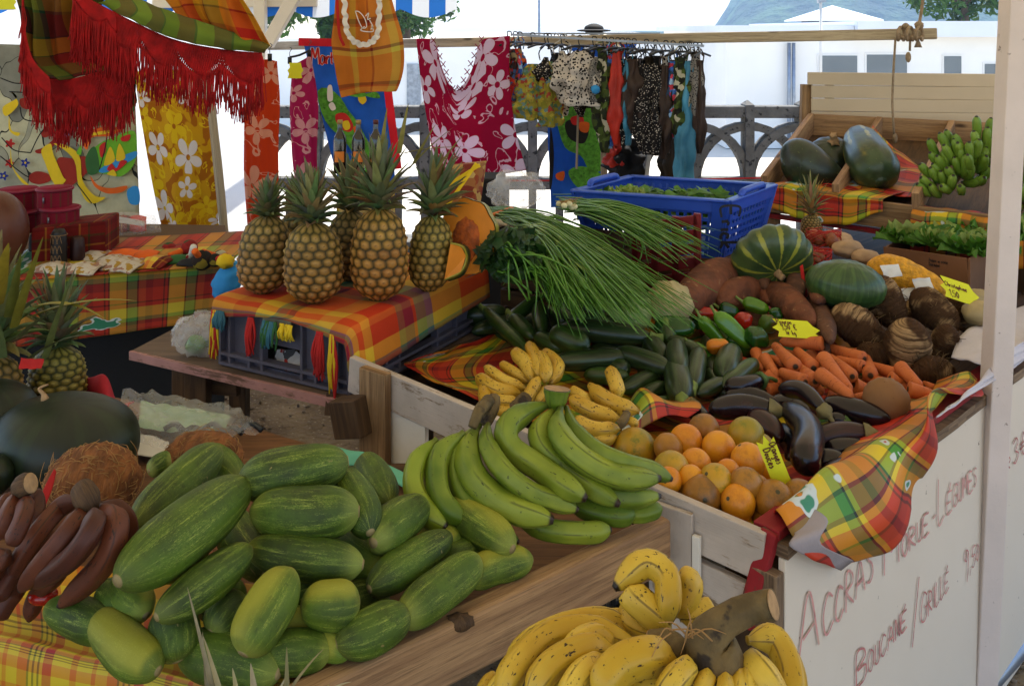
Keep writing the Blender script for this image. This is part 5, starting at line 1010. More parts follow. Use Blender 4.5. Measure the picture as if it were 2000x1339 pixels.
 # oranges
GO='oranges in the white board crate'
ORG=[(1240,878,40,'or_g','large greenish orange nearest the yellow bananas'),(1305,875,27,'or_b','brownish orange behind the large greenish one'),(1311,917,34,'or_g','yellow-green orange just below the plantain tips'),(1340,862,31,'or_o','clean bright orange in the back row beside the russet one'),(1375,839,29,'or_b','russet orange at the very back of the heap'),(1404,875,31,'or_o','orange with its navel facing out in the middle of the heap'),(1359,905,28,'or_o','bright orange in the middle of the heap'),(1398,939,31,'or_g','greenish speckled orange in the middle of the heap'),(1306,938,24,'or_o','orange half hidden behind the plantain tips'),(1371,968,37,'or_b','large dull brown-green orange on the crate board'),(1340,950,22,'or_o','orange in shade behind the large dull one'),(1457,851,34,'or_g','green-topped orange highest in the heap'),(1461,899,32,'or_o','bright orange with a dark scratch beside the price tag'),(1457,946,31,'or_b','dull orange below the scratched one'),(1441,981,32,'or_o','smooth bright orange in the front row'),(1512,978,37,'or_b','large russet orange beneath the price tag'),(1563,972,33,'or_b','olive-brown orange touching the oilcloth'),(1441,1016,26,'or_o','small bright yellow orange against the crate board'),(1502,1018,32,'or_b','russet orange at the front corner of the crate'),(1422,920,22,'or_o','orange peeping out between the navel one and the scratched one'),(1486,876,27,'or_g','green orange behind the price tag'),(1350,934,24,'or_o','orange in shade under the middle of the heap'),(1545,1005,20,'or_b','orange showing under the olive-brown one'),(1478,955,26,'or_b','orange half hidden behind the price tag'),(1270,905,30,'or_o',None),(1330,890,28,'or_o',None),(1420,955,30,'or_o',None),(1410,1000,28,'or_o',None),(1470,1000,28,'or_o',None),(1430,880,28,'or_b',None),(1530,960,28,'or_b',None),(1500,920,28,'or_o',None)]
for k,(x,y,r,m,lb)in enumerate(ORG):
 z=(.748 if y>1010 else .765)+(.02 if lb and y<1010 else 0 if lb else-.02)+(.02 if y<950 and lb and 1290<x<1480 else 0)
 p=G(x,y,z);rr=r*1.07*p.y/F;g=Geo();d=Vector((random.gauss(0,1),random.gauss(-.3,1),random.gauss(.2,1)))
 if k==5:d=Vector((-.1,-.85,-.5))
 g.blob(p,(rr,rr,rr*.96),rotto(d),28,18,lambda q:1+.015*nz(q,2,k)-.03*max(0,q.z-.95)*20*.3)
 solo(g,'orange',M[m],lb or 'orange buried beneath the heap','orange',GO)
 # ---------------------------------------------------------------- bananas, pineapples, greens
random.seed(33)
ban_prof=lambda r:(lambda t:r*(.30+.70*min(1,max(0,(t-.04)/.2))**.8 if t<.24 else(1 if t<.8 else max(.26,1-((t-.8)/.2)**2.2*.78))))
five=lambda a,t:1+.075*math.cos(5*a)+.02*math.cos(2*a)
def hand(name,cat,group,label,root,fingers,mat,z0,lb_mat='bstem',stem=None,seg=20,n=26,part='banana'):
 """root: px,py,z ; fingers: list of (pixel path, z list, radius px, material or None)"""
 R0=G(*root);t=thing(name,R0,label,cat,group)
 for(pp,zz,r,m)in fingers:
  zs=np.interp(np.linspace(0,1,len(pp)),np.linspace(0,1,len(zz)),zz)
  P=[G(x,y,z)for(x,y),z in zip(pp,zs)];D=sum(p.y for p in P)/len(P);g=Geo()
  g.sweep(P,ban_prof(r*D/F),seg,n,five,ends=True);g.build(part,m or mat,t)
 if stem:
  for(pp,zz,rr,cut)in stem:
   zs=np.interp(np.linspace(0,1,len(pp)),np.linspace(0,1,len(zz)),zz);P=[G(x,y,z)for(x,y),z in zip(pp,zs)];D=P[0].y;g=Geo()
   g.sweep(P,[q*D/F for q in rr],16,14,lambda a,tt:1+.10*nz((math.cos(a),math.sin(a),tt*3),2,rr[0]),ends=False,mi=0);st=g.build('stem',M[lb_mat],t)
   if cut:
    g=Geo();d=(P[-1]-P[-2]).normalized();g.blob(P[-1]+d*.0005,(rr[-1]*D/F*.97,rr[-1]*D/F*.97,.0025),rotto(d),16,8);g.build('cut_end',M['bstem_cut'],st)
 return t
z6=ZM(900,650,3.114);z5=ZM(440,840,2.684)
pl=M['plantain']
def zz6(*p):return[z6(*q)for q in p]
def zz5(*p):return[z5(*q)for q in p]
hand('plantain_hand','plantains','hands of green plantains','larger hand of green plantains whose cut stem points up at the yellow bananas',(1086,775,.97),[(zz6((545,430),(400,480),(290,560),(300,690),(480,820),(640,930),(765,1010)),(.965,.955,.90,.875),74/3.114,None),(zz6((575,450),(480,580),(500,700),(640,830),(800,940),(965,1045)),(.96,.93,.885,.86),66/3.114,None),(zz6((605,455),(590,590),(680,720),(840,830),(1010,880),(1215,885)),(.965,.94,.895,.885),74/3.114,None),(zz6((640,450),(690,590),(820,710),(1000,790),(1150,830),(1285,890)),(.96,.93,.90,.87),56/3.114,None),(zz6((560,470),(640,760),(820,960),(1000,1000),(1215,990)),(.93,.87,.85,.845),60/3.114,None),(zz6((600,1000),(800,1080),(960,1110),(1045,1085)),(.83,.825,.82,.815),60/3.114,None),(zz6((900,1060),(1060,1100),(1140,1090),(1220,1060)),(.82,.815,.815,.815),48/3.114,None)],pl,0,'plantain',stem=[(zz6((575,460),(580,400),(585,340)),(.955,.975,.992),[13,22,27],True)])
hand('plantain_hand','plantains','hands of green plantains','hand of green plantains with a dry brown stem, leaning against the cucumbers',(945,805,.95),[(zz6((110,560),(40,690),(60,850),(180,990),(340,1080),(565,1140)),(.945,.915,.87,.85),84/3.114,None),(zz6((165,540),(160,680),(260,840),(420,970),(560,1020),(715,1075)),(.95,.925,.875,.85),62/3.114,None),(zz5((1110,45),(1010,160),(990,300),(1060,430),(1160,510)),(.945,.91,.87,.85),58/2.684,M['plant_y']),(zz5((1250,10),(1130,120),(1110,260),(1150,390),(1260,480)),(.95,.92,.88,.855),60/2.684,None),(zz5((1290,20),(1220,130),(1220,270),(1290,400),(1400,500)),(.945,.91,.87,.85),50/2.684,None),(zz6((300,1100),(520,1190),(740,1210),(915,1195)),(.83,.82,.81,.808),62/3.114,None),(zz5((1300,470),(1420,530),(1540,585)),(.825,.82,.815),30/2.684,None)],pl,0,stem=[(zz6((140,560),(190,470),(200,400)),(.945,.965,.975),[12,13,14],False),(zz6((70,575),(110,480),(170,410)),(.955,.975,.98),[9,12,13],True)])
by=M['ban_y']
hand('banana_hand','bananas','hands of small yellow bananas','hand of blackening yellow bananas fanned out on the checked oilcloth',(1030,778,.80),[(zz6((480,270),(470,190),(410,60)),(.84,.85,.85),42/3.114,None),(zz6((545,310),(590,200),(500,110)),(.83,.84,.84),42/3.114,None),(zz6((510,300),(520,220),(480,120)),(.84,.855,.855),40/3.114,None),(zz6((440,290),(400,190),(320,110)),(.83,.845,.845),46/3.114,None),(zz6((420,300),(330,240),(240,185)),(.815,.825,.825),32/3.114,None),(zz6((400,340),(270,290),(145,205)),(.81,.82,.82),36/3.114,None),(zz6((370,370),(230,350),(95,265)),(.80,.81,.81),46/3.114,None),(zz6((480,265),(430,350),(380,440)),(.845,.83,.81),38/3.114,None),(zz6((530,315),(490,380),(450,430)),(.825,.81,.80),36/3.114,None),(zz6((210,450),(150,400),(150,310)),(.79,.80,.80),44/3.114,None),(zz6((360,420),(270,420),(180,400)),(.80,.795,.79),42/3.114,None),(zz6((340,470),(280,480),(220,470)),(.785,.78,.78),36/3.114,None),(zz6((500,330),(400,330),(300,350)),(.78,.78,.78),50/3.114,None)],by,0,stem=[(zz6((400,385),(370,430),(340,470)),(.835,.825,.815),[12,16,18],True)],seg=14,n=18)
hand('banana_hand','bananas','hands of small yellow bananas','hand of yellow bananas with one standing upright beside the oranges',(1215,820,.83),[(zz6((955,395),(945,320),(905,215)),(.83,.845,.85),46/3.114,None),(zz6((1085,480),(930,430),(790,340)),(.83,.845,.84),50/3.114,None),(zz6((970,525),(820,480),(660,395)),(.83,.835,.84),48/3.114,None),(zz6((975,580),(820,590),(690,530)),(.82,.825,.825),50/3.114,None),(zz6((800,430),(730,380),(670,345)),(.82,.825,.825),36/3.114,None),(zz6((950,630),(860,650),(760,610)),(.81,.81,.81),36/3.114,None),(zz6((1070,560),(1040,540),(1000,530)),(.815,.815,.815),30/3.114,None),(zz6((850,470),(880,430),(780,310)),(.815,.82,.82),38/3.114,None)],by,0,stem=[(zz6((960,560),(985,540),(1010,490)),(.84,.845,.85),[9,9,8],False)],seg=14,n=18)
rb=M['ban_red'];z4=ZM(0,960,3.532)
def zz4(*p):return[z4(*q)for q in p]
hand('red_banana_hand','red bananas','hands of red bananas','hand of dusky red bananas hanging from a thick stem in front of the coconut',(172,975,.95),[(zz4((560,60),(420,110),(230,330),(40,650)),(.96,.94,.92,.86),66/3.532,None),(zz4((590,110),(500,240),(330,450),(140,680)),(.96,.965,.93,.865),74/3.532,None),(zz4((640,120),(640,250),(470,480),(200,640)),(.965,.985,.94,.87),76/3.532,None),(zz4((690,100),(800,230),(720,480),(410,790)),(.965,.975,.93,.845),84/3.532,None),(zz4((690,80),(830,130),(890,260),(800,440)),(.95,.94,.91,.88),60/3.532,None),(zz4((560,90),(330,420),(180,560),(20,840)),(.92,.88,.84,.785),62/3.532,None),(zz4((600,200),(400,560),(260,700),(200,890)),(.90,.86,.82,.78),60/3.532,None),(zz4((520,120),(260,420),(100,560),(20,720)),(.91,.89,.86,.80),60/3.532,None)],rb,0,'wood_dark',stem=[(zz4((610,110),(600,50),(560,-20),(530,-50)),(.97,.985,.99,.995),[20,25,22,8],False)])
hand('red_banana_hand','red bananas','hands of red bananas','hand of red bananas partly cut off by the picture edge near the dark watermelons',(45,940,.97),[(zz4((100,0),(20,120),(-60,300)),(.975,.96,.93),60/3.532,None),(zz4((140,0),(60,150),(-10,330)),(.975,.97,.94),60/3.532,None),(zz4((170,0),(170,150),(120,280),(70,365)),(.975,.975,.96,.945),62/3.532,None),(zz4((210,-10),(260,60),(250,220)),(.965,.95,.93),50/3.532,None),(zz4((60,420),(-20,500),(-90,640)),(.92,.90,.88),70/3.532,None),(zz4((150,480),(60,600),(-40,760)),(.89,.87,.85),70/3.532,None),(zz4((120,640),(40,760),(-30,880)),(.85,.83,.81),70/3.532,None)],rb,0,'wood_dark',stem=[(zz4((150,10),(160,-40),(210,-60)),(.98,.995,1.0),[16,22,20],True)])
# big yellow bunch in front
zB=ZM(940,1000,1.887)
def zzB(*p):return[zB(*q)for q in p]
by2=M['ban_big']
def hB(pp,zz,r):return(zzB(*pp),zz,r/1.887,None)
hand('plantain_bunch','bananas',None,'speckled ripe yellow plantains on a thick sawn stalk in front of the counter panel',(1380,1240,.90),[hB([(600,500),(420,430),(250,450),(130,560),(60,680)],(.87,.90,.89,.87),48),hB([(610,470),(470,400),(330,410),(180,480),(90,600)],(.865,.885,.875,.85),46),hB([(640,440),(540,395),(440,400),(330,440)],(.86,.87,.865,.86),36),hB([(500,520),(380,500),(260,560),(170,680)],(.885,.905,.90,.88),50),hB([(460,540),(370,590),(300,700)],(.90,.905,.89),44),hB([(720,540),(600,530),(500,570),(420,680)],(.895,.925,.92,.90),66),hB([(780,560),(720,610),(660,700)],(.90,.92,.90),48),hB([(850,580),(820,640),(790,720)],(.895,.905,.89),34),hB([(900,590),(900,650),(880,720)],(.895,.905,.89),32),hB([(950,570),(950,640),(940,720)],(.89,.90,.88),36),hB([(970,540),(1040,610),(1100,720)],(.89,.90,.87),60),hB([(980,470),(1080,470),(1140,580),(1150,720)],(.88,.875,.86,.84),52),hB([(1000,560),(980,640),(1000,740)],(.885,.895,.87),46),hB([(700,640),(620,650),(560,720)],(.88,.885,.86),56),hB([(560,640),(480,680),(440,760)],(.87,.87,.85),56),hB([(330,640),(240,700),(200,760)],(.86,.86,.85),50),hB([(160,590),(80,640),(10,760)],(.85,.85,.82),46),hB([(60,600),(20,640),(-20,720)],(.83,.83,.81),30),hB([(660,440),(690,330),(680,230),(600,190),(490,280)],(.885,.925,.945,.95,.93),50),hB([(690,430),(640,380),(570,320),(550,290)],(.885,.905,.92,.925),54),hB([(560,330),(540,370),(560,410),(640,440)],(.89,.885,.885,.88),34),hB([(700,380),(750,330),(770,260),(720,240)],(.89,.905,.925,.93),44),hB([(730,390),(800,370),(850,350)],(.885,.89,.89),42),hB([(780,420),(840,410),(900,420)],(.875,.875,.87),30),hB([(480,500),(450,470),(410,450),(300,500)],(.88,.89,.90,.90),40)],by2,0,stem=[(zzB((880,600),(860,540),(830,470),(900,400),(1000,350),(1075,340)),(.89,.905,.925,.945,.955,.965),[54,58,42,30,27,28],True),(zzB((740,520),(690,470),(620,460)),(.91,.905,.90),[26,20,14],True),(zzB((680,460),(660,400),(670,340)),(.89,.90,.92),[16,12,9],False)],seg=18)
g=Geo()
for k in range(9):
 p=G(*zB(620+random.random()*260,420+random.random()*60),.955);q=p+Vector((random.uniform(-.05,.06),random.uniform(-.02,.02),random.uniform(-.03,.03)));g.sweep([p,p.lerp(q,.5)+Vector((0,0,.008)),q],[.0012,.0009,.0004],4,6,ends=False)
solo(g,'dry_fibres',M['fibre'],'wisps of dry straw fibre lying across the sawn banana stalk','fibres')
# pineapples
def pineapple(px,py,w,h,zb,label,crown_h,crown_w,cn,group='pineapples',lean=0,top=None,tint=(1,1,1),cr_tint=(1,1,1),rows=10,cols=14,seedk=0,ratio=.5,D=None,small=False,body=True,tilt=(0,0)):
 rr=random.Random(seedk+5);base=G(px,py,zb)if D is None else W(px,py,D);D=base.y;k=D/F;W2=w/2*k;H_=h*k
 t=thing('pineapple',base,label,'pineapple',group);W2*=.96;H_*=1.05
 NA,NR=cols*8,rows*8;V=[];cols_=[];sh_=1.0/cols
 for i in range(NR+1):
  u=i/NR;prof=(1-abs(2*u-1)**3.2)**.5*(1.02-.16*u)if 0<u<1 else 0
  prof=max(prof,.22 if u>.5 else .35)
  for j in range(NA):
   v=j/NA;v2=v+u*3*sh_*.5
   best=9;sec=9;bx_=by_=0
   y=u*rows
   for r in(math.floor(y-.5),math.floor(y-.5)+1):
    off=.5*(r%2);x=v2*cols-off;cx_=math.floor(x)+.5
    for c_ in(cx_-1,cx_,cx_+1):
     dx=x-c_;dy=(y-(r+.5))*1.0;d=math.hypot(dx,dy*.95)
     if d<best:sec=best;best=d;bx_,by_,bid=dx,dy,(r,round(c_)%cols)
     elif d<sec:sec=d
   e=max(0,min(1,(sec-best)/.42));hgt=(e**.6)*.055+max(0,1-math.hypot(bx_,by_-.08)/.24)*.075-.02
   hv=nz((bid[0]*3.1,bid[1]*2.7,seedk),1);R_=W2*prof*(1+hgt*(1 if prof>.4 else .3))
   a=2*math.pi*v;V.append(base+Vector((math.cos(a)*R_+tilt[0]*u*H_,math.sin(a)*R_*.95+tilt[1]*u*H_,u*H_)))
   lowc=hx('#a06628');hic=hx('#8c7434');m=min(1,max(0,u*1.1+hv*.3));c0=[lowc[q]*(1-m)+hic[q]*m for q in range(3)]
   cen=max(0,1-math.hypot(bx_*1.1,by_-.02)/.36);tan=hx('#b8986a');edge=hx('#23270e');dk=hx('#4a2c14')
   c1=[edge[q]*(1-e**1.1)+c0[q]*e**1.1 for q in range(3)];c1=[c1[q]*(1-cen*.75)+tan[q]*cen*.75 for q in range(3)]
   pt=max(0,1-math.hypot(bx_*1.6,by_+.02)/.12);c1=[c1[q]*(1-pt)+dk[q]*pt for q in range(3)]
   c1=[c1[q]*(1+.25*hv)*tint[q]for q in range(3)];cols_.append((*c1,1))
 Fc=[(i*NA+j,i*NA+(j+1)%NA,(i+1)*NA+(j+1)%NA,(i+1)*NA+j)for i in range(NR)for j in range(NA)]
 V.append(base+Vector((0,0,.002)));cols_.append((.2,.15,.05,1));V.append(base+Vector((tilt[0]*H_,tilt[1]*H_,H_)));cols_.append((.1,.1,.03,1))
 Fc+=[(NR*NA+NA,(j+1)%NA,j)for j in range(NA)]+[(NR*NA+NA+1,NR*NA+j,NR*NA+(j+1)%NA)for j in range(NA)]
 g=Geo();g.add(V,Fc,None,0,cols_)
 g.build('body',M['pine'],t)
 g=Geo();ch=crown_h*k*.74;cw=crown_w*k*1.05;cb=base+Vector((tilt[0]*H_,tilt[1]*H_,H_*.97));ax=Vector((lean,0,1)).normalized()
 random.seed(seedk+100)
 for q in range(cn):
  f=q/cn;an=q*2.399;out=Vector((math.cos(an),math.sin(an),0));el=.5+.98*f**.8
  d=(out*math.cos(el)+ax*math.sin(el));L=ch*(.42+.62*f**.7)*rr.uniform(.85,1.1);c=(hx('#66724f')if rr.random()<.75 else hx('#83835a'))
  c=[c[i]*rr.uniform(.75,1.3)*cr_tint[i]for i in range(3)];m=rr.random()
  if m<.15:c=[c[0]*1.3,c[1]*.9,c[2]*.8]
  g.leaf(cb+ax*ch*.34*f+out*W2*.22*(1-f*.6),d,L,cw*rr.uniform(.85,1.1),.9-.55*f+rr.uniform(-.1,.15),n=8,fold=.35,col=(*c,1))
 g.build('crown',M['pineleaf'],t);return t
zt_=C1.z+Hc+.012
pineapple(513,570,108,142,zt_,'golden pineapple with a small tight crown at the shelf end of the crate',88,19,60,seedk=1,lean=.12,tilt=(.05,.02))
pineapple(614,588,120,148,zt_,'stout tan pineapple with a wide bushy crown at the front of the crate',124,24,70,seedk=2,tilt=(-.02,-.03),lean=-.06,tint=(1.0,.98,.85))
pineapple(741,583,118,168,zt_,'tallest orange-yellow pineapple with long pale crown leaves on the crate',150,25,60,seedk=3,tint=(1.15,1.0,.75),cr_tint=(1.05,1.02,1))
pineapple(838,566,90,138,zt_,'narrow greenish pineapple whose crown leans toward the cut pumpkin',140,24,56,seedk=4,lean=.2,tilt=(.05,.03),tint=(.95,1.05,.8))
pineapple(584,545,96,128,zt_,'pineapple standing behind the golden one and the stout tan one',90,20,50,seedk=5,tint=(.8,.85,.8))
pineapple(684,545,96,128,zt_,'dark pineapple behind the stout tan one and the tallest one',120,22,50,seedk=6,tint=(.75,.8,.8))
g=Geo();random.seed(9);D=2.45
for(x,y,x2,y2,w)in((742,330,755,215,15),(780,300,797,205,14),(800,330,880,250,12),(790,300,905,285,12),(850,340,906,262,14),(810,320,850,245,13)):
 A_=W(x,y,D);B2_=W(x2,y2,D-.05);g.leaf(A_,(B2_-A_)+Vector((0,0,.02)),(B2_-A_).length*1.04,w*D/F,.25,n=8,fold=.2,col=hx('#8a8448'))
solo(g,'long_crown_leaves',M['pineleaf'],'long yellowing pineapple leaves rising above the tallest crowns','leaves')
# left pineapples
pineapple(-20,850,130,150,.80,'big pineapple at the picture edge with long yellow-tipped leaves',250,42,46,seedk=7,D=2.03,cr_tint=(1.1,1.1,.9))
pineapple(112,800,112,118,.80,'green pineapple standing behind the largest dark watermelon',160,26,56,seedk=8,D=2.14,tint=(.8,1.05,.7))
g=Geo();D=1.92
for(x,y,x2,y2,w,bend,c)in((30,640,80,470,34,.1,'#6f6a22'),(-10,600,15,480,60,.1,'#8a7a24'),(60,620,250,555,30,.45,'#86802e'),(70,600,200,590,26,.8,'#8c8430'),(20,620,40,500,34,.0,'#5a5e24'),(90,700,130,560,26,.3,'#5c6434'),(60,700,160,640,28,.5,'#4f5a34'),(0,700,-20,580,40,.2,'#4c5830'),(40,660,110,600,34,.4,'#56603a')):
 A_=W(x,y,D);B2_=W(x2,y2,D-.04);g.leaf(A_,(B2_-A_)+Vector((0,0,.05*bend)),(B2_-A_).length*1.05,w*D/F*.8,bend,n=10,fold=.18,col=hx(c))
solo(g,'drooping_crown_leaves',M['pineleaf'],'long drooping yellow-green pineapple leaves at the picture edge','leaves')
g=Geo();c=W(66,706,1.98);g.patch([[c+Vector((-.03,0,.008)),c+Vector((.022,0,.006))],[c+Vector((-.026,-.01,-.012)),c+Vector((.02,-.01,-.012))]],6,4,lambda u,v,q:(0,.01*nz(q,60),0));solo(g,'red_label',M['p_red'],'small red paper label stuck on the green pineapple','label')
# watermelons, coconuts
def wm(px,py,rx,ry,D,lb,seed,mat='wmelon',stemp=None):
 p=W(px,py,D);t=thing('watermelon',p,lb,'watermelon','dark watermelons');g=Geo();g.blob(p,(rx*D/F,(rx+ry)/2*D/F,ry*D/F),Matrix.Rotation(.1,3,'Y'),48,30,ribbed(9,.012));g.build('rind',M[mat],t)
 if stemp:
  g=Geo();q=W(*stemp,D-.03);g.sweep([q,q+Vector((-.004,0,.012)),q+Vector((-.012,0,.022)),q+Vector((.006,0,.030))],[.008,.004,.003,.002],6,10,ends=False);g.build('stem',M['bstem_cut'],t)
wm(128,862,138,104,1.84,'largest dark green watermelon with a dry stem, behind the coconut',1,stemp=(88,780));wm(-25,815,92,84,1.90,'dark watermelon at the picture edge behind the largest one',2);wm(-30,930,52,48,1.70,'dark watermelon barely showing at the picture edge above the red bananas',3)
def coconut(px,py,rx,ry,D,lb,seed):
 p=W(px,py,D);t=thing('coconut',p,lb,'coconut','coconuts');random.seed(seed);g=Geo();g.blob(p,(rx*D/F,(rx+ry)/2*D/F,ry*D/F),None,40,26,lambda d:1+.06*nz(d,2,seed)+.03*nz(d,14,seed));g.build('husk',M['coco'],t);g=Geo()
 for k in range(220):
  d=Vector((random.gauss(0,1),random.gauss(0,1)-.5,random.gauss(0,1)+.3)).normalized();s_=p+Vector((d.x*rx,d.y*(rx+ry)/2,d.z*ry))*D/F;tn=Vector((random.gauss(0,1),random.gauss(0,.5),random.gauss(0,.5))).normalized()
  tn=(tn-d*tn.dot(d)).normalized();L=random.uniform(.012,.03)*(1.9 if k<14 else 1);e=s_+tn*L-d*L*L*8+d*(.012 if k<14 else .001);g.sweep([s_-d*.002,s_+tn*L*.5+d*.002,e],[.0008,.0007,.0003],4,5,ends=False)
 g.build('fibres',M['fibre'],t)
coconut(182,938,90,66,1.66,'hairy brown coconut between the largest watermelon and the red bananas',1);coconut(396,894,76,48,1.82,'coconut half hidden behind the cucumbers',2)
g=Geo();c=W(85,955,1.56);g.patch([[c+Vector((.018,0,.035)),c+Vector((.022,0,.03))],[c,c+Vector((.014,0,-.002))],[c+Vector((-.012,0,-.04)),c+Vector((-.004,0,-.045))]],5,8);solo(g,'red_flag',M['p_red'],'narrow red paper flag stuck beside the coconut','flag',solid=.001)
rnd('tomato','tomato','red-orange tomato glimpsed beneath the red bananas',84,1162,28,16,.82,M['pepper_r'])
# dry crown at the bottom edge
g=Geo();D=1.08;random.seed(5)
for(x,y,x2,y2,w,b,c)in((425,1400,370,1160,17,.05,'#8c8264'),(405,1360,396,1240,10,.0,'#8f8466'),(440,1400,400,1250,18,.1,'#9a8e66'),(480,1390,640,1310,20,1.1,'#a89a78'),(500,1400,490,1300,24,.3,'#9c9070'),(540,1400,620,1268,18,.5,'#8c8058'),(560,1400,560,1270,16,.2,'#7c7448'),(600,1400,680,1325,20,.9,'#a8a084'),(470,1420,455,1310,22,.2,'#a39a6c'),(520,1420,560,1320,20,.4,'#a8a07c'),(580,1420,640,1340,16,.4,'#87913c')):
 A_=W(x,y,D);B2_=W(x2,y2,D+.02);g.leaf(A_,(B2_-A_)+Vector((0,0,.04*b)),(B2_-A_).length*1.06,w*D/F,b*1.2,n=10,fold=.3,col=hx(c))
solo(g,'dry_pineapple_crown',M['pineleaf'],'dry straw-coloured pineapple leaf tips in front of the cucumbers','dry leaves')
# cut pumpkin
p=W(912,462,2.52);t=thing('cut_pumpkin',p,'halved pumpkin showing orange flesh and stringy seeds behind the narrow pineapple','pumpkin');D=2.52
fa=Vector((-.42,-.90,.12)).normalized();R=rotto(fa);rx_,ry_=50*D/F*1.25,74*D/F
def half(seg=44,n=16):
 g=Geo();V=[];
 upv=(Vector((0,0,1))-fa*fa.z).normalized();rt=fa.cross(upv)
 for i in range(n+1):
  th=(math.pi/2)*i/n
  for j in range(seg):
   a=2*math.pi*j/seg;rr=1+.03*math.cos(a*9)
   V.append(p+(rt*math.cos(a)*rx_+upv*math.sin(a)*ry_)*math.sin(th)*rr-fa*math.cos(th)*rx_*1.05)
 g.add(V,[(i*seg+j,(i+1)*seg+j,(i+1)*seg+(j+1)%seg,i*seg+(j+1)%seg)for i in range(n)for j in range(seg)]);g.build('rind',M['squash'],t)
 g=Geo();V=[]
 for i in range(9):
  f=i/8
  for j in range(seg):a=2*math.pi*j/seg;V.append(p+(rt*math.cos(a)*rx_+upv*math.sin(a)*ry_)*f*.985*(1+.03*math.cos(a*9))+fa*(.004 if f>.5 else-.012*(1-f*2)+.004))
 g.add(V,[(i*seg+j,(i+1)*seg+j,(i+1)*seg+(j+1)%seg,i*seg+(j+1)%seg)for i in range(8)for j in range(seg)]);g.build('flesh',M['pflesh'],t)
 g=Geo();g.blob(p-upv*.008,(rx_*.50,.012,ry_*.60),Matrix((rt,fa,upv)).transposed(),36,20,lambda d:1+.12*nz(d,4)+.06*nz(d,14));g.build('seed_hollow',M['pseed'],t)
half()
p=W(884,512,2.42);t=thing('pumpkin_wedge',p,'wedge of orange pumpkin leaning against the halved one','pumpkin wedge');g=Geo();D=2.42
A_,B2_,C_=W(868,545,D),W(880,475,D),W(909,488,D+.02);dd=Vector((.03,.05,0));g.add([A_,B2_,W(900,480,D+.01),W(910,500,D+.02),W(900,530,D+.01)],[(4,3,2,1,0)]);g.build('flesh',M['pflesh'],t,smooth=False)
g=Geo();rows=[[B2_,W(902,482,D+.01),W(910,503,D+.02),W(899,530,D+.01),A_],[W(886,474,D+.03),W(912,482,D+.05),W(918,505,D+.06),W(905,536,D+.05),W(878,548,D+.03)]];g.patch(rows,16,5);g.build('rind',M['squash'],t,solid=.004)
# scallions
def scal(name,label,starts,ends_,n,seed,mid,wr=.0041,hump=.045):
 random.seed(seed);g=Geo();t=thing(name,W(*starts[0],2.75),label,'scallions','bunches of scallions')
 for k in range(n):
  f=random.random();e=random.random();s0=crt([Vector((x,y,0))for x,y in starts],[f])[0];e0=crt([Vector((x,y,0))for x,y in ends_],[min(1,max(0,.62*f+.38*e+random.gauss(0,.1)))])[0]
  L=random.uniform(.55,1.06);zS=1.02+random.uniform(-.03,.03);A_=G(s0[0]+random.gauss(0,6),s0[1]+random.gauss(0,5),zS);zE=mid[1]+random.uniform(-.01,.06)+.08*(1-L);B2_=G(e0[0]+random.gauss(0,14),max(e0[1]+random.gauss(0,8),395),zE)
  B2_=A_.lerp(B2_,L);h_=hump*random.uniform(.5,1.5)*L;sdv=Vector((random.gauss(0,.012),random.gauss(0,.012),0))
  P=[A_,A_.lerp(B2_,.3)+up*h_+sdv,A_.lerp(B2_,.65)+up*h_*.8+sdv,B2_-up*.012*random.random()]
  if random.random()<.10:P[-1]=P[-2]+Vector((random.gauss(0,.03),-.03,-.09))
  r=wr*random.uniform(.6,1.3);c=1
  g.sweep(P,[r,r*1.15,r,r*.75,r*.25],5,13,ends=False,flat=.6)
 g.build('leaves',M['scallion'],t);return t
scal('scallion_bunch','biggest bunch of scallions cascading from the cut pumpkin down to the cabbage',[(960,412),(985,420),(1010,445),(1020,475)],[(1350,560),(1330,610),(1250,625),(1150,612),(1060,575)],540,1,(0,.90))
scal('scallion_bunch','second bunch of scallions fanning out across the front of the blue basket',[(1090,396),(1110,402),(1130,410)],[(1400,452),(1395,480),(1370,500),(1330,520)],150,2,(0,.97),hump=.03)
scal('scallion_bunch','loose scallion stalks trailing over the courgettes',[(1000,450),(1020,470),(1010,500)],[(1060,560),(1120,640),(1230,600),(1300,590)],60,3,(0,.86),hump=.04)
t=thing('scallion_roots',W(1100,400,2.8),'white scallion bulbs with stringy roots in front of the blue basket','scallion bulbs');random.seed(3)
for k in range(7):
 g=Geo();c=W(1092+5*k,400+random.uniform(-4,5),2.8+random.uniform(-.03,.03));g.blob(c,(.010,.010,.009),None,12,8);g.build('bulb',M['scal_white'],t)
g=Geo()
for k in range(36):s_=W(1095+random.random()*24,397,2.79);g.sweep([s_,s_+Vector((random.gauss(0,.012),-.004,.008)),s_+Vector((random.gauss(0,.022),-.005,random.uniform(-.01,.022)))],[.0008,.0006,.0004],4,5,ends=False)
g.build('roots',M['fibre'],t)
sausage('carrot','carrot',None,'lone carrot lying on the scallions beside the cut pumpkin',(1002,408),(955,422),1.045,1.05,6,M['carrot'],taper=ct_prof,seg=12,n=18)
sausage('radish','radish',None,'white radish with a thin root beside the lone carrot',(956,432),(1045,452),1.05,1.03,8,M['radish'],taper=lambda t:1-.1*t if t<.25 else max(.06,.9*(1-t)**2.2),seg=12,n=20)
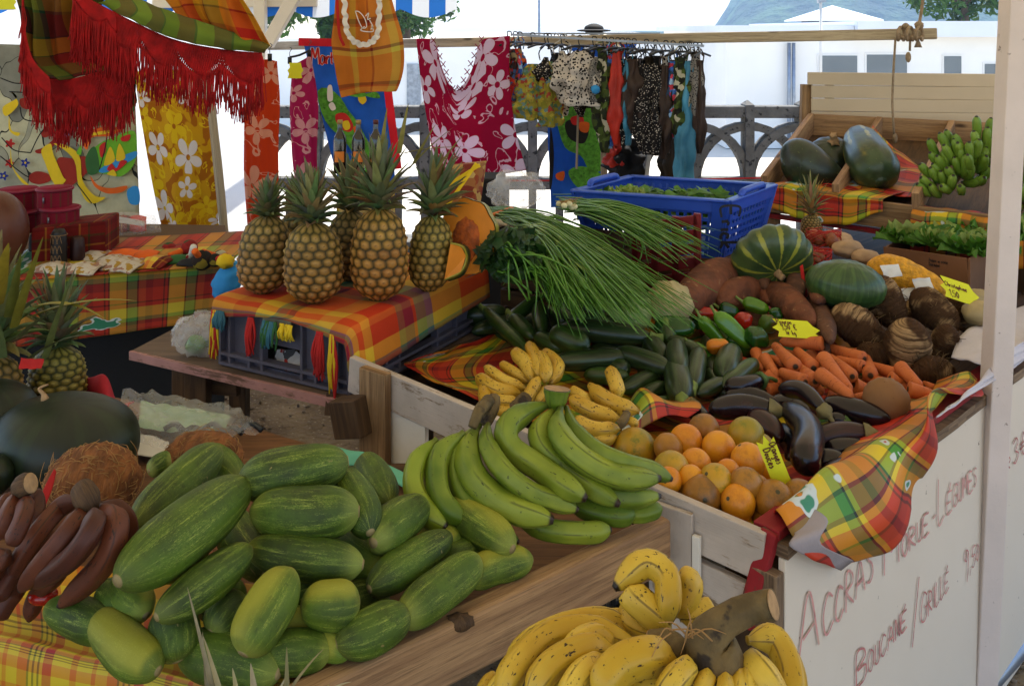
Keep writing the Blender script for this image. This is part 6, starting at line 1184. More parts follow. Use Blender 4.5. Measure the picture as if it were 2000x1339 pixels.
# celery leaves
def leafmass(name,cat,label,cx_,cy_,rx,ry,D,n,sz,mat,seed,group=None,stems=0,up_=.4):
 random.seed(seed);t=thing(name,W(cx_,cy_,D),label,cat,group);g=Geo()
 for k in range(n):
  x=random.gauss(0,.5);y=random.gauss(0,.5);
  if x*x+y*y>1:continue
  p=W(cx_+x*rx,cy_+y*ry,D+random.uniform(-.06,.06));d=Vector((x*.8+random.gauss(0,.4),-.5+random.gauss(0,.4),up_-y*.5+random.gauss(0,.4))).normalized();a=d.orthogonal().normalized();a=Matrix.Rotation(random.random()*6.3,3,d)@a;b=d.cross(a);s_=sz*random.uniform(.6,1.3)
  V=[p];m=9
  for q in range(m):an=2*math.pi*q/m;rr=s_*(1+.35*math.cos(an*4.5+k));V.append(p+(a*math.cos(an)+b*math.sin(an))*rr+d*random.uniform(-.25,.25)*s_)
  g.add(V,[(0,1+q,1+(q+1)%m)for q in range(m)])
 g.build('leaves',M[mat],t,smooth=False)
 if stems:
  g=Geo()
  for k in range(stems):A_=W(cx_+random.uniform(-.5,.5)*rx,cy_+random.uniform(-.5,.8)*ry,D-.05);B2_=A_+Vector((random.uniform(-.02,.10),-.03,random.uniform(-.10,.02)));g.sweep([A_,A_.lerp(B2_,.5)+up*.01,B2_],.003,5,6,ends=False)
  g.build('stalks',M['scallion'],t)
 return t
leafmass('celery_bunch','celery leaves','dark green celery leaves spilling beside the cut pumpkin',1000,496,62,50,2.5,330,.020,'herb',4,stems=16)
leafmass('basket_greens','greens','leafy greens filling the blue basket',1300,405,190,40,3.38,700,.026,'lettuce',5,up_=1)
t=thing('lettuce_heart',W(1225,370,3.3),'pale lettuce showing above the rim of the blue basket','lettuce')
def ruffled(t,p,R_,n,mats,seed,flat=.7,up0=.2):
 random.seed(seed)
 for k in range(n):
  f=k/n;an=k*2.4+random.uniform(-.2,.2);el=up0+1.1*f;o=Vector((math.cos(an),math.sin(an),0));d=o*math.cos(el)+up*math.sin(el)*flat;sd_=Vector((-o.y,o.x,0));L=R_*random.uniform(.8,1.15);w=R_*random.uniform(.75,1.1);nm=sd_.cross(d).normalized()
  rows=[[p+d*L*v*(1-.1*v)+nm*(-.25*L*v*v)+sd_*(u-.5)*w*(.35+1.0*math.sin(min(1,v*1.1)*1.75))+up*(-.22*L*v**3)for u in np.linspace(0,1,5)]for v in(0,.3,.6,.85,1.0)]
  g=Geo();sdk=random.random()*99;g.patch(rows,44,18,lambda u,v,q:tuple(nm*(.10*R_*v*v*math.sin(u*36+sdk+2*nz((u*5,sdk,0),1))*(.3+abs(2*u-1))+.05*R_*nz(q,40))+d*(.10*R_*v*v*nz((u*9,sdk,0),1))));g.build('leaf',M[mats[0]if f<.7 else mats[1]],t)
ruffled(t,W(1225,385,3.3),.075,12,('lettuce_p','lettuce_p'),3)
# carton with lettuces
cb_=thing('lettuce_carton',G(1800,540,.80),'open brown cardboard carton of lettuces with printed sides','carton');k0=W(1730,482,3.35);k1=W(1893,505,2.98);dv=Vector((.30,.36,0));hh=.155
def cwall(a,b,nm):g=Geo();g.plank(a-up*hh/2,b-up*hh/2,.006,hh);return g.build(nm,M['cardboard'],cb_,smooth=False)
cwall(k0,k1,'front_flap');cwall(k1,k1+dv,'side_flap');cwall(k0+dv,k1+dv,'back_flap');cwall(k0,k0+dv,'side_flap')
g=Geo();g.hexa([k0-up*hh,k1-up*hh,k1+dv-up*hh,k0+dv-up*hh],[k0-up*(hh-.004),k1-up*(hh-.004),k1+dv-up*(hh-.004),k0+dv-up*(hh-.004)]);g.build('bottom',M['cardboard'],cb_,smooth=False)
for k,(u,v,lb)in enumerate(((.2,.35,'frilly lettuce nearest the tilted tray in the carton'),(.62,.35,'frilly lettuce in the middle of the carton'),(.97,.3,'frilly lettuce in the carton beside the tall post'),(.45,.85,'lettuce at the back of the carton'),(.9,.9,'lettuce at the back of the carton behind the post'))):
 p=k0.lerp(k1,u)+dv*v-up*.015;ruffled(thing('lettuce',p,lb,'lettuce','frilly lettuces in the carton'),p,.135,16,('lettuce','lettuce_p'),20+k,.8)
p=W(2010,470,2.9);ruffled(thing('lettuce',p,'frilly lettuce beyond the tall post at the picture edge','lettuce','frilly lettuces in the carton'),p,.12,14,('lettuce','lettuce_p'),31,.8)
# dry pineapple at the back, squashes, green bananas on the tilted tray
pineapple(1584,466,42,44,.9,'small dry pineapple with a thin brown crown behind the onion nets',92,10,34,seedk=9,D=3.4,cr_tint=(1.7,1.2,1.0))
p=W(1560,320,3.95);D=3.95;k=D/F;t=thing('squash',p,'dark bottle-shaped pumpkin lying nearest the balustrade on the tilted tray','pumpkin','dark pumpkins on the tilted tray');g=Geo()
g.sweep([W(1528,322,D),W(1560,320,D),W(1600,336,D-.03),W(1650,352,D-.06)],lambda t:47*k*((max(.05,1-abs(2*t-1)**2.6))**.5)*(1.12-.72*max(0,t-.3)),40,30);g.build('rind',M['pump_d'],t)
p=W(1625,306,4.15);D=4.15;k=D/F;t=thing('pumpkin',p,'round dark pumpkin with a tan stem, in the middle of the tilted tray bay','pumpkin','dark pumpkins on the tilted tray');g=Geo();ax=Vector((-.05,-.45,.85)).normalized()
g.blob(p,(44*k,44*k,42*k),rotto(ax),60,26,ribbed(12,.05));g.build('rind',M['pump_d'],t);g=Geo();e=p+ax*33*k;g.sweep([e,e+ax*.02,e+ax*.045+Vector((-.01,0,0))],[.026,.012,.016],10,6,lambda q,tt:1+.25*math.cos(q*5),ends=False);g.build('stem',M['bstem_cut'],t)
D=3.85;k=D/F;t=thing('squash',W(1700,320,D),'long mottled squash with a yellow patch leaning out of the tilted tray','pumpkin','dark pumpkins on the tilted tray');g=Geo()
g.sweep([W(1672,258,D+.35),W(1690,295,D+.15),W(1706,325,D),W(1722,358,D-.1)],lambda t:46*k*((max(.05,1-abs(2*t-1)**3.2))**.5)*(.84+.28*t),50,30,lambda a,t:1+.02*math.cos(a*10));g.build('rind',M['squash'],t)
def greenbunch(label,c0,nF,seed,D,rx,ry):
 random.seed(seed);t=thing('green_banana_bunch',W(*c0,D),label,'bananas','bunches of small green bananas');c=W(*c0,D)
 rows_=6
 for r in range(rows_):
  for q in range(nF//rows_):
   u=(q+.5*(r%2))/(nF/rows_-1)*2-1;v=r/(rows_-1)*2-1
   if u*u*.8+v*v*.6>1.25:continue
   b=c+Vector((u*rx*.7+v*.04+random.gauss(0,.008),.02+.05*abs(u)+random.gauss(0,.008),v*ry*.8+u*.03+random.gauss(0,.009)));d=Vector((u*.75-.25+random.gauss(0,.16),-.6,.75+.45*v+random.gauss(0,.14))).normalized();L=.122*random.uniform(.85,1.1);tip=b+d*L;m=b+d*L*.5+Vector((0,-.010,-.012))
   g=Geo();g.sweep([b,m,tip],ban_prof(.0168),10,14,five);g.build('banana',M['ban_s'],t)
 g=Geo();g.sweep([c+Vector((rx*.9,.05,ry)),c+Vector((0,.06,0)),c+Vector((-rx*.6,.03,-ry*.9))],.025,8,8,ends=False);g.build('stalk',M['bstem'],t)
greenbunch('bunch of small green bananas filling the tray bay beside the tall post',(1895,330),60,4,3.55,.145,.10)
greenbunch('bunch of small green bananas beyond the tall post at the picture edge',(2035,360),36,5,3.3,.10,.09)
# ---------------------------------------------------------------- lettering
GL={'A':[[(0,0),(.45,1),(.95,0)],[(.18,.38),(.76,.40)]],'B':[[(0,0),(0,1),(.6,.95),(.65,.65),(.05,.52),(.75,.42),(.7,.05),(0,0)]],'C':[[(.75,.85),(.4,1),(.05,.6),(.1,.15),(.45,0),(.8,.18)]],'D':[[(0,0),(0,1),(.6,.9),(.75,.5),(.55,.1),(0,0)]],'E':[[(.7,1),(0,1),(0,0),(.75,0)],[(0,.52),(.55,.52)]],'G':[[(.75,.85),(.4,1),(.05,.6),(.1,.15),(.5,0),(.75,.2),(.75,.45),(.45,.45)]],'I':[[(.2,0),(.2,1)]],'L':[[(.1,1),(.05,0),(.6,.02)]],'M':[[(0,0),(.12,1),(.45,.4),(.8,1),(.9,0)]],'N':[[(0,0),(.05,1),(.65,0),(.7,1)]],'O':[[(.4,1),(.05,.6),(.1,.15),(.4,0),(.7,.3),(.7,.75),(.4,1)]],'R':[[(0,0),(.05,1),(.6,.92),(.6,.6),(.08,.5),(.7,0)]],'S':[[(.65,.9),(.35,1),(.08,.78),(.5,.5),(.62,.2),(.3,0),(.02,.12)]],'T':[[(0,1),(.8,1)],[(.4,1),(.38,0)]],'U':[[(.02,1),(.05,.2),(.35,0),(.62,.2),(.65,1)]],'V':[[(0,1),(.35,0),(.7,1)]],'P':[[(0,0),(.04,1),(.6,.9),(.6,.55),(.04,.45)]],'É':[[(.7,.82),(0,.82),(0,0),(.75,0)],[(0,.42),(.55,.42)],[(.3,.95),(.55,1.15)]],'-':[[(.1,.45),(.6,.5)]],'/':[[(0,-.25),(.6,1.25)]],',':[[(.15,.08),(.0,-.22)]],"'":[[(.1,1.1),(.02,.85)]],'0':[[(.3,1),(.05,.5),(.3,0),(.58,.5),(.3,1)]],'3':[[(.02,.9),(.35,1),(.55,.75),(.25,.52),(.6,.28),(.3,0),(0,.1)]],'5':[[(.6,1),(.12,1),(.08,.58),(.5,.55),(.55,.2),(.25,0),(.0,.08)]],'9':[[(.5,.8),(.25,1),(.05,.75),(.25,.55),(.5,.8),(.48,.3),(.3,-.25)]],'1':[[(.05,.75),(.3,1),(.28,0)]],'€':[[(.7,.85),(.4,1),(.12,.5),(.4,0),(.75,.12)],[(-.05,.6),(.55,.6)],[(-.05,.4),(.5,.4)]],'a':[[(.5,.5),(.2,.55),(.05,.2),(.3,0),(.5,.3),(.5,.5),(.6,0)]],'c':[[(.5,.45),(.2,.5),(.05,.2),(.3,0),(.55,.1)]],'d':[[(.5,.45),(.2,.5),(.05,.2),(.3,0),(.5,.3),(.55,1),(.6,0)]],'e':[[(.05,.28),(.5,.32),(.3,.55),(.05,.25),(.3,0),(.55,.12)]],'g':[[(.5,.45),(.2,.5),(.05,.2),(.3,.05),(.5,.3),(.5,-.35),(.15,-.4)]],'h':[[(.05,1),(.05,0)],[(.05,.3),(.3,.5),(.45,.3),(.48,0)]],'i':[[(.15,.5),(.18,0)],[(.17,.72),(.2,.76)]],'k':[[(.05,1),(.05,0)],[(.45,.5),(.08,.22),(.5,0)]],'n':[[(.05,.5),(.05,0)],[(.05,.3),(.3,.5),(.45,.3),(.48,0)]],'o':[[(.28,.5),(.05,.25),(.28,0),(.5,.25),(.28,.5)]],'p':[[(.05,.5),(.03,-.4)],[(.05,.4),(.35,.5),(.45,.25),(.2,.02),(.05,.1)]],'q':[[(.5,.45),(.2,.5),(.05,.2),(.3,.02),(.5,.3),(.48,-.4)]],'r':[[(.05,.5),(.08,0)],[(.07,.3),(.22,.5),(.4,.46)]],'s':[[(.42,.46),(.15,.48),(.4,.2),(.2,0),(.02,.06)]],'t':[[(.2,.85),(.2,.08),(.4,.02)],[(.02,.5),(.4,.52)]],'u':[[(.04,.5),(.08,.08),(.3,0),(.46,.2),(.46,.5),(.5,0)]],'v':[[(.02,.5),(.22,0),(.45,.5)]],'m':[[(.03,.5),(.03,0)],[(.04,.35),(.2,.5),(.3,.3),(.3,0)],[(.3,.35),(.48,.5),(.58,.3),(.6,0)]],'l':[[(.15,1),(.15,.05),(.3,.0)]]}
def write(g,txt,p,right,upv,hts,sp,w,nrm,seed=0,mi=0,wid=.62):
 """hand lettering: p baseline start, hts letter heights (list or number), sp gap"""
 rr=random.Random(seed);right=Vector(right).normalized();upv=Vector(upv).normalized();p=Vector(p);n=len(txt)
 for k,c in enumerate(txt):
  h=hts if not hasattr(hts,'__len__')else float(np.interp(k/max(1,n-1),np.linspace(0,1,len(hts)),hts))
  if c==' ':p=p+right*h*.55;continue
  mx=0
  for st in GL[c]:
   P=[p+right*(x+rr.uniform(-.04,.04))*h*wid+upv*(y+rr.uniform(-.03,.03))*h for x,y in st];mx=max(mx,max(x for x,y in st))
   if len(P)==2:P=[P[0],P[0].lerp(P[1],.5),P[1]]
   g.ribbon(P,w*rr.uniform(.85,1.15),nrm,5*len(P))
  p=p+right*(mx*h*wid+sp*h)
 return p
random.seed(2)
nf=-b_;lift=nf*.0035
def on_panel(px,py):return PP(px,py)+nf*.0105
def fit(txt,a,b,hts,w,seed,mat,name='painted_words'):
 p=on_panel(*a);q=on_panel(*b);d=q-p;L=d.length;e=write(Geo(),txt,p,d,up,hts,.2,w*1.1,nf,seed,wid=1.0);k=L/(e-p).length
 g=Geo();write(g,txt,p,d,up,hts,.2*k,w*1.1,nf,seed,wid=k);g.build(name,M[mat],ct)
fit('ACCRAS',(1549,1300),(1700,1120),[.115,.07,.06,.066,.062,.066],.0045,1,'redink');fit('MORUE',(1716,1122),(1808,1032),[.085,.046,.044,.044,.042],.004,2,'redink');fit('-LÉGUMES',(1812,1030),(1900,942),[.05,.10,.055,.05,.048,.046,.044,.044],.0035,3,'redink')
fit('BOUCANÉ',(1663,1339),(1764,1215),[.065,.042,.04,.04,.04,.042,.044],.0034,4,'redink2');fit('/GRILLÉ',(1772,1240),(1846,1140),[.085,.06,.046,.045,.05,.05,.046],.0034,5,'redink2')
fit('9,50',(1875,1125),(1905,1085),[.06,.05,.045,.04],.003,6,'redink2');fit('UR 3€',(1950,925),(2000,875),[.03,.03,.03,.06,.055],.004,7,'redink2')
# name on the basket corner
g=Geo();A_=B_(.035,0,.06)+Vector((-.004,-.013,0));dn=Vector((-.05,0,-1)).normalized();write(g,'Erick',W(1410,404,3.05),dn,Vector((1,.1,0)),[.062,.05,.05,.05,.06],.16,.0095,Vector((.1,-1,0)),7,wid=.8)
g.build('handwritten_name',M['ink'],bk)
# carton printing
g=Geo();kd=(k1-k0).normalized();kn=Vector((kd.y,-kd.x,0));kn=kn if kn.y<0 else-kn
for(u,z,txt,h)in((.56,-.028,'Produce of France',.011),(.56,-.042,'Distributed',.011),(.06,-.03,'Contents',.009),(.32,-.10,'HANDLE WITH CARE',.010)if False else(.32,-.10,'Produce',.012),(.62,-.10,'Fresh',.012)if False else(.62,-.10,'Produce',.012)):
 txt=''.join(c if c in GL or c==' ' else 'n' for c in txt);write(g,txt,k0.lerp(k1,u)+up*z+kn*.0045,kd,up,h,.12,.0016,kn,3)
g.build('printing',M['ink'],cb_)
# price cards
def card(label,c,right,upv,w,h,lines,ink,seed,star=True,name='price_card'):
 right=Vector(right).normalized();upv=Vector(upv).normalized();nr=right.cross(upv).normalized();nr=nr if nr.y<0 else-nr;rr=random.Random(seed);c=Vector(c)
 P=[];m=14
 for(x,y)in[(-1,-1),(-.5,-1),(0,-1),(.5,-1),(.8,-1),(1.25,-.95),(1.0,-.4),(1.3,0),(1,.4),(.8,1),(.5,1),(0,1),(-.5,1),(-1,1),(-.82,.4),(-1.15,0),(-.85,-.4)]if star else[(-1,-1),(1,-1),(1,1),(-1,1)]:P.append(c+right*x*w/2+upv*y*h/2)
 t=thing(name,c,label,'price card','fluorescent price cards');g=Geo();ce=c;V=P+[c];g.add(V,[(len(P),i,(i+1)%len(P))for i in range(len(P))]);g.build('card',M['yellowcard'],t,smooth=False,solid=.001)
 if lines:
  g=Geo()
  for k,(tx,hh_)in enumerate(lines):write(g,tx,c-right*w*.42+upv*(h*(.44-(k+1)*.88/len(lines)))+upv*.004+nr*.0025+right*k*.008,right,upv,hh_,.14,.0022,nr,seed+k)
  g.build('handwriting',M['brownink'],t)
 return t
p=G(1552,642,.845);card('yellow price card for the peppers lying between carrots and sweet potatoes',p,(.97,-.02,-.06),(-.1,.55,.62),.105,.05,[('Poivron',.014),('9,50 €',.015),('le kg',.012)],M['brownink'],3)
p=G(1872,568,.90);card('yellow price card with red lettering for the christophines, beside the tall post',p,(.95,-.1,-.30),(0,.45,.7),.092,.062,[('Christophine',.013),('1,50',.018)],M['brownink'],4)
p=G(1514,908,.83);card('narrow spiky yellow price card standing among the oranges',p,(.35,-.1,-.9),(.9,-.1,.35),.10,.034,[('Oranges',.013),('Douces',.013)],M['brownink'],5)
p=W(576,138,4.9);card('blank yellow star card clipped to the pink cloth',p,(1,0,0),(.1,0,1),.07,.085,None,None,6)
p=W(12,4,2.9);card('yellow star card at the top corner beside the hammock',p,(1,0,0),(0,0,1),.05,.05,None,None,7)
# ---------------------------------------------------------------- hanging cloths
def hung(name,label,cat,rows_px,D,mat,fold=.02,nf_=9,seed=0,group=None,thick=.0015,clips=None,nu=40,nv=50):
 rows=[[W(x,y,D+(d if len(q)>2 else 0))for q in r for(x,y,d)in[(q+(0,))[:3]]]for r in rows_px];g=Geo()
 g.patch(rows,nu,nv,lambda u,v,p:(.006*nz((u*5,v*3,seed),1),fold*(.35+.65*v)*math.sin(u*nf_+seed+1.2*nz((u,v*2,seed),1))+fold*.5*nz((u*6,v*2,seed),1),0))
 t=thing(name,W(*rows_px[0][0][:2],D),label,cat,group);g.build('fabric',mat,t,solid=thick)
 for(x,y)in clips or[]:
  g=Geo();c=W(x,y,D-.03);g.plank(c-up*.02,c+up*.018,.012,.02,(1,0,0));g.sweep([c+up*.018,c+up*.045,c+up*.05+Vector((.012,0,.012)),c+up*.07],.002,5,8,ends=False);g.build('clip',M['hanger'],t)
 return t
GCL='printed cotton wraps hung around the cloth stall'
hung('cotton_wrap','yellow and orange wrap with white hibiscus flowers hanging against the white tarpaulin','cloth wrap',[[(262,140),(330,135),(405,140)],[(270,210),(340,210),(412,220)],[(292,340),(350,345),(420,340)],[(312,440),(355,445),(425,430)],[(322,482),(350,478),(378,462),(428,440)][0:1]+[(365,475),(428,440)]],4.5,M['par_yellow'],.025,7,1,GCL)
hung('cotton_wrap','narrow orange wrap with pale flowers hanging between the hammock and the canopy post','cloth wrap',[[(508,118),(522,116),(540,120)],[(478,200),(512,205),(545,210)],[(474,320),(505,325),(542,320)],[(480,440),(508,442),(545,440)]],4.7,M['par_orange'],.03,6,2,GCL,clips=[(527,112)])
hung('cotton_wrap','narrow pink wrap with pale scrolls clipped beside the blue souvenir towel','cloth wrap',[[(570,130),(590,118),(606,108)],[(566,200),(592,200),(620,195)],[(570,300),(595,300),(618,300)],[(582,400),(600,400),(618,400)]],4.95,M['par_pink'],.025,6,3,GCL,clips=[(566,118),(604,104)])
g=Geo();g.sweep([W(566,112,4.9),W(585,108,4.9),W(606,98,4.9)],.006,6,5,ends=False);solo(g,'clip_hanger',M['hanger'],'black clip hanger holding the pink wrap','hanger')
# magenta beach dress
D=5.0
t=hung('beach_dress','magenta beach dress with large white flowers and a deep laced neckline on the rail','dress',[[(812,76),(832,76),(848,84),(862,130),(890,176),(920,140),(938,84),(960,74),(996,70)],[(823,165),(842,168),(858,176),(873,200),(892,222),(925,198),(948,172),(968,162),(995,155)],[(838,255),(858,258),(873,262),(886,268),(902,275),(932,268),(956,258),(978,254),(1006,248)],[(850,345),(872,346),(888,346),(900,345),(915,344),(944,342),(968,340),(992,338),(1028,333)]],D,M['dress'],.015,9,4,nu=80)
g=Geo();random.seed(4)
for(a,b)in(((846,78),(884,172)),((940,76),(898,172))):
 for k in range(7):
  f=k/6;x=a[0]+(b[0]-a[0])*f;y=a[1]+(b[1]-a[1])*f;g.ribbon([W(x-5,y-6,D-.03),W(x,y,D-.035),W(x+5,y+7,D-.03)],.005,(0,-1,0),6);g.ribbon([W(x+5,y-5,D-.03),W(x,y+2,D-.036),W(x-5,y+6,D-.03)],.005,(0,-1,0),6)
for k in range(4):x=872+k*10;g.ribbon([W(x,168,D-.03),W(x+5,176,D-.03),W(x+12,170,D-.03)],.006,(0,-1,0),6)
g.build('laced_trim',simple('dark_magenta_lace',hx('#7c0f3a'),.8),t)
# souvenir towel
D=5.15
tw=hung('souvenir_towel','blue souvenir towel with red lettering and a green island map, behind the apron','towel',[[(592,82),(660,88),(735,92)],[(612,160),(680,165),(750,170)],[(632,240),(700,245),(762,250)],[(655,330),(710,330),(770,325)],[(680,405),(730,405),(775,400)]],D,M['towel_blue'],.012,5,5)
g=Geo()
for(a,b)in(((583,80),(600,82)),):g.ribbon([W(583,82,D-.012),W(660,84,D-.012),W(750,90,D-.012),W(757,170,D-.012),W(768,260,D-.012),W(777,330,D-.012)],.045,(0,-1,0),24)
g.build('red_border',M['towel_red'],tw)
def decal(parent,name,D,polys,mats,n=0):
 g=Geo()
 for k,(pts,mi)in enumerate(polys):g.poly([W(x,y,D-.0006*k)for x,y in pts],mi,n=n)
 return g.build(name,mats,parent)
decal(tw,'printed_island',D-.022,[([(620,178),(640,172),(665,190),(680,215),(700,240),(715,270),(735,300),(738,330),(715,345),(698,330),(690,300),(668,270),(645,250),(628,220)],0),([(655,225),(675,222),(690,245),(682,258),(662,248)],1),([(668,240),(680,236),(684,250),(674,254)],2),([(690,250),(700,245),(706,258),(696,264)],3),([(642,205),(650,200),(656,212),(648,216)],4),([(700,182),(710,184),(716,196),(708,204),(700,196)],2),([(676,185),(700,178),(720,186),(700,190)],0),([(712,184),(735,180),(742,192),(722,190)],0),([(640,170),(648,168),(650,195),(640,196)],4)],[M['island'],M['p_red'],M['p_yellow'],M['p_orange'],M['p_white']],n=28)
g=Geo();write(g,'Martinique',W(607,128,D-.035),(1,0,.1),(0,0,1),[.095,.07,.07,.075],.06,.014,(0,-1,0),5,wid=.55);g.build('white_outline',M['p_white'],tw);g=Geo();write(g,'Martinique',W(607,128,D-.038),(1,0,.1),(0,0,1),[.095,.07,.07,.075],.06,.009,(0,-1,0),5,wid=.55)
g.build('red_lettering',M['p_red'],tw)
# apron
D=3.7
ap=hung('plaid_apron','orange plaid apron with white lace bib and embroidery hanging in the middle of the stall','apron',[[(657,-30),(705,-30),(755,-30)],[(656,30),(705,30),(770,20)],[(648,85),(710,90),(786,75)],[(655,140),(715,140),(788,130)],[(664,186),(715,175),(775,176)],[(668,190),(720,180),(765,177)]],D,M['apron'],.022,8,6,nu=44)
g=Geo();P=[]
for(x,y)in((672,-20),(674,30),(680,68),(700,86),(722,84),(738,66),(740,20),(742,-20)):P.append(W(x,y,D-.04))
cpts=crt(P,np.linspace(0,1,60))
g.ribbon([Vector(c)+Vector((.004*math.sin(k*1.6),-.003*math.cos(k*1.6),.004*math.cos(k*1.3)))for k,c in enumerate(cpts)],.02,(0,-1,0),110);g.build('lace_trim',M['p_white'],ap)
g=Geo()
for st in([(694,22),(700,40),(708,55),(716,52),(712,36),(702,24),(694,22)],[(712,52),(705,60),(728,62),(726,50)],[(714,32),(720,26),(718,38),(724,36)],[(722,40),(728,52),(724,58)]):g.ribbon([W(x,y,D-.034)for x,y in st],.004,(0,-1,0),20)
g.build('embroidery',M['p_white'],ap)
g=Geo();g.ribbon([W(657,-30,D-.03),W(662,60,D-.035),W(672,90,D-.035)],.012,(0,-1,0),12);g.build('red_piping',M['p_red'],ap)
# painted canvas of dancers
D=4.75
pc=hung('painted_canvas','painted wall cloth of russet dancers with yellow sashes on a grey mosaic ground','painted cloth',[[(-160,82),(60,88),(262,96)],[(-160,200),(60,200),(264,200)],[(-160,320),(60,320),(268,320)],[(-160,440),(60,440),(272,440)]],D,M['canvas'],.006,5,8)
m7=[M['p_skin'],M['p_yellow'],M['p_green'],M['p_dgreen'],M['p_orange'],M['p_blue'],M['p_navy'],M['p_red'],M['p_black']]
zp=ZM(0,0,3.348)
def zq(*p):return[zp(*q)for q in p]
def fl(x,y,r):return[zp(x+r*(1+.35*math.cos(5*a))*math.cos(a),y+r*(1+.35*math.cos(5*a))*math.sin(a))for a in np.linspace(0,6.283,20,endpoint=False)]
DP=D-.022
decal(pc,'painted_dancers',DP,[(zq((380,1035),(470,1035),(560,1025),(580,1110),(500,1190),(440,1220),(370,1140)),0),(zq((190,1150),(240,1120),(320,1140),(330,1180),(260,1205),(200,1190)),0),(zq((130,650),(190,640),(230,670),(190,715),(140,700)),0),(zq((270,870),(320,820),(345,840),(330,880),(290,900)),0),(zq((230,985),(290,960),(370,890),(410,820),(440,830),(400,900),(310,990),(250,1005)),0),(zq((270,985),(330,940),(350,1010),(410,1150),(430,1180),(380,1220),(340,1180),(300,1080)),1),(zq((350,940),(430,950),(520,1020),(540,1180),(620,1280),(690,1290),(620,1330),(560,1310),(510,1200),(490,1060),(420,980)),1),(zq((560,1030),(650,940),(740,900),(880,860),(885,1050),(800,1150),(700,1140),(590,1110)),2),(zq((560,1030),(620,960),(650,1110),(580,1140)),3),(zq((650,1110),(760,1040),(885,990),(885,1030),(780,1090),(680,1130)),5),(zq((680,1080),(720,960),(750,1050)),1),(zq((760,1050),(780,940),(820,1030)),1),(zq((650,960),(690,930),(690,990),(660,1030)),7),(zq((790,900),(850,880),(840,920),(800,925)),7),(zq((700,1110),(730,1070),(760,1100),(790,1050),(830,1060),(760,1120)),7),(zq((700,1140),(740,1110),(760,1150)),1),(zq((540,930),(580,860),(680,830),(800,840),(720,890),(600,900),(570,980)),4),(zq((560,920),(610,870),(760,850),(690,875),(600,890)),1),(zq((590,1150),(640,1210),(720,1230),(830,1215),(800,1255),(700,1265),(620,1220)),4),(zq((830,1250),(880,1215),(910,1240),(910,1330),(850,1330)),5),(zq((390,915),(430,850),(510,835),(440,890)),5),(zq((450,800),(700,700),(870,640),(880,720),(800,780),(600,830)),3),(zq((500,1000),(530,950),(530,1010)),2),(fl(165,1065,24),6),(fl(25,1150,24),6),(fl(65,940,26),7),(fl(60,1065,24),7),(zq((20,700),(110,640),(70,600),(120,680),(40,760)),1),(zq((60,760),(75,850),(130,870),(110,890),(60,850)),1),(zq((70,970),(90,1100),(170,1190),(190,1210),(140,1190),(75,1080)),1),(fl(165,1065,7),1),(fl(25,1150,7),1)],m7,n=40)
g=Geo()
for st in([(0,510),(100,545),(190,540)],[(130,700),(160,780),(300,800)],[(10,900),(90,980),(200,1000)],[(200,1000),(260,880),(330,800)],[(60,600),(180,610),(230,640)],[(700,900),(680,1000),(650,1110)],[(0,1020),(140,1130),(190,1160)],[(500,1200),(600,1330)]):g.ribbon([W(*zp(x,y),DP-.03)for x,y in st],.006,(0,-1,0),24)
g.build('painted_outlines',M['p_black'],pc)
# hammock
D=3.0
zh=ZM(0,0,3.348)
def WH(x,y,d=0):return W(*zh(x,y),D+d)
hm=thing('hammock',WH(800,0),'brightly checked hammock with deep red knotted fringes hanging at the top of the stall','hammock')
g=Geo();g.patch([[WH(60,-80,.1),WH(180,-90,.1),WH(420,-100,.1),WH(700,-80,.1)],[WH(120,60,.05),WH(230,120,.05),WH(420,140,.12),WH(640,80,.15)],[WH(150,240,.0),WH(240,330,.05),WH(480,300,.15),WH(800,260,.2)],[WH(200,400,-.02),WH(280,430,.05),WH(540,400,.15),WH(860,390,.2)],[WH(330,510,-.03),WH(430,520,.02),WH(640,470,.1),WH(870,420,.2)]],50,40,lambda u,v,p:(0,.03*math.sin(u*26+4*v)*(1-.5*v),0));g.build('bed',M['hammock'],hm,solid=.003)
g=Geo();g.patch([[WH(870,420,.2),WH(885,430,.2)],[WH(875,560,.22),WH(888,600,.22)],[WH(860,700,.2),WH(880,690,.2)],[WH(600,790,.15),WH(700,780,.2)],[WH(420,800,.1),WH(430,815,.1)]],8,20);g.build('hem',M['hammock'],hm,solid=.003)
g=Geo();g.patch([[WH(880,430,.22),WH(640,480,.18),WH(420,700,.16)],[WH(878,600,.22),WH(700,640,.2),WH(420,760,.18)],[WH(870,700,.2),WH(700,775,.2),WH(425,815,.18)]],20,12);g.build('lining',M['hammock'],hm,solid=.003)
g=Geo();g.patch([[WH(640,-80,.12),WH(900,0,.05),WH(1150,90,0),WH(1450,190,-.02),WH(1765,300,-.02)],[WH(700,0,.02),WH(960,90,-.05),WH(1180,170,-.06),WH(1460,250,-.06),WH(1750,322,-.03)],[WH(640,20,0),WH(900,150,-.05),WH(1150,255,-.06),WH(1450,315,-.06),WH(1730,345,-.02)]],60,14,lambda u,v,p:(0,-.012*math.sin(v*3.1),.006*nz((u*12,v,0),1)));g.build('rolled_edge',M['hammock_lit'],hm,solid=.004)
g=Geo();g.patch([[WH(1050,-40,.2),WH(1250,-80,.2),WH(1430,-60,.1),WH(1560,-40,.0)],[WH(1130,60,.1),WH(1280,40,.15),WH(1450,60,.05),WH(1660,110,.0)],[WH(1180,120,.03),WH(1330,140,.08),WH(1490,180,.0),WH(1720,220,-.02)],[WH(1250,150,0),WH(1380,180,.02),WH(1530,240,-.02),WH(1768,305,-.02)]],40,30,lambda u,v,p:(0,.02*math.sin(u*22),0));g.build('gathered_end',M['hammock_gold'],hm,solid=.003)
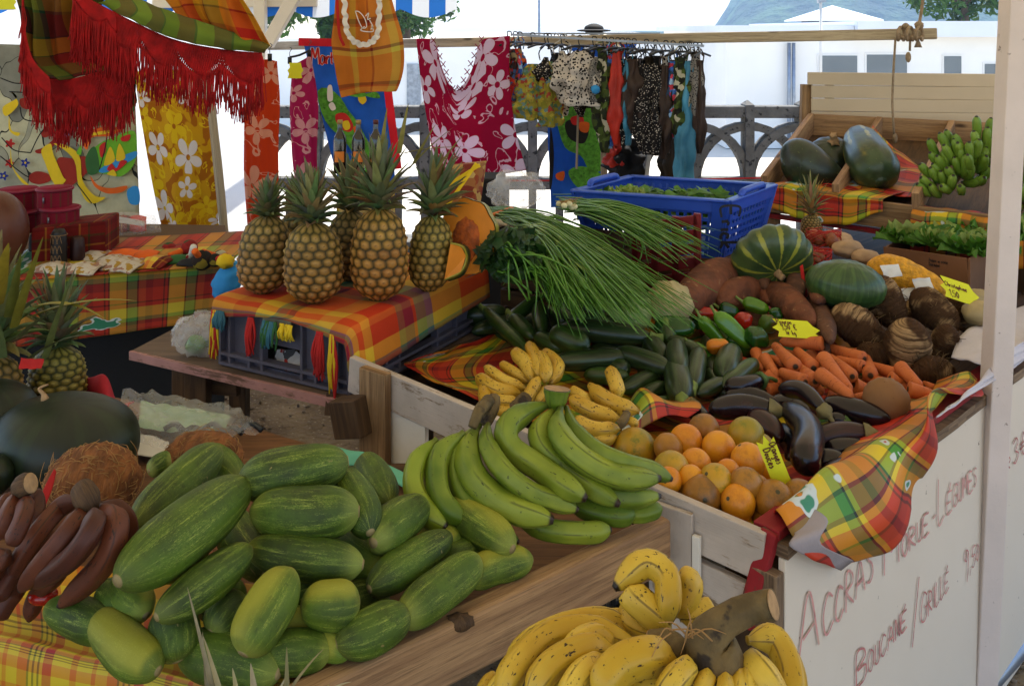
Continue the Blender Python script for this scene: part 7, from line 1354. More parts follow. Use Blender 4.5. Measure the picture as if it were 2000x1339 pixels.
def fringe(top,amps,L,nS,seed,dd):
 random.seed(seed);g=Geo();T=crt([WH(x,y,dd)for x,y in top],np.linspace(0,1,nS))
 # knotted net above, strings below
 net=lambda f:amps[0]+amps[1]*abs(math.sin(f*math.pi*amps[2]))
 for k in range(0,nS-4,4):
  f=k/nS;h=net(f);m=7
  for sgn in(1,-1):
   P=[]
   for q in range(m+1):i=min(nS-1,max(0,k+sgn*q*2));P.append(Vector(T[i])-up*(h*q/m)+Vector((0,-.002*sgn,0)))
   if len(P)>1:g.sweep(P,.0028,4,m+1,ends=False)
 for k in range(nS):
  f=k/nS;h=net(f);a=Vector(T[k])-up*h*.93;LL=L*random.uniform(.75,1.1);sw=random.gauss(0,.007)
  g.sweep([a,a+Vector((sw*.4,random.gauss(0,.006),-LL*.5)),a+Vector((sw,random.gauss(0,.008),-LL))],[.0018,.0017,.0015],4,6,ends=False)
 for q in range(int(amps[2])*2+1):pass
 return g.build('fringe',M['redcotton'],hm)
fringe([(640,25),(900,155),(1150,262),(1450,322),(1725,348)],(.05,.05,4),.135,420,1,-.03)
fringe([(480,-60),(640,25),(760,95)],(.03,.03,1.5),.15,170,5,-.035)
fringe([(480,0),(490,120),(560,200),(820,300)],(.02,.02,2),.10,150,6,-.02)
fringe([(330,515),(470,515),(650,470),(868,425)],(.06,.05,3),.13,260,2,.05)
fringe([(150,-40),(150,100),(170,250),(220,400),(330,515)],(.03,.03,3),.14,260,3,-.06)
# ---------------------------------------------------------------- clothes rack
rk=thing('clothes_rack',W(1200,80,4.9),'metal and wood clothes rack carrying swimwear behind the blue basket','clothes rack')
for(a,b,w,nm,m)in((W(1000,68,5.1),W(1375,90,4.7),.012,'front_bar','grey_pipe'),(W(1010,66,5.6),W(1290,66,5.3),.012,'back_bar','grey_pipe'),(W(1178,66,5.5),W(1180,380,5.5),.036,'upright','pole'),(W(1268,300,5.2),W(1262,350,5.2),.022,'upright','white_frame'),(W(1068,150,5.3),W(1062,240,5.3),.015,'upright','pole'),(W(1130,200,5.3),W(1126,330,5.3),.012,'upright','pole'),(W(1176,66,5.5),W(1212,96,4.9),.018,'cross_bar','white_frame')):
 g=Geo();pole(g,a,b,w);g.build(nm,M[m],rk,smooth=False)
def garment(label,px,y0,y1,w,mat,prof,D=None,lean=0,flatk=.45,seed=0,cat='swimsuit',hook=True,cross_n=5,w2=None,name='swimsuit'):
 f=(px-1000)/375;D=D or 5.1-.4*f;k=D/F;yr=68+22*f
 t=thing(name,W(px,y0,D),label,cat,'swimwear on the clothes rack')
 prof_={'one':[.4,.45,.6,.85,.78,.76,.9,.75,.5,.25],'bikini':[.15,.3,.8,1.0,.85,.5,.25],'long':[.5,.7,.8,.85,.9,.95,1.0,1.0,.95],'dress':[.3,.6,.75,.85,.95,1.0,1.05,1.0],'strings':[.5,.9,1,.8,.9,.7,.6,.4]}[prof]
 g=Geo();g.sweep([W(px,y0,D),W(px+lean*.4,(y0+y1)/2,D-.01),W(px+lean,y1,D)],lambda tt:w/2*k*np.interp(tt,np.linspace(0,1,len(prof_)),prof_),26,26,lambda a,tt:1+.28*math.cos(a*cross_n+seed+3*nz((tt*3,seed,0),1))+.5*nz((math.cos(a),math.sin(a),tt*5),1.5,seed),ends=False,up=(1,.3,0),flat=1.0)
 g.build('fabric',mat,t)
 if prof in('one','bikini','strings'):
  g=Geo()
  for s_ in(-1,1):g.sweep([W(px+s_*w*.25,y0+6,D-.01),W(px+s_*w*.3,y0-10,D-.01),W(px+s_*3,y0-22 if y0-22>yr else yr+4,D)],.0035,5,6,ends=False)
  g.build('strap',mat,t)
 if hook:
  g=Geo();g.sweep([W(px+5,yr+3,D),W(px+4,yr-5,D),W(px-3,yr-5,D),W(px-2,yr+6,D),W(px,yr+14,D)],.0035,6,14,ends=False)
  yy=max(yr+22,y0-6);d_=Vector((.10,.10,0))if seed%2 else Vector((.05,.13,0));c=W(px,yr+14,D);g.sweep([c-d_-up*.02,c-d_*.5-up*.004,c,c+d_*.5-up*.004,c+d_-up*.02],.006,6,14,ends=False);g.build('hanger',M['hanger'],t)
 return t
GAR=[(994,100,210,22,'fl_multi','strings','bundle of tiny dark multicoloured bikinis beside the magenta dress'),(1006,96,190,18,'fl_multi','strings','multicoloured bikini second from the magenta dress'),(1015,90,180,14,'fl_blue','bikini','small blue bikini next to the yellow flowered beach dress'),(1040,125,230,60,'fl_yellow','dress','yellow flowered beach dress with thin straps'),(1072,120,245,44,'fl_yellow','dress','second yellow flowered beach dress behind the daisy bikini'),(1066,112,168,34,'dot_wb','bikini','black bikini with white daisies over the yellow dress'),(1098,100,195,46,'dot_bw','bikini','big white bikini with bold black dots'),(1132,100,202,56,'dot_bw','dress','white swimsuit with black dots and a paper tag'),(1160,112,205,34,'dot_grey','dress','grey swimsuit with fine black dots and a blue flower'),(1180,95,298,26,'fl_olive','one','long olive and white patterned swimsuit at the wooden upright'),(1194,105,290,14,'fl_blue','one','blue flowered swimsuit squeezed beside the red one'),(1206,100,284,22,'sw_red','one','bright red one-piece swimsuit'),(1215,115,290,12,'dot_wb','one','black speckled swimsuit between the red and the pale blue one'),(1226,118,284,16,'sw_blue','one','pale blue swimsuit beside the red one'),(1238,116,260,24,'sw_brown','one','plain brown swimsuit in the middle of the rack'),(1262,125,296,40,'dot_wb','one','black swimsuit with white specks'),(1280,125,300,34,'dot_wb','long','second black speckled swimsuit, wide and hanging low'),(1300,128,310,30,'sw_brown','one','dark brown swimsuit beside the speckled ones'),(1314,120,270,14,'fl_blue','one','narrow blue flowered swimsuit near the olive one'),(1330,112,290,34,'fl_olive','one','olive flowered swimsuit near the rack end'),(1346,120,356,18,'sw_blue','long','long pale blue garment hanging lowest at the rack end'),(1358,105,250,16,'dot_grey','one','grey dotted swimsuit at the rack end'),(1366,118,300,14,'sw_brown','one','last brown swimsuit at the very end of the rack')]
for k,(px,y0,y1,w,m,pr,lb)in enumerate(GAR):garment(lb,px,y0,y1,w*(2.0 if w<30 else .95 if m=='fl_yellow' else 1.3),M[m],pr,seed=k,lean=(-14 if m=='sw_blue' and pr=='long' else random.uniform(-4,4)))
for k in range(17):
 m=('black','dot_bw','sw_brown','dot_wb','black','sw_dkbrown')[k%6];garment({'black':'plain black swimsuit crowded into the back row of the rack','dot_bw':'white spotted swimsuit crowded into the back row of the rack','sw_brown':'brown swimsuit crowded into the back row of the rack','dot_wb':'speckled black swimsuit crowded into the back row of the rack','sw_dkbrown':'very dark brown swimsuit crowded into the back row of the rack'}[m],1086+k*16.5,96+14*random.random()+k,200+70*random.random()+(20 if k>6 else-20),34,M[m],'one',seed=50+k,D=5.32-.02*k)
garment('dark brown trousers hanging behind the swimsuits at the rack end',1318,190,358,52,M['sw_dkbrown'],'long',seed=31,D=5.2,cat='trousers',name='trousers',hook=False)
garment('black and red beach shorts hanging low under the red swimsuit',1225,270,358,74,M['black'],'long',seed=32,D=5.3,cat='shorts',name='shorts',hook=False)
garment('red panel shorts showing below the olive and white swimsuit',1200,270,322,34,M['sw_red'],'long',seed=33,D=5.25,cat='shorts',name='shorts',hook=False)
rs=thing('blue_flower',W(1163,175,4.85),'blue fabric rose pinned on the grey dotted swimsuit','fabric flower');g=Geo();g.blob(W(1163,175,4.83),.024,None,20,14,lambda d:1+.2*nz(d,5));g.build('petals',M['p_blue'],rs)
for(x,y)in((1097,172),(1122,182)):
 pass
mt=hung('island_towel','blue and green island map towel hanging under the dotted swimsuits','towel',[[(1068,210),(1120,190),(1178,180)],[(1070,270),(1125,260),(1180,260)],[(1074,340),(1125,340),(1180,340)],[(1076,405),(1125,405),(1182,405)]],5.65,M['towel_blue'],.015,6,12)
decal(mt,'printed_island',5.60,[([(1085,215),(1120,200),(1170,205),(1176,260),(1178,330),(1150,330),(1135,305),(1105,290),(1090,250)],0),([(1104,240),(1130,232),(1150,250),(1140,280),(1112,270)],1),([(1115,230),(1135,226),(1140,240),(1120,244)],2),([(1130,240),(1150,240),(1148,258),(1134,256)],3),([(1086,340),(1102,335),(1100,352),(1088,350)],3),([(1110,335),(1140,325),(1178,345),(1160,372),(1128,366)],0),([(1075,250),(1082,300),(1078,360),(1073,360)],1)],[M['island'],M['p_black'],M['p_red'],M['p_orange']],n=28)
hung('beach_flag','blue towel with an orange sun draped over the rack','towel',[[(1110,72),(1180,70),(1250,70)],[(1112,95),(1180,95),(1240,95)],[(1140,110),(1185,112),(1225,112)]],5.55,M['towel_blue'],.01,6,14)
p=W(1160,60,5.5);ht=thing('black_hat',p,'black hat lying on top of the clothes rack','hat');g=Geo();g.blob(p,(.105,.105,.010),None,28,8);g.build('brim',M['black'],ht);g=Geo();g.blob(p+Vector((.0,0,.008)),(.06,.06,.038),None,24,12,lambda d:1 if d.z<.6 else .93);g.build('crown',M['black'],ht)
# ---------------------------------------------------------------- craft table at the back, bottles, bags
random.seed(77)
ztb=.80
bt=thing('craft_table',G(290,520,0),'table at the back covered with crafts under a checked oilcloth','table')
Q=[G(-120,545,ztb),G(70,545,ztb),G(450,518,ztb),G(440,440,ztb),G(-120,430,ztb)];n=len(Q);lo=[p-up*.03 for p in Q];g=Geo()
g.add(Q+lo,[tuple(range(n)),tuple(range(2*n-1,n-1,-1))]+[(i,n+i,n+(i+1)%n,(i+1)%n)for i in range(n)]);g.build('top',M['wood_dark'],bt,smooth=False)
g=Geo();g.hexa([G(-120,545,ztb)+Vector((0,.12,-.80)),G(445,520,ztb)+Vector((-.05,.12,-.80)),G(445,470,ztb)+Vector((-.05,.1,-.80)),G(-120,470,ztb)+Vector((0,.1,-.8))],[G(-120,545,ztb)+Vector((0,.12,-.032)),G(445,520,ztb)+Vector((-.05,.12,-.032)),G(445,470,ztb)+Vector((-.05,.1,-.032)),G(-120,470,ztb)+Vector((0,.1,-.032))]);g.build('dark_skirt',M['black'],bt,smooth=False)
fd=(Q[2]-Q[1]).normalized();fn_=Vector((fd.y,-fd.x,0));fl_=lambda p:p+fn_*.012
def F2(x,y):
 d=W(x,y,1)-Vector((0,0,EYE));k=(Q[1]+fn_*.014-Vector((0,0,EYE))).dot(fn_)/d.dot(fn_);return Vector((0,0,EYE))+d*k
g=Geo();bk_=Vector((0,.5,0))
g.patch([[F2(-60,540)+bk_+up*.008,F2(180,530)+bk_+up*.008,F2(448,512)+bk_+up*.008],[F2(-60,552)+up*.008+Vector((0,.03,0)),F2(200,536)+up*.008+Vector((0,.03,0)),F2(449,518)+up*.008+Vector((0,.03,0))],[F2(-60,565),F2(200,545),F2(449,524)],[F2(-60,640),F2(200,620),F2(440,590)],[F2(-60,690),F2(140,664),F2(330,640),F2(436,622)][0:1]+[F2(200,655),F2(436,622)]],50,34,lambda u,v,p:tuple(fn_*.006*nz((u*8,v*2,0),1)))
solo(g,'craft_tablecloth',M['mad_table'],'checked oilcloth with green island prints over the craft table','tablecloth',solid=.0015)
# raised block with madras cover and pouches
g=Geo();A_,B2_=G(60,520,ztb+.01),G(206,502,ztb+.01);hb_=.135;dd=Vector((-.02,.17,0))
g.hexa([A_,B2_,B2_+dd,A_+dd],[A_+up*hb_,B2_+up*hb_,B2_+dd+up*hb_,A_+dd+up*hb_]);solo(g,'covered_block',M['mad_dark'],'block wrapped in dark red madras raising the pouches','display block',smooth=False,bevel=.008)
GPO='magenta madras pouches'
def pouch(x,y,rx,h,D,lb):
 p=W(x,y,D);k=D/F;t=thing('pouch',p,lb,'pouch',GPO);g=Geo();g.sweep([p-up*h/2*k,p+up*h/2*k],lambda tt:rx*k,28,6,ends=False,up=(1,0,0));g.build('body',M['pouch'],t);g=Geo();P=[p+Vector((math.cos(a)*rx*k*1.02,math.sin(a)*rx*k*1.02,h*.42*k))for a in np.linspace(0,6.283,29)];g.sweep(P,.006,6,40,ends=False);g.build('zip',simple('magenta_zip',hx('#7a0f30'),.6)if 'magenta_zip' not in bpy.data.materials else bpy.data.materials['magenta_zip'],t)
 g=Geo();c=p+Vector((-.01,-rx*k*1.04,h*.15*k));g.plank(c,c-up*.02,.008,.003,(1,0,0));g.build('zip_pull',M['grey_pipe'],t)
pouch(36,390,34,46,3.44,'round magenta pouch on the upper tier farther from the yellow wrap');pouch(107,387,31,44,3.40,'round magenta pouch on the upper tier with a zip pull in front');pouch(40,430,36,42,3.42,'round magenta pouch in the lower tier beside the brown calabash');pouch(118,424,34,42,3.38,'round magenta pouch in the lower tier above the carved cylinder')
p=W(-10,470,3.2);p.z=.941;g=Geo();g.blob(p,(62*3.2/F,.1,.141),None,36,24,lambda d:1+.03*d.z);solo(g,'brown_calabash',M['calabash'],'smooth brown rounded calabash at the picture edge by the pouches','calabash')
def lathe(g,p,prof,seg=20,mi=0):
 V=[];
 for(r,z)in prof:V+=[p+Vector((math.cos(2*math.pi*j/seg)*r,math.sin(2*math.pi*j/seg)*r,z))for j in range(seg)]
 m=len(prof);g.add(V,[(i*seg+j,i*seg+(j+1)%seg,(i+1)*seg+(j+1)%seg,(i+1)*seg+j)for i in range(m-1)for j in range(seg)]+[tuple(range(seg))[::-1],tuple((m-1)*seg+j for j in range(seg))],None,mi)
def gourdbox(x,y0,y1,w,D,mat,lb,name,cat):
 p=W(x,y1,D);k=D/F;h=(y1-y0)*k;r=w/2*k;t=thing(name,p,lb,cat,'carved dark holders on the craft table');g=Geo();lathe(g,p,[(r*.9,0),(r,h*.1),(r,h*.6),(r*.9,h*.9),(r*.6,h),(.001,h)]);g.build('body',mat,t);return t,p,r,h
t,p,r,h=gourdbox(115,447,522,30,3.25,simple('carved_black_wood',hx('#15100f'),.5,.3),'black carved cylinder etched with pale lines, in front of the red block','carved_cylinder','carved holder');g=Geo()
for k in range(9):
 a0=-math.pi/2+(k%3-1)*.5;z0=h*(.15+.25*(k//3));P=[p+Vector((math.cos(a0+s_)*r*1.02,math.sin(a0+s_)*r*1.02,z0+(h*.2*(i%2))))for i,s_ in enumerate((-.3,0,.3))];g.sweep(P,.0012,4,8,ends=False)
for zf in(.12,.9):g.sweep([p+Vector((math.cos(a)*r*1.01,math.sin(a)*r*1.01,h*zf*.95))for a in np.linspace(0,6.283,20)],.0016,4,30,ends=False)
g.build('etching',M['wood'],t)
gourdbox(152,462,512,26,3.3,simple('dark_wine_leather',hx('#2c1010'),.5),'small wine-dark holder beside the etched cylinder','dark_holder','carved holder');gourdbox(196,466,506,24,3.4,simple('dark_plum_leather',hx('#381414'),.5),'tapered plum holder at the corner of the red block','dark_holder','carved holder');gourdbox(70,455,510,26,3.4,M['black'],'black holder behind the pineapple leaves','dark_holder','carved holder')
# wrapped cloth parcel with paper band
D=3.9;p=W(252,448,D);t=thing('wrapped_cloths',p,'stack of folded cloths in clear wrapping with a white paper label','wrapped cloths');
for(x0,x1,y0,y1,m)in((195,225,425,470,'p_orange'),(222,255,423,473,'mad_dark'),(250,286,424,474,'p_red')):
 g=Geo();g.patch([[W(x0,y1,D),W((x0+x1)/2,y1+1,D-.03),W(x1,y1,D)],[W(x0+1,(y0+y1)/2,D-.04),W((x0+x1)/2,(y0+y1)/2,D-.07),W(x1,(y0+y1)/2,D-.04)],[W(x0,y0,D),W((x0+x1)/2,y0-3,D),W(x1,y0,D)],[W(x0,y0+4,D+.15),W((x0+x1)/2,y0+2,D+.15),W(x1,y0+4,D+.15)]],12,16,lambda u,v,q:(0,.006*nz(q,30),0));g.build('folded_cloth',M[m],t)
g=Geo();g.patch([[W(228,422,D-.085),W(282,432,D-.085)],[W(228,434,D-.085),W(282,442,D-.085)]],8,3);g.build('paper_label',M['white'],t)
g=Geo();g.patch([[W(190,478,D-.1),W(250,482,D-.1),W(316,470,D-.06)],[W(188,440,D-.12),W(250,440,D-.13),W(312,440,D-.06)],[W(195,418,D),W(250,414,D),W(300,420,D)]],24,18,lambda u,v,q:(0,.015*nz(q,22),0));g.build('clear_wrap',M['bag'],t)
# rolls, maracas, packets
for k,(x,y,rx,c,lb)in enumerate(((234,490,24,'#3c4a34','olive fabric roll tied with raffia'),(285,489,28,'#38424a','blue-grey fabric roll tied with raffia'))):
 D=3.55;k_=D/F;p=W(x,y,D);t=thing('fabric_roll',p,lb,'fabric roll','tied fabric rolls');g=Geo();g.sweep([p-up*13*k_,p+up*13*k_],rx*k_,24,6,lambda a,tt:1+.03*math.cos(a*7),ends=False,up=(1,0,0));g.build('roll',simple('roll_cloth_%d'%k,hx(c),.85,.2,20),t);g=Geo();g.sweep([p+Vector((math.cos(a)*rx*k_*1.02,math.sin(a)*rx*k_*1.02,11*k_))for a in np.linspace(0,6.283,24)],.004,5,30,ends=False);g.build('raffia_tie',M['fibre'],t)
p=W(322,476,3.7);g=Geo();lathe(g,p-up*.03,[(.08,0),(.085,.03),(.07,.045),(.001,.047)]);solo(g,'straw_box',simple('woven_straw',hx('#8a7a58'),.8,.2,60),'round woven straw box behind the fabric rolls','straw box')
def maraca(c0,c1,r,D,mats,lb):
 A_=W(*c0,D);B2_=W(*c1,D-.05);t=thing('maraca',A_,lb,'maraca','painted maracas');g=Geo();g.blob(A_,(r*D/F,)*3,None,20,14);g.build('gourd',mats[0],t);g=Geo();g.sweep([A_.lerp(B2_,.25),B2_],[.010,.012],10,6);g.build('handle',mats[1],t)
mr=blotch('painted_gourd_red',['#7a1c1c','#8c2420','#2e4a2c','#7a1818'],22);mk=blotch('painted_gourd_dark',['#1c1a18','#28201c','#1a1614','#7a6a20'],30);ms=blotch('painted_gourd_motley',['#a8a488','#7a1c1c','#2c4a30','#b0a890'],30)
maraca((330,488),(362,492),15,3.5,(mr,M['p_yellow']),'red maraca with a yellow handle nearest the fabric rolls');maraca((370,484),(330,500),16,3.4,(mr,M['p_orange']),'red and green maraca in the middle');maraca((388,476),(305,478),14,3.7,(mr,M['p_orange']),'red maraca with a long orange handle');maraca((395,508),(380,490),20,3.2,(mk,M['p_orange']),'black painted maraca at the table corner');maraca((430,502),(395,492),14,3.25,(ms,M['p_orange']),'speckled maraca nearest the golden pineapple');maraca((372,502),(378,482),9,3.3,(ms,M['p_white']),'little pale maraca among the red and black ones');maraca((420,508),(440,500),13,3.2,(mk,M['p_red']),'dark maraca beside the speckled one')
GPK='packets laid out on the craft table'
pkm=blotch('printed_packet',['#a89c8c','#b4aa9c','#8c6a5a','#b8b0a0','#9a7a30'],50);pko=M['apron']
for k,(x,y,w,h,m,lb)in enumerate(((180,505,48,20,pkm,'pale packet beside the dark holders'),(160,530,70,18,pkm,'wide clear packet at the table edge'),(100,528,60,16,pkm,'clear packet behind the pineapple leaves'),(215,516,50,22,pkm,'spice packet in the fanned row, nearest the block'),(232,520,46,22,pkm,'spice packet in the middle of the fanned row'),(255,524,46,22,pkm,'spice packet ending the fanned row'),(240,502,60,14,M['p_orange'],'orange cloth purse behind the fanned row'),(285,504,44,14,M['p_orange'],'small orange cloth purse'),(296,517,42,20,M['mad_front'],'yellow checked purse in front'),(318,517,30,20,M['mad_dark'],'dark red checked purse beside the yellow one'),(345,512,50,10,M['p_dgreen'],'flat green strap by the maracas'),(378,518,60,8,M['black'],'black strap at the table corner'))):
 p=G(x,y,ztb+.012);k_=p.y/F;g=Geo();an=random.uniform(-.3,.3);R2=Matrix.Rotation(an,3,'Z');dx=R2@Vector((w/2*k_,0,0));dy=R2@Vector((0,h/2*k_*3.2,0))
 g.patch([[p-dx-dy,p-dy+up*.004,p+dx-dy],[p-dx+up*.012,p+up*.026,p+dx+up*.012],[p-dx+dy+up*.012,p+dy+up*.02,p+dx+dy+up*.012]],10,8,lambda u,v,q:(0,0,.004*nz(q,40)));solo(g,'packet',m,lb,'packet',GPK,solid=.004)
 # blue souvenir bag behind the golden pineapple
p=W(446,548,3.16);t=thing('blue_bag',p,'blue cloth bag with a yellow-green flower behind the golden pineapple','bag');g=Geo();k_=3.16/F;g.blob(p,(28*k_,.05,40*k_),Matrix.Rotation(.5,3,'Y'),28,20,lumpy(4,.16,2.5,.06));g.build('bag_body',M['p_blue'],t);g=Geo();g.blob(W(440,510,3.13),(.03,.03,.025),None,16,10,lumpy(4,.3,3));g.build('flower',M['p_yellow'],t)
# plastic bags
def bag(label,c,r,seed,mat,D,kx=1.0,extra=None):
 p=W(*c,D);k_=D/F;t=thing('plastic_bag',p,label,'plastic bag');g=Geo();g.blob(p,(r[0]*k_,r[0]*k_*.7,r[1]*k_),None,44,30,lambda d:1+.28*nz(d,2.2,seed)-.22*abs(nz(d,4.5,seed+1))-.09*abs(nz(d,11,seed)));g.build('film',mat,t)
 for(x,y,rr,m)in extra or[]:g=Geo();g.blob(W(x,y,D),(rr*1.3*k_,rr*k_,rr*k_),None,16,12,lumpy(x,.2,2));g.build('contents',m,t)
bag('milky plastic bag of green vegetables on the low shelf beside the grey crate',(392,652),(56,44),1,M['bag'],2.5,extra=[(385,672,18,M['pepper_l']),(425,640,14,M['pepper_l']),(418,690,10,M['p_red'])])
bag('clear plastic bag standing behind the scallions under the magenta dress',(1008,372),(58,40),2,M['bag'],3.6)
t=thing('flat_plastic_bag',G(380,820,.75),'clear and pale green plastic bags lying flat on the table behind the coconut','plastic bag');zf=.76
g=Geo();g.patch([[G(235,850,zf),G(330,880,zf),G(430,866,zf),G(510,846,zf)],[G(232,800,zf+.06),G(330,825,zf+.04),G(430,830,zf+.03),G(490,820,zf+.02)],[G(240,770,zf+.08),G(310,772,zf+.03),G(390,785,zf+.03),G(460,800,zf+.01)]],44,30,lambda u,v,q:(0,0,.022*abs(nz(q,17))+.010*nz(q,40)));g.build('film',M['bag'],t)
g=Geo();g.patch([[G(270,838,zf),G(350,850,zf),G(440,846,zf)],[G(275,790,zf),G(360,800,zf),G(450,815,zf)]],30,20,lambda u,v,q:(0,0,.004+.010*abs(nz(q,20))));g.build('green_film',simple('pale_green_film',hx('#8aa888'),.4,.12,12),t)
g=Geo();g.patch([[G(255,890,zf-.006),G(320,890,zf-.006),G(330,872,zf-.006)],[G(250,850,zf),G(300,850,zf+.002),G(330,862,zf)]],14,10,lambda u,v,q:(0,0,.006*nz(q,25)));solo(g,'white_paper_sheet',M['white'],'sheet of white paper under the plastic bags','paper',solid=.001)
for k in range(5):
 q=G(320+38*k,838+6*(k%2),zf+.01);g=Geo();g.sweep([q,q+Vector((.02,.01,.008)),q+Vector((.045,-.005,.0))],.006,6,8);g.build('knotted_corner',simple('dark_navy_film',hx('#202830'),.4)if 'dark_navy_film' not in bpy.data.materials else bpy.data.materials['dark_navy_film'],t)
g=Geo();g.patch([[G(160,745,.80),G(200,745,.82),G(225,790,.78)],[G(165,770,.77),G(205,790,.79),G(240,815,.76)],[G(205,815,.745),G(232,812,.745),G(262,790,.745)]],24,20,lambda u,v,q:(0,0,.014*nz(q,14)+.014));solo(g,'red_towel',M['red'],'red towel lying behind the largest watermelon','towel',solid=.004)
g=Geo();g.patch([[G(590,905,.744),G(700,915,.745),G(800,965,.744)],[G(600,885,.75),G(690,885,.76),G(800,940,.748)],[G(560,888,.744),G(680,882,.744),G(780,925,.744)]],20,12,lambda u,v,q:(0,0,.008+.012*nz(q,16)));solo(g,'teal_sheet',M['teal'],'thin teal plastic sheet under the back of the cucumber heap','plastic sheet',solid=.001)
# bottles and jars behind the pineapples
D=2.85
st_=thing('bottle_stand',W(695,440,D),'small box draped in straw cloth raising the jars and bottles','stand');g=Geo();c=W(700,385,D);g.hexa([c+Vector((-.06,-.05,-.42)),c+Vector((.10,-.05,-.42)),c+Vector((.10,.12,-.42)),c+Vector((-.06,.12,-.42))],[c+Vector((-.06,-.05,0)),c+Vector((.10,-.05,0)),c+Vector((.10,.12,0)),c+Vector((-.06,.12,0))]);g.build('box',M['mad_front'],st_,smooth=False,bevel=.004)
g=Geo();c2=c+Vector((-.02,-.054,-.003));g.hexa([c2+Vector((-.03,-.003,-.035)),c2+Vector((.08,-.003,-.035)),c2+Vector((.08,.003,-.035)),c2+Vector((-.03,.003,-.035))],[c2+Vector((-.03,-.003,0)),c2+Vector((.08,-.003,0)),c2+Vector((.08,.003,0)),c2+Vector((-.03,.003,0))]);g.build('paper_band',simple('cream_paper_band',hx('#b8a468'),.7),st_,smooth=False)
for k,(x,lb,cp)in enumerate(((664,'dark syrup bottle with an orange label nearest the pink wrap','cap'),(700,'dark syrup bottle with an orange label in the middle of the three','cap'),(734,'dark syrup bottle with a dark red cap partly behind the tallest pineapple','capr'))):
 p=W(x,338,D+.04);k_=p.y/F;h=103*k_;r=12.5*k_;t=thing('bottle',p,lb,'bottle','dark syrup bottles');g=Geo();lathe(g,p,[(r*.9,0),(r,.004),(r,h*.62),(r*.85,h*.70),(r*.42,h*.80),(r*.38,h*.94),(r*.38,h*.95)],24);g.build('glass',M['syrup'],t);g=Geo();lathe(g,p+up*h*.93,[(r*.42,0),(r*.42,h*.075),(.001,h*.076)],16);g.build('cap',M[cp],t)
 g=Geo();an=np.linspace(-2.3,-.7,12);V=[p+Vector((math.cos(a)*r*1.015,math.sin(a)*r*1.015,z))for z in(h*.22,h*.42)for a in an];g.add(V,[(i,i+1,13+i,12+i)for i in range(11)]);g.build('label',M['lab_o'],t)
for k,(x,lb)in enumerate(((670,'amber jar with a red-orange label beside the stout pineapple crown'),(690,'amber jar with a red-orange label in the middle'),(711,'amber jar with a red-orange label beside the tallest pineapple'))):
 p=W(x,383,D);k_=p.y/F;h=46*k_;r=10*k_;t=thing('jar',p,lb,'jar','amber jars');g=Geo();lathe(g,p,[(r*.9,0),(r,.004),(r,h*.8),(r*.85,h*.86)],22);g.build('glass',M['jar'],t);g=Geo();lathe(g,p+up*h*.86,[(r*.92,0),(r*.92,h*.13),(.001,h*.135)],18);g.build('lid',M['wood'],t)
 g=Geo();an=np.linspace(-2.4,-.7,12);V=[p+Vector((math.cos(a)*r*1.02,math.sin(a)*r*1.02,z))for z in(h*.22,h*.66)for a in an];g.add(V,[(i,i+1,13+i,12+i)for i in range(11)]);g.build('label',M['lab_r'],t)
D=2.75;t=thing('gift_box',W(900,360,D),'clear-wrapped orange and red gift box leaning behind the pineapple crowns','gift box');A_,B2_,C_,E_=W(862,410,D),W(925,405,D-.03),W(938,318,D+.06),W(872,325,D+.09);n_=Vector((.02,.05,0));g=Geo();g.hexa([A_,B2_,B2_+n_,A_+n_],[E_,C_,C_+n_,E_+n_]);g.build('box',blotch('spice_box_print',['#7c3a24','#a0804a','#6c2a20','#a8905c','#8a5a34'],34),t,smooth=False,bevel=.003)
g=Geo();fnn=Vector((0,-.004,0))
for(a,b)in((A_.lerp(E_,.5),B2_.lerp(C_,.95)),(A_.lerp(B2_,.1),E_.lerp(C_,.9))):g.ribbon([a+fnn,a.lerp(b,.5)+fnn,b+fnn],.012,(0,-1,0),6)
g.build('gold_ribbon',M['p_yellow'],t)
p=W(955,395,3.9);g=Geo();g.hexa([p+Vector((-.07,0,-.75)),p+Vector((.07,0,-.75)),p+Vector((.07,.2,-.75)),p+Vector((-.07,.2,-.75))],[p+Vector((-.07,0,.10)),p+Vector((.07,0,.10)),p+Vector((.07,.2,.10)),p+Vector((-.07,.2,.10))]);solo(g,'black_bin',M['black'],'black box standing below the magenta dress hem','box',smooth=False,bevel=.01)
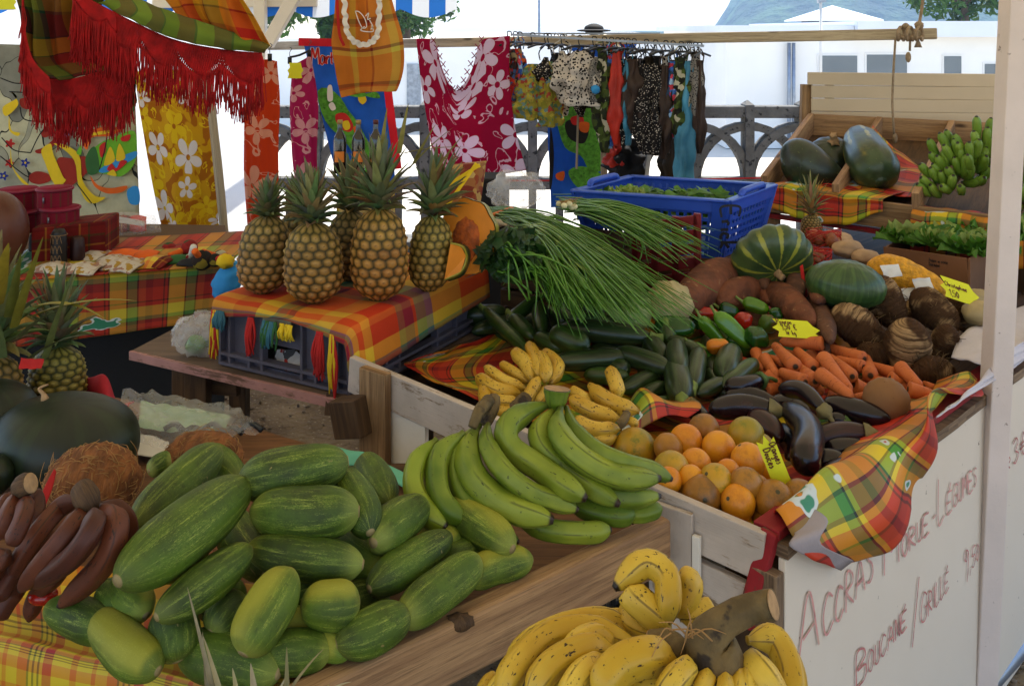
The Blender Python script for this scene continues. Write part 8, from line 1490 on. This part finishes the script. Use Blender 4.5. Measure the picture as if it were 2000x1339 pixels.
# bamboo prop of the cloth stall, pipe and crate at the bottom
g=Geo();g.sweep([W(402,120,4.4),W(425,320,4.4),W(442,500,4.4),W(452,640,4.4)],.022,8,10,lambda a,t:1+.04*math.cos(t*40),ends=False);solo(g,'bamboo_pole',M['pole'],'slanting weathered pole beside the yellow wrap','pole')
g=Geo();g.sweep([G(1920,1345,.03),G(2060,1190,.03)],.022,12,4,ends=False);solo(g,'steel_pipe',M['grey_pipe'],'grey steel pipe lying on the dirt along the foot of the cream panel','pipe')
g=Geo();A_,B2_=W(1140,1155,1.75),W(1215,1130,1.85)
for j in range(6):g.plank(A_-up*(.02+.03*j),B2_-up*(.02+.03*j),.01,.012)
for j in range(5):q=A_.lerp(B2_,j/4);g.plank(q-up*.2,q,.012,.01,(1,0,0))
solo(g,'black_lattice_crate',M['black_plastic'],'black lattice crate in the dark under the plank edge','crate',smooth=False)
g=Geo();p=W(1100,1500,1.12);g.hexa([p+Vector((-.35,-.05,-.2)),p+Vector((.38,-.05,-.2)),p+Vector((.38,.25,-.2)),p+Vector((-.35,.25,-.2))],[p+Vector((-.35,-.05,.0)),p+Vector((.38,-.05,.0)),p+Vector((.38,.25,.0)),p+Vector((-.35,.25,.0))])
# gravel and litter on the bare ground
g=Geo();random.seed(8)
for k in range(700):
 x=random.uniform(1.0,2.2);y=random.uniform(1.9,3.0)
 if k%3==0:x=random.uniform(-1.3,.2);y=random.uniform(2.6,4.6)
 g.blob((x,y,gz(x,y)+.004),(random.uniform(.004,.014),random.uniform(.004,.012),random.uniform(.003,.009)),Matrix.Rotation(random.random()*6,3,'Z'),6,4)
o=g.build('gravel',simple('grey_gravel',hx('#6a5c4c'),.95,.3,9));o['kind']='stuff'
# ---------------------------------------------------------------- sea air between the town and the hill
g=Geo();boxg(g,-60,880,-25,920,-2.6,215)
t=NT('sea_haze');t.t.nodes.remove(t.b);pv=t.n('ShaderNodeVolumePrincipled');pv.inputs['Color'].default_value=(.42,.66,1,1);pv.inputs['Density'].default_value=.00085;pv.inputs['Anisotropy'].default_value=.2
t.link(pv.outputs[0],t.o.inputs[1]);o=g.build('haze',t.m,smooth=False);o['kind']='stuff'
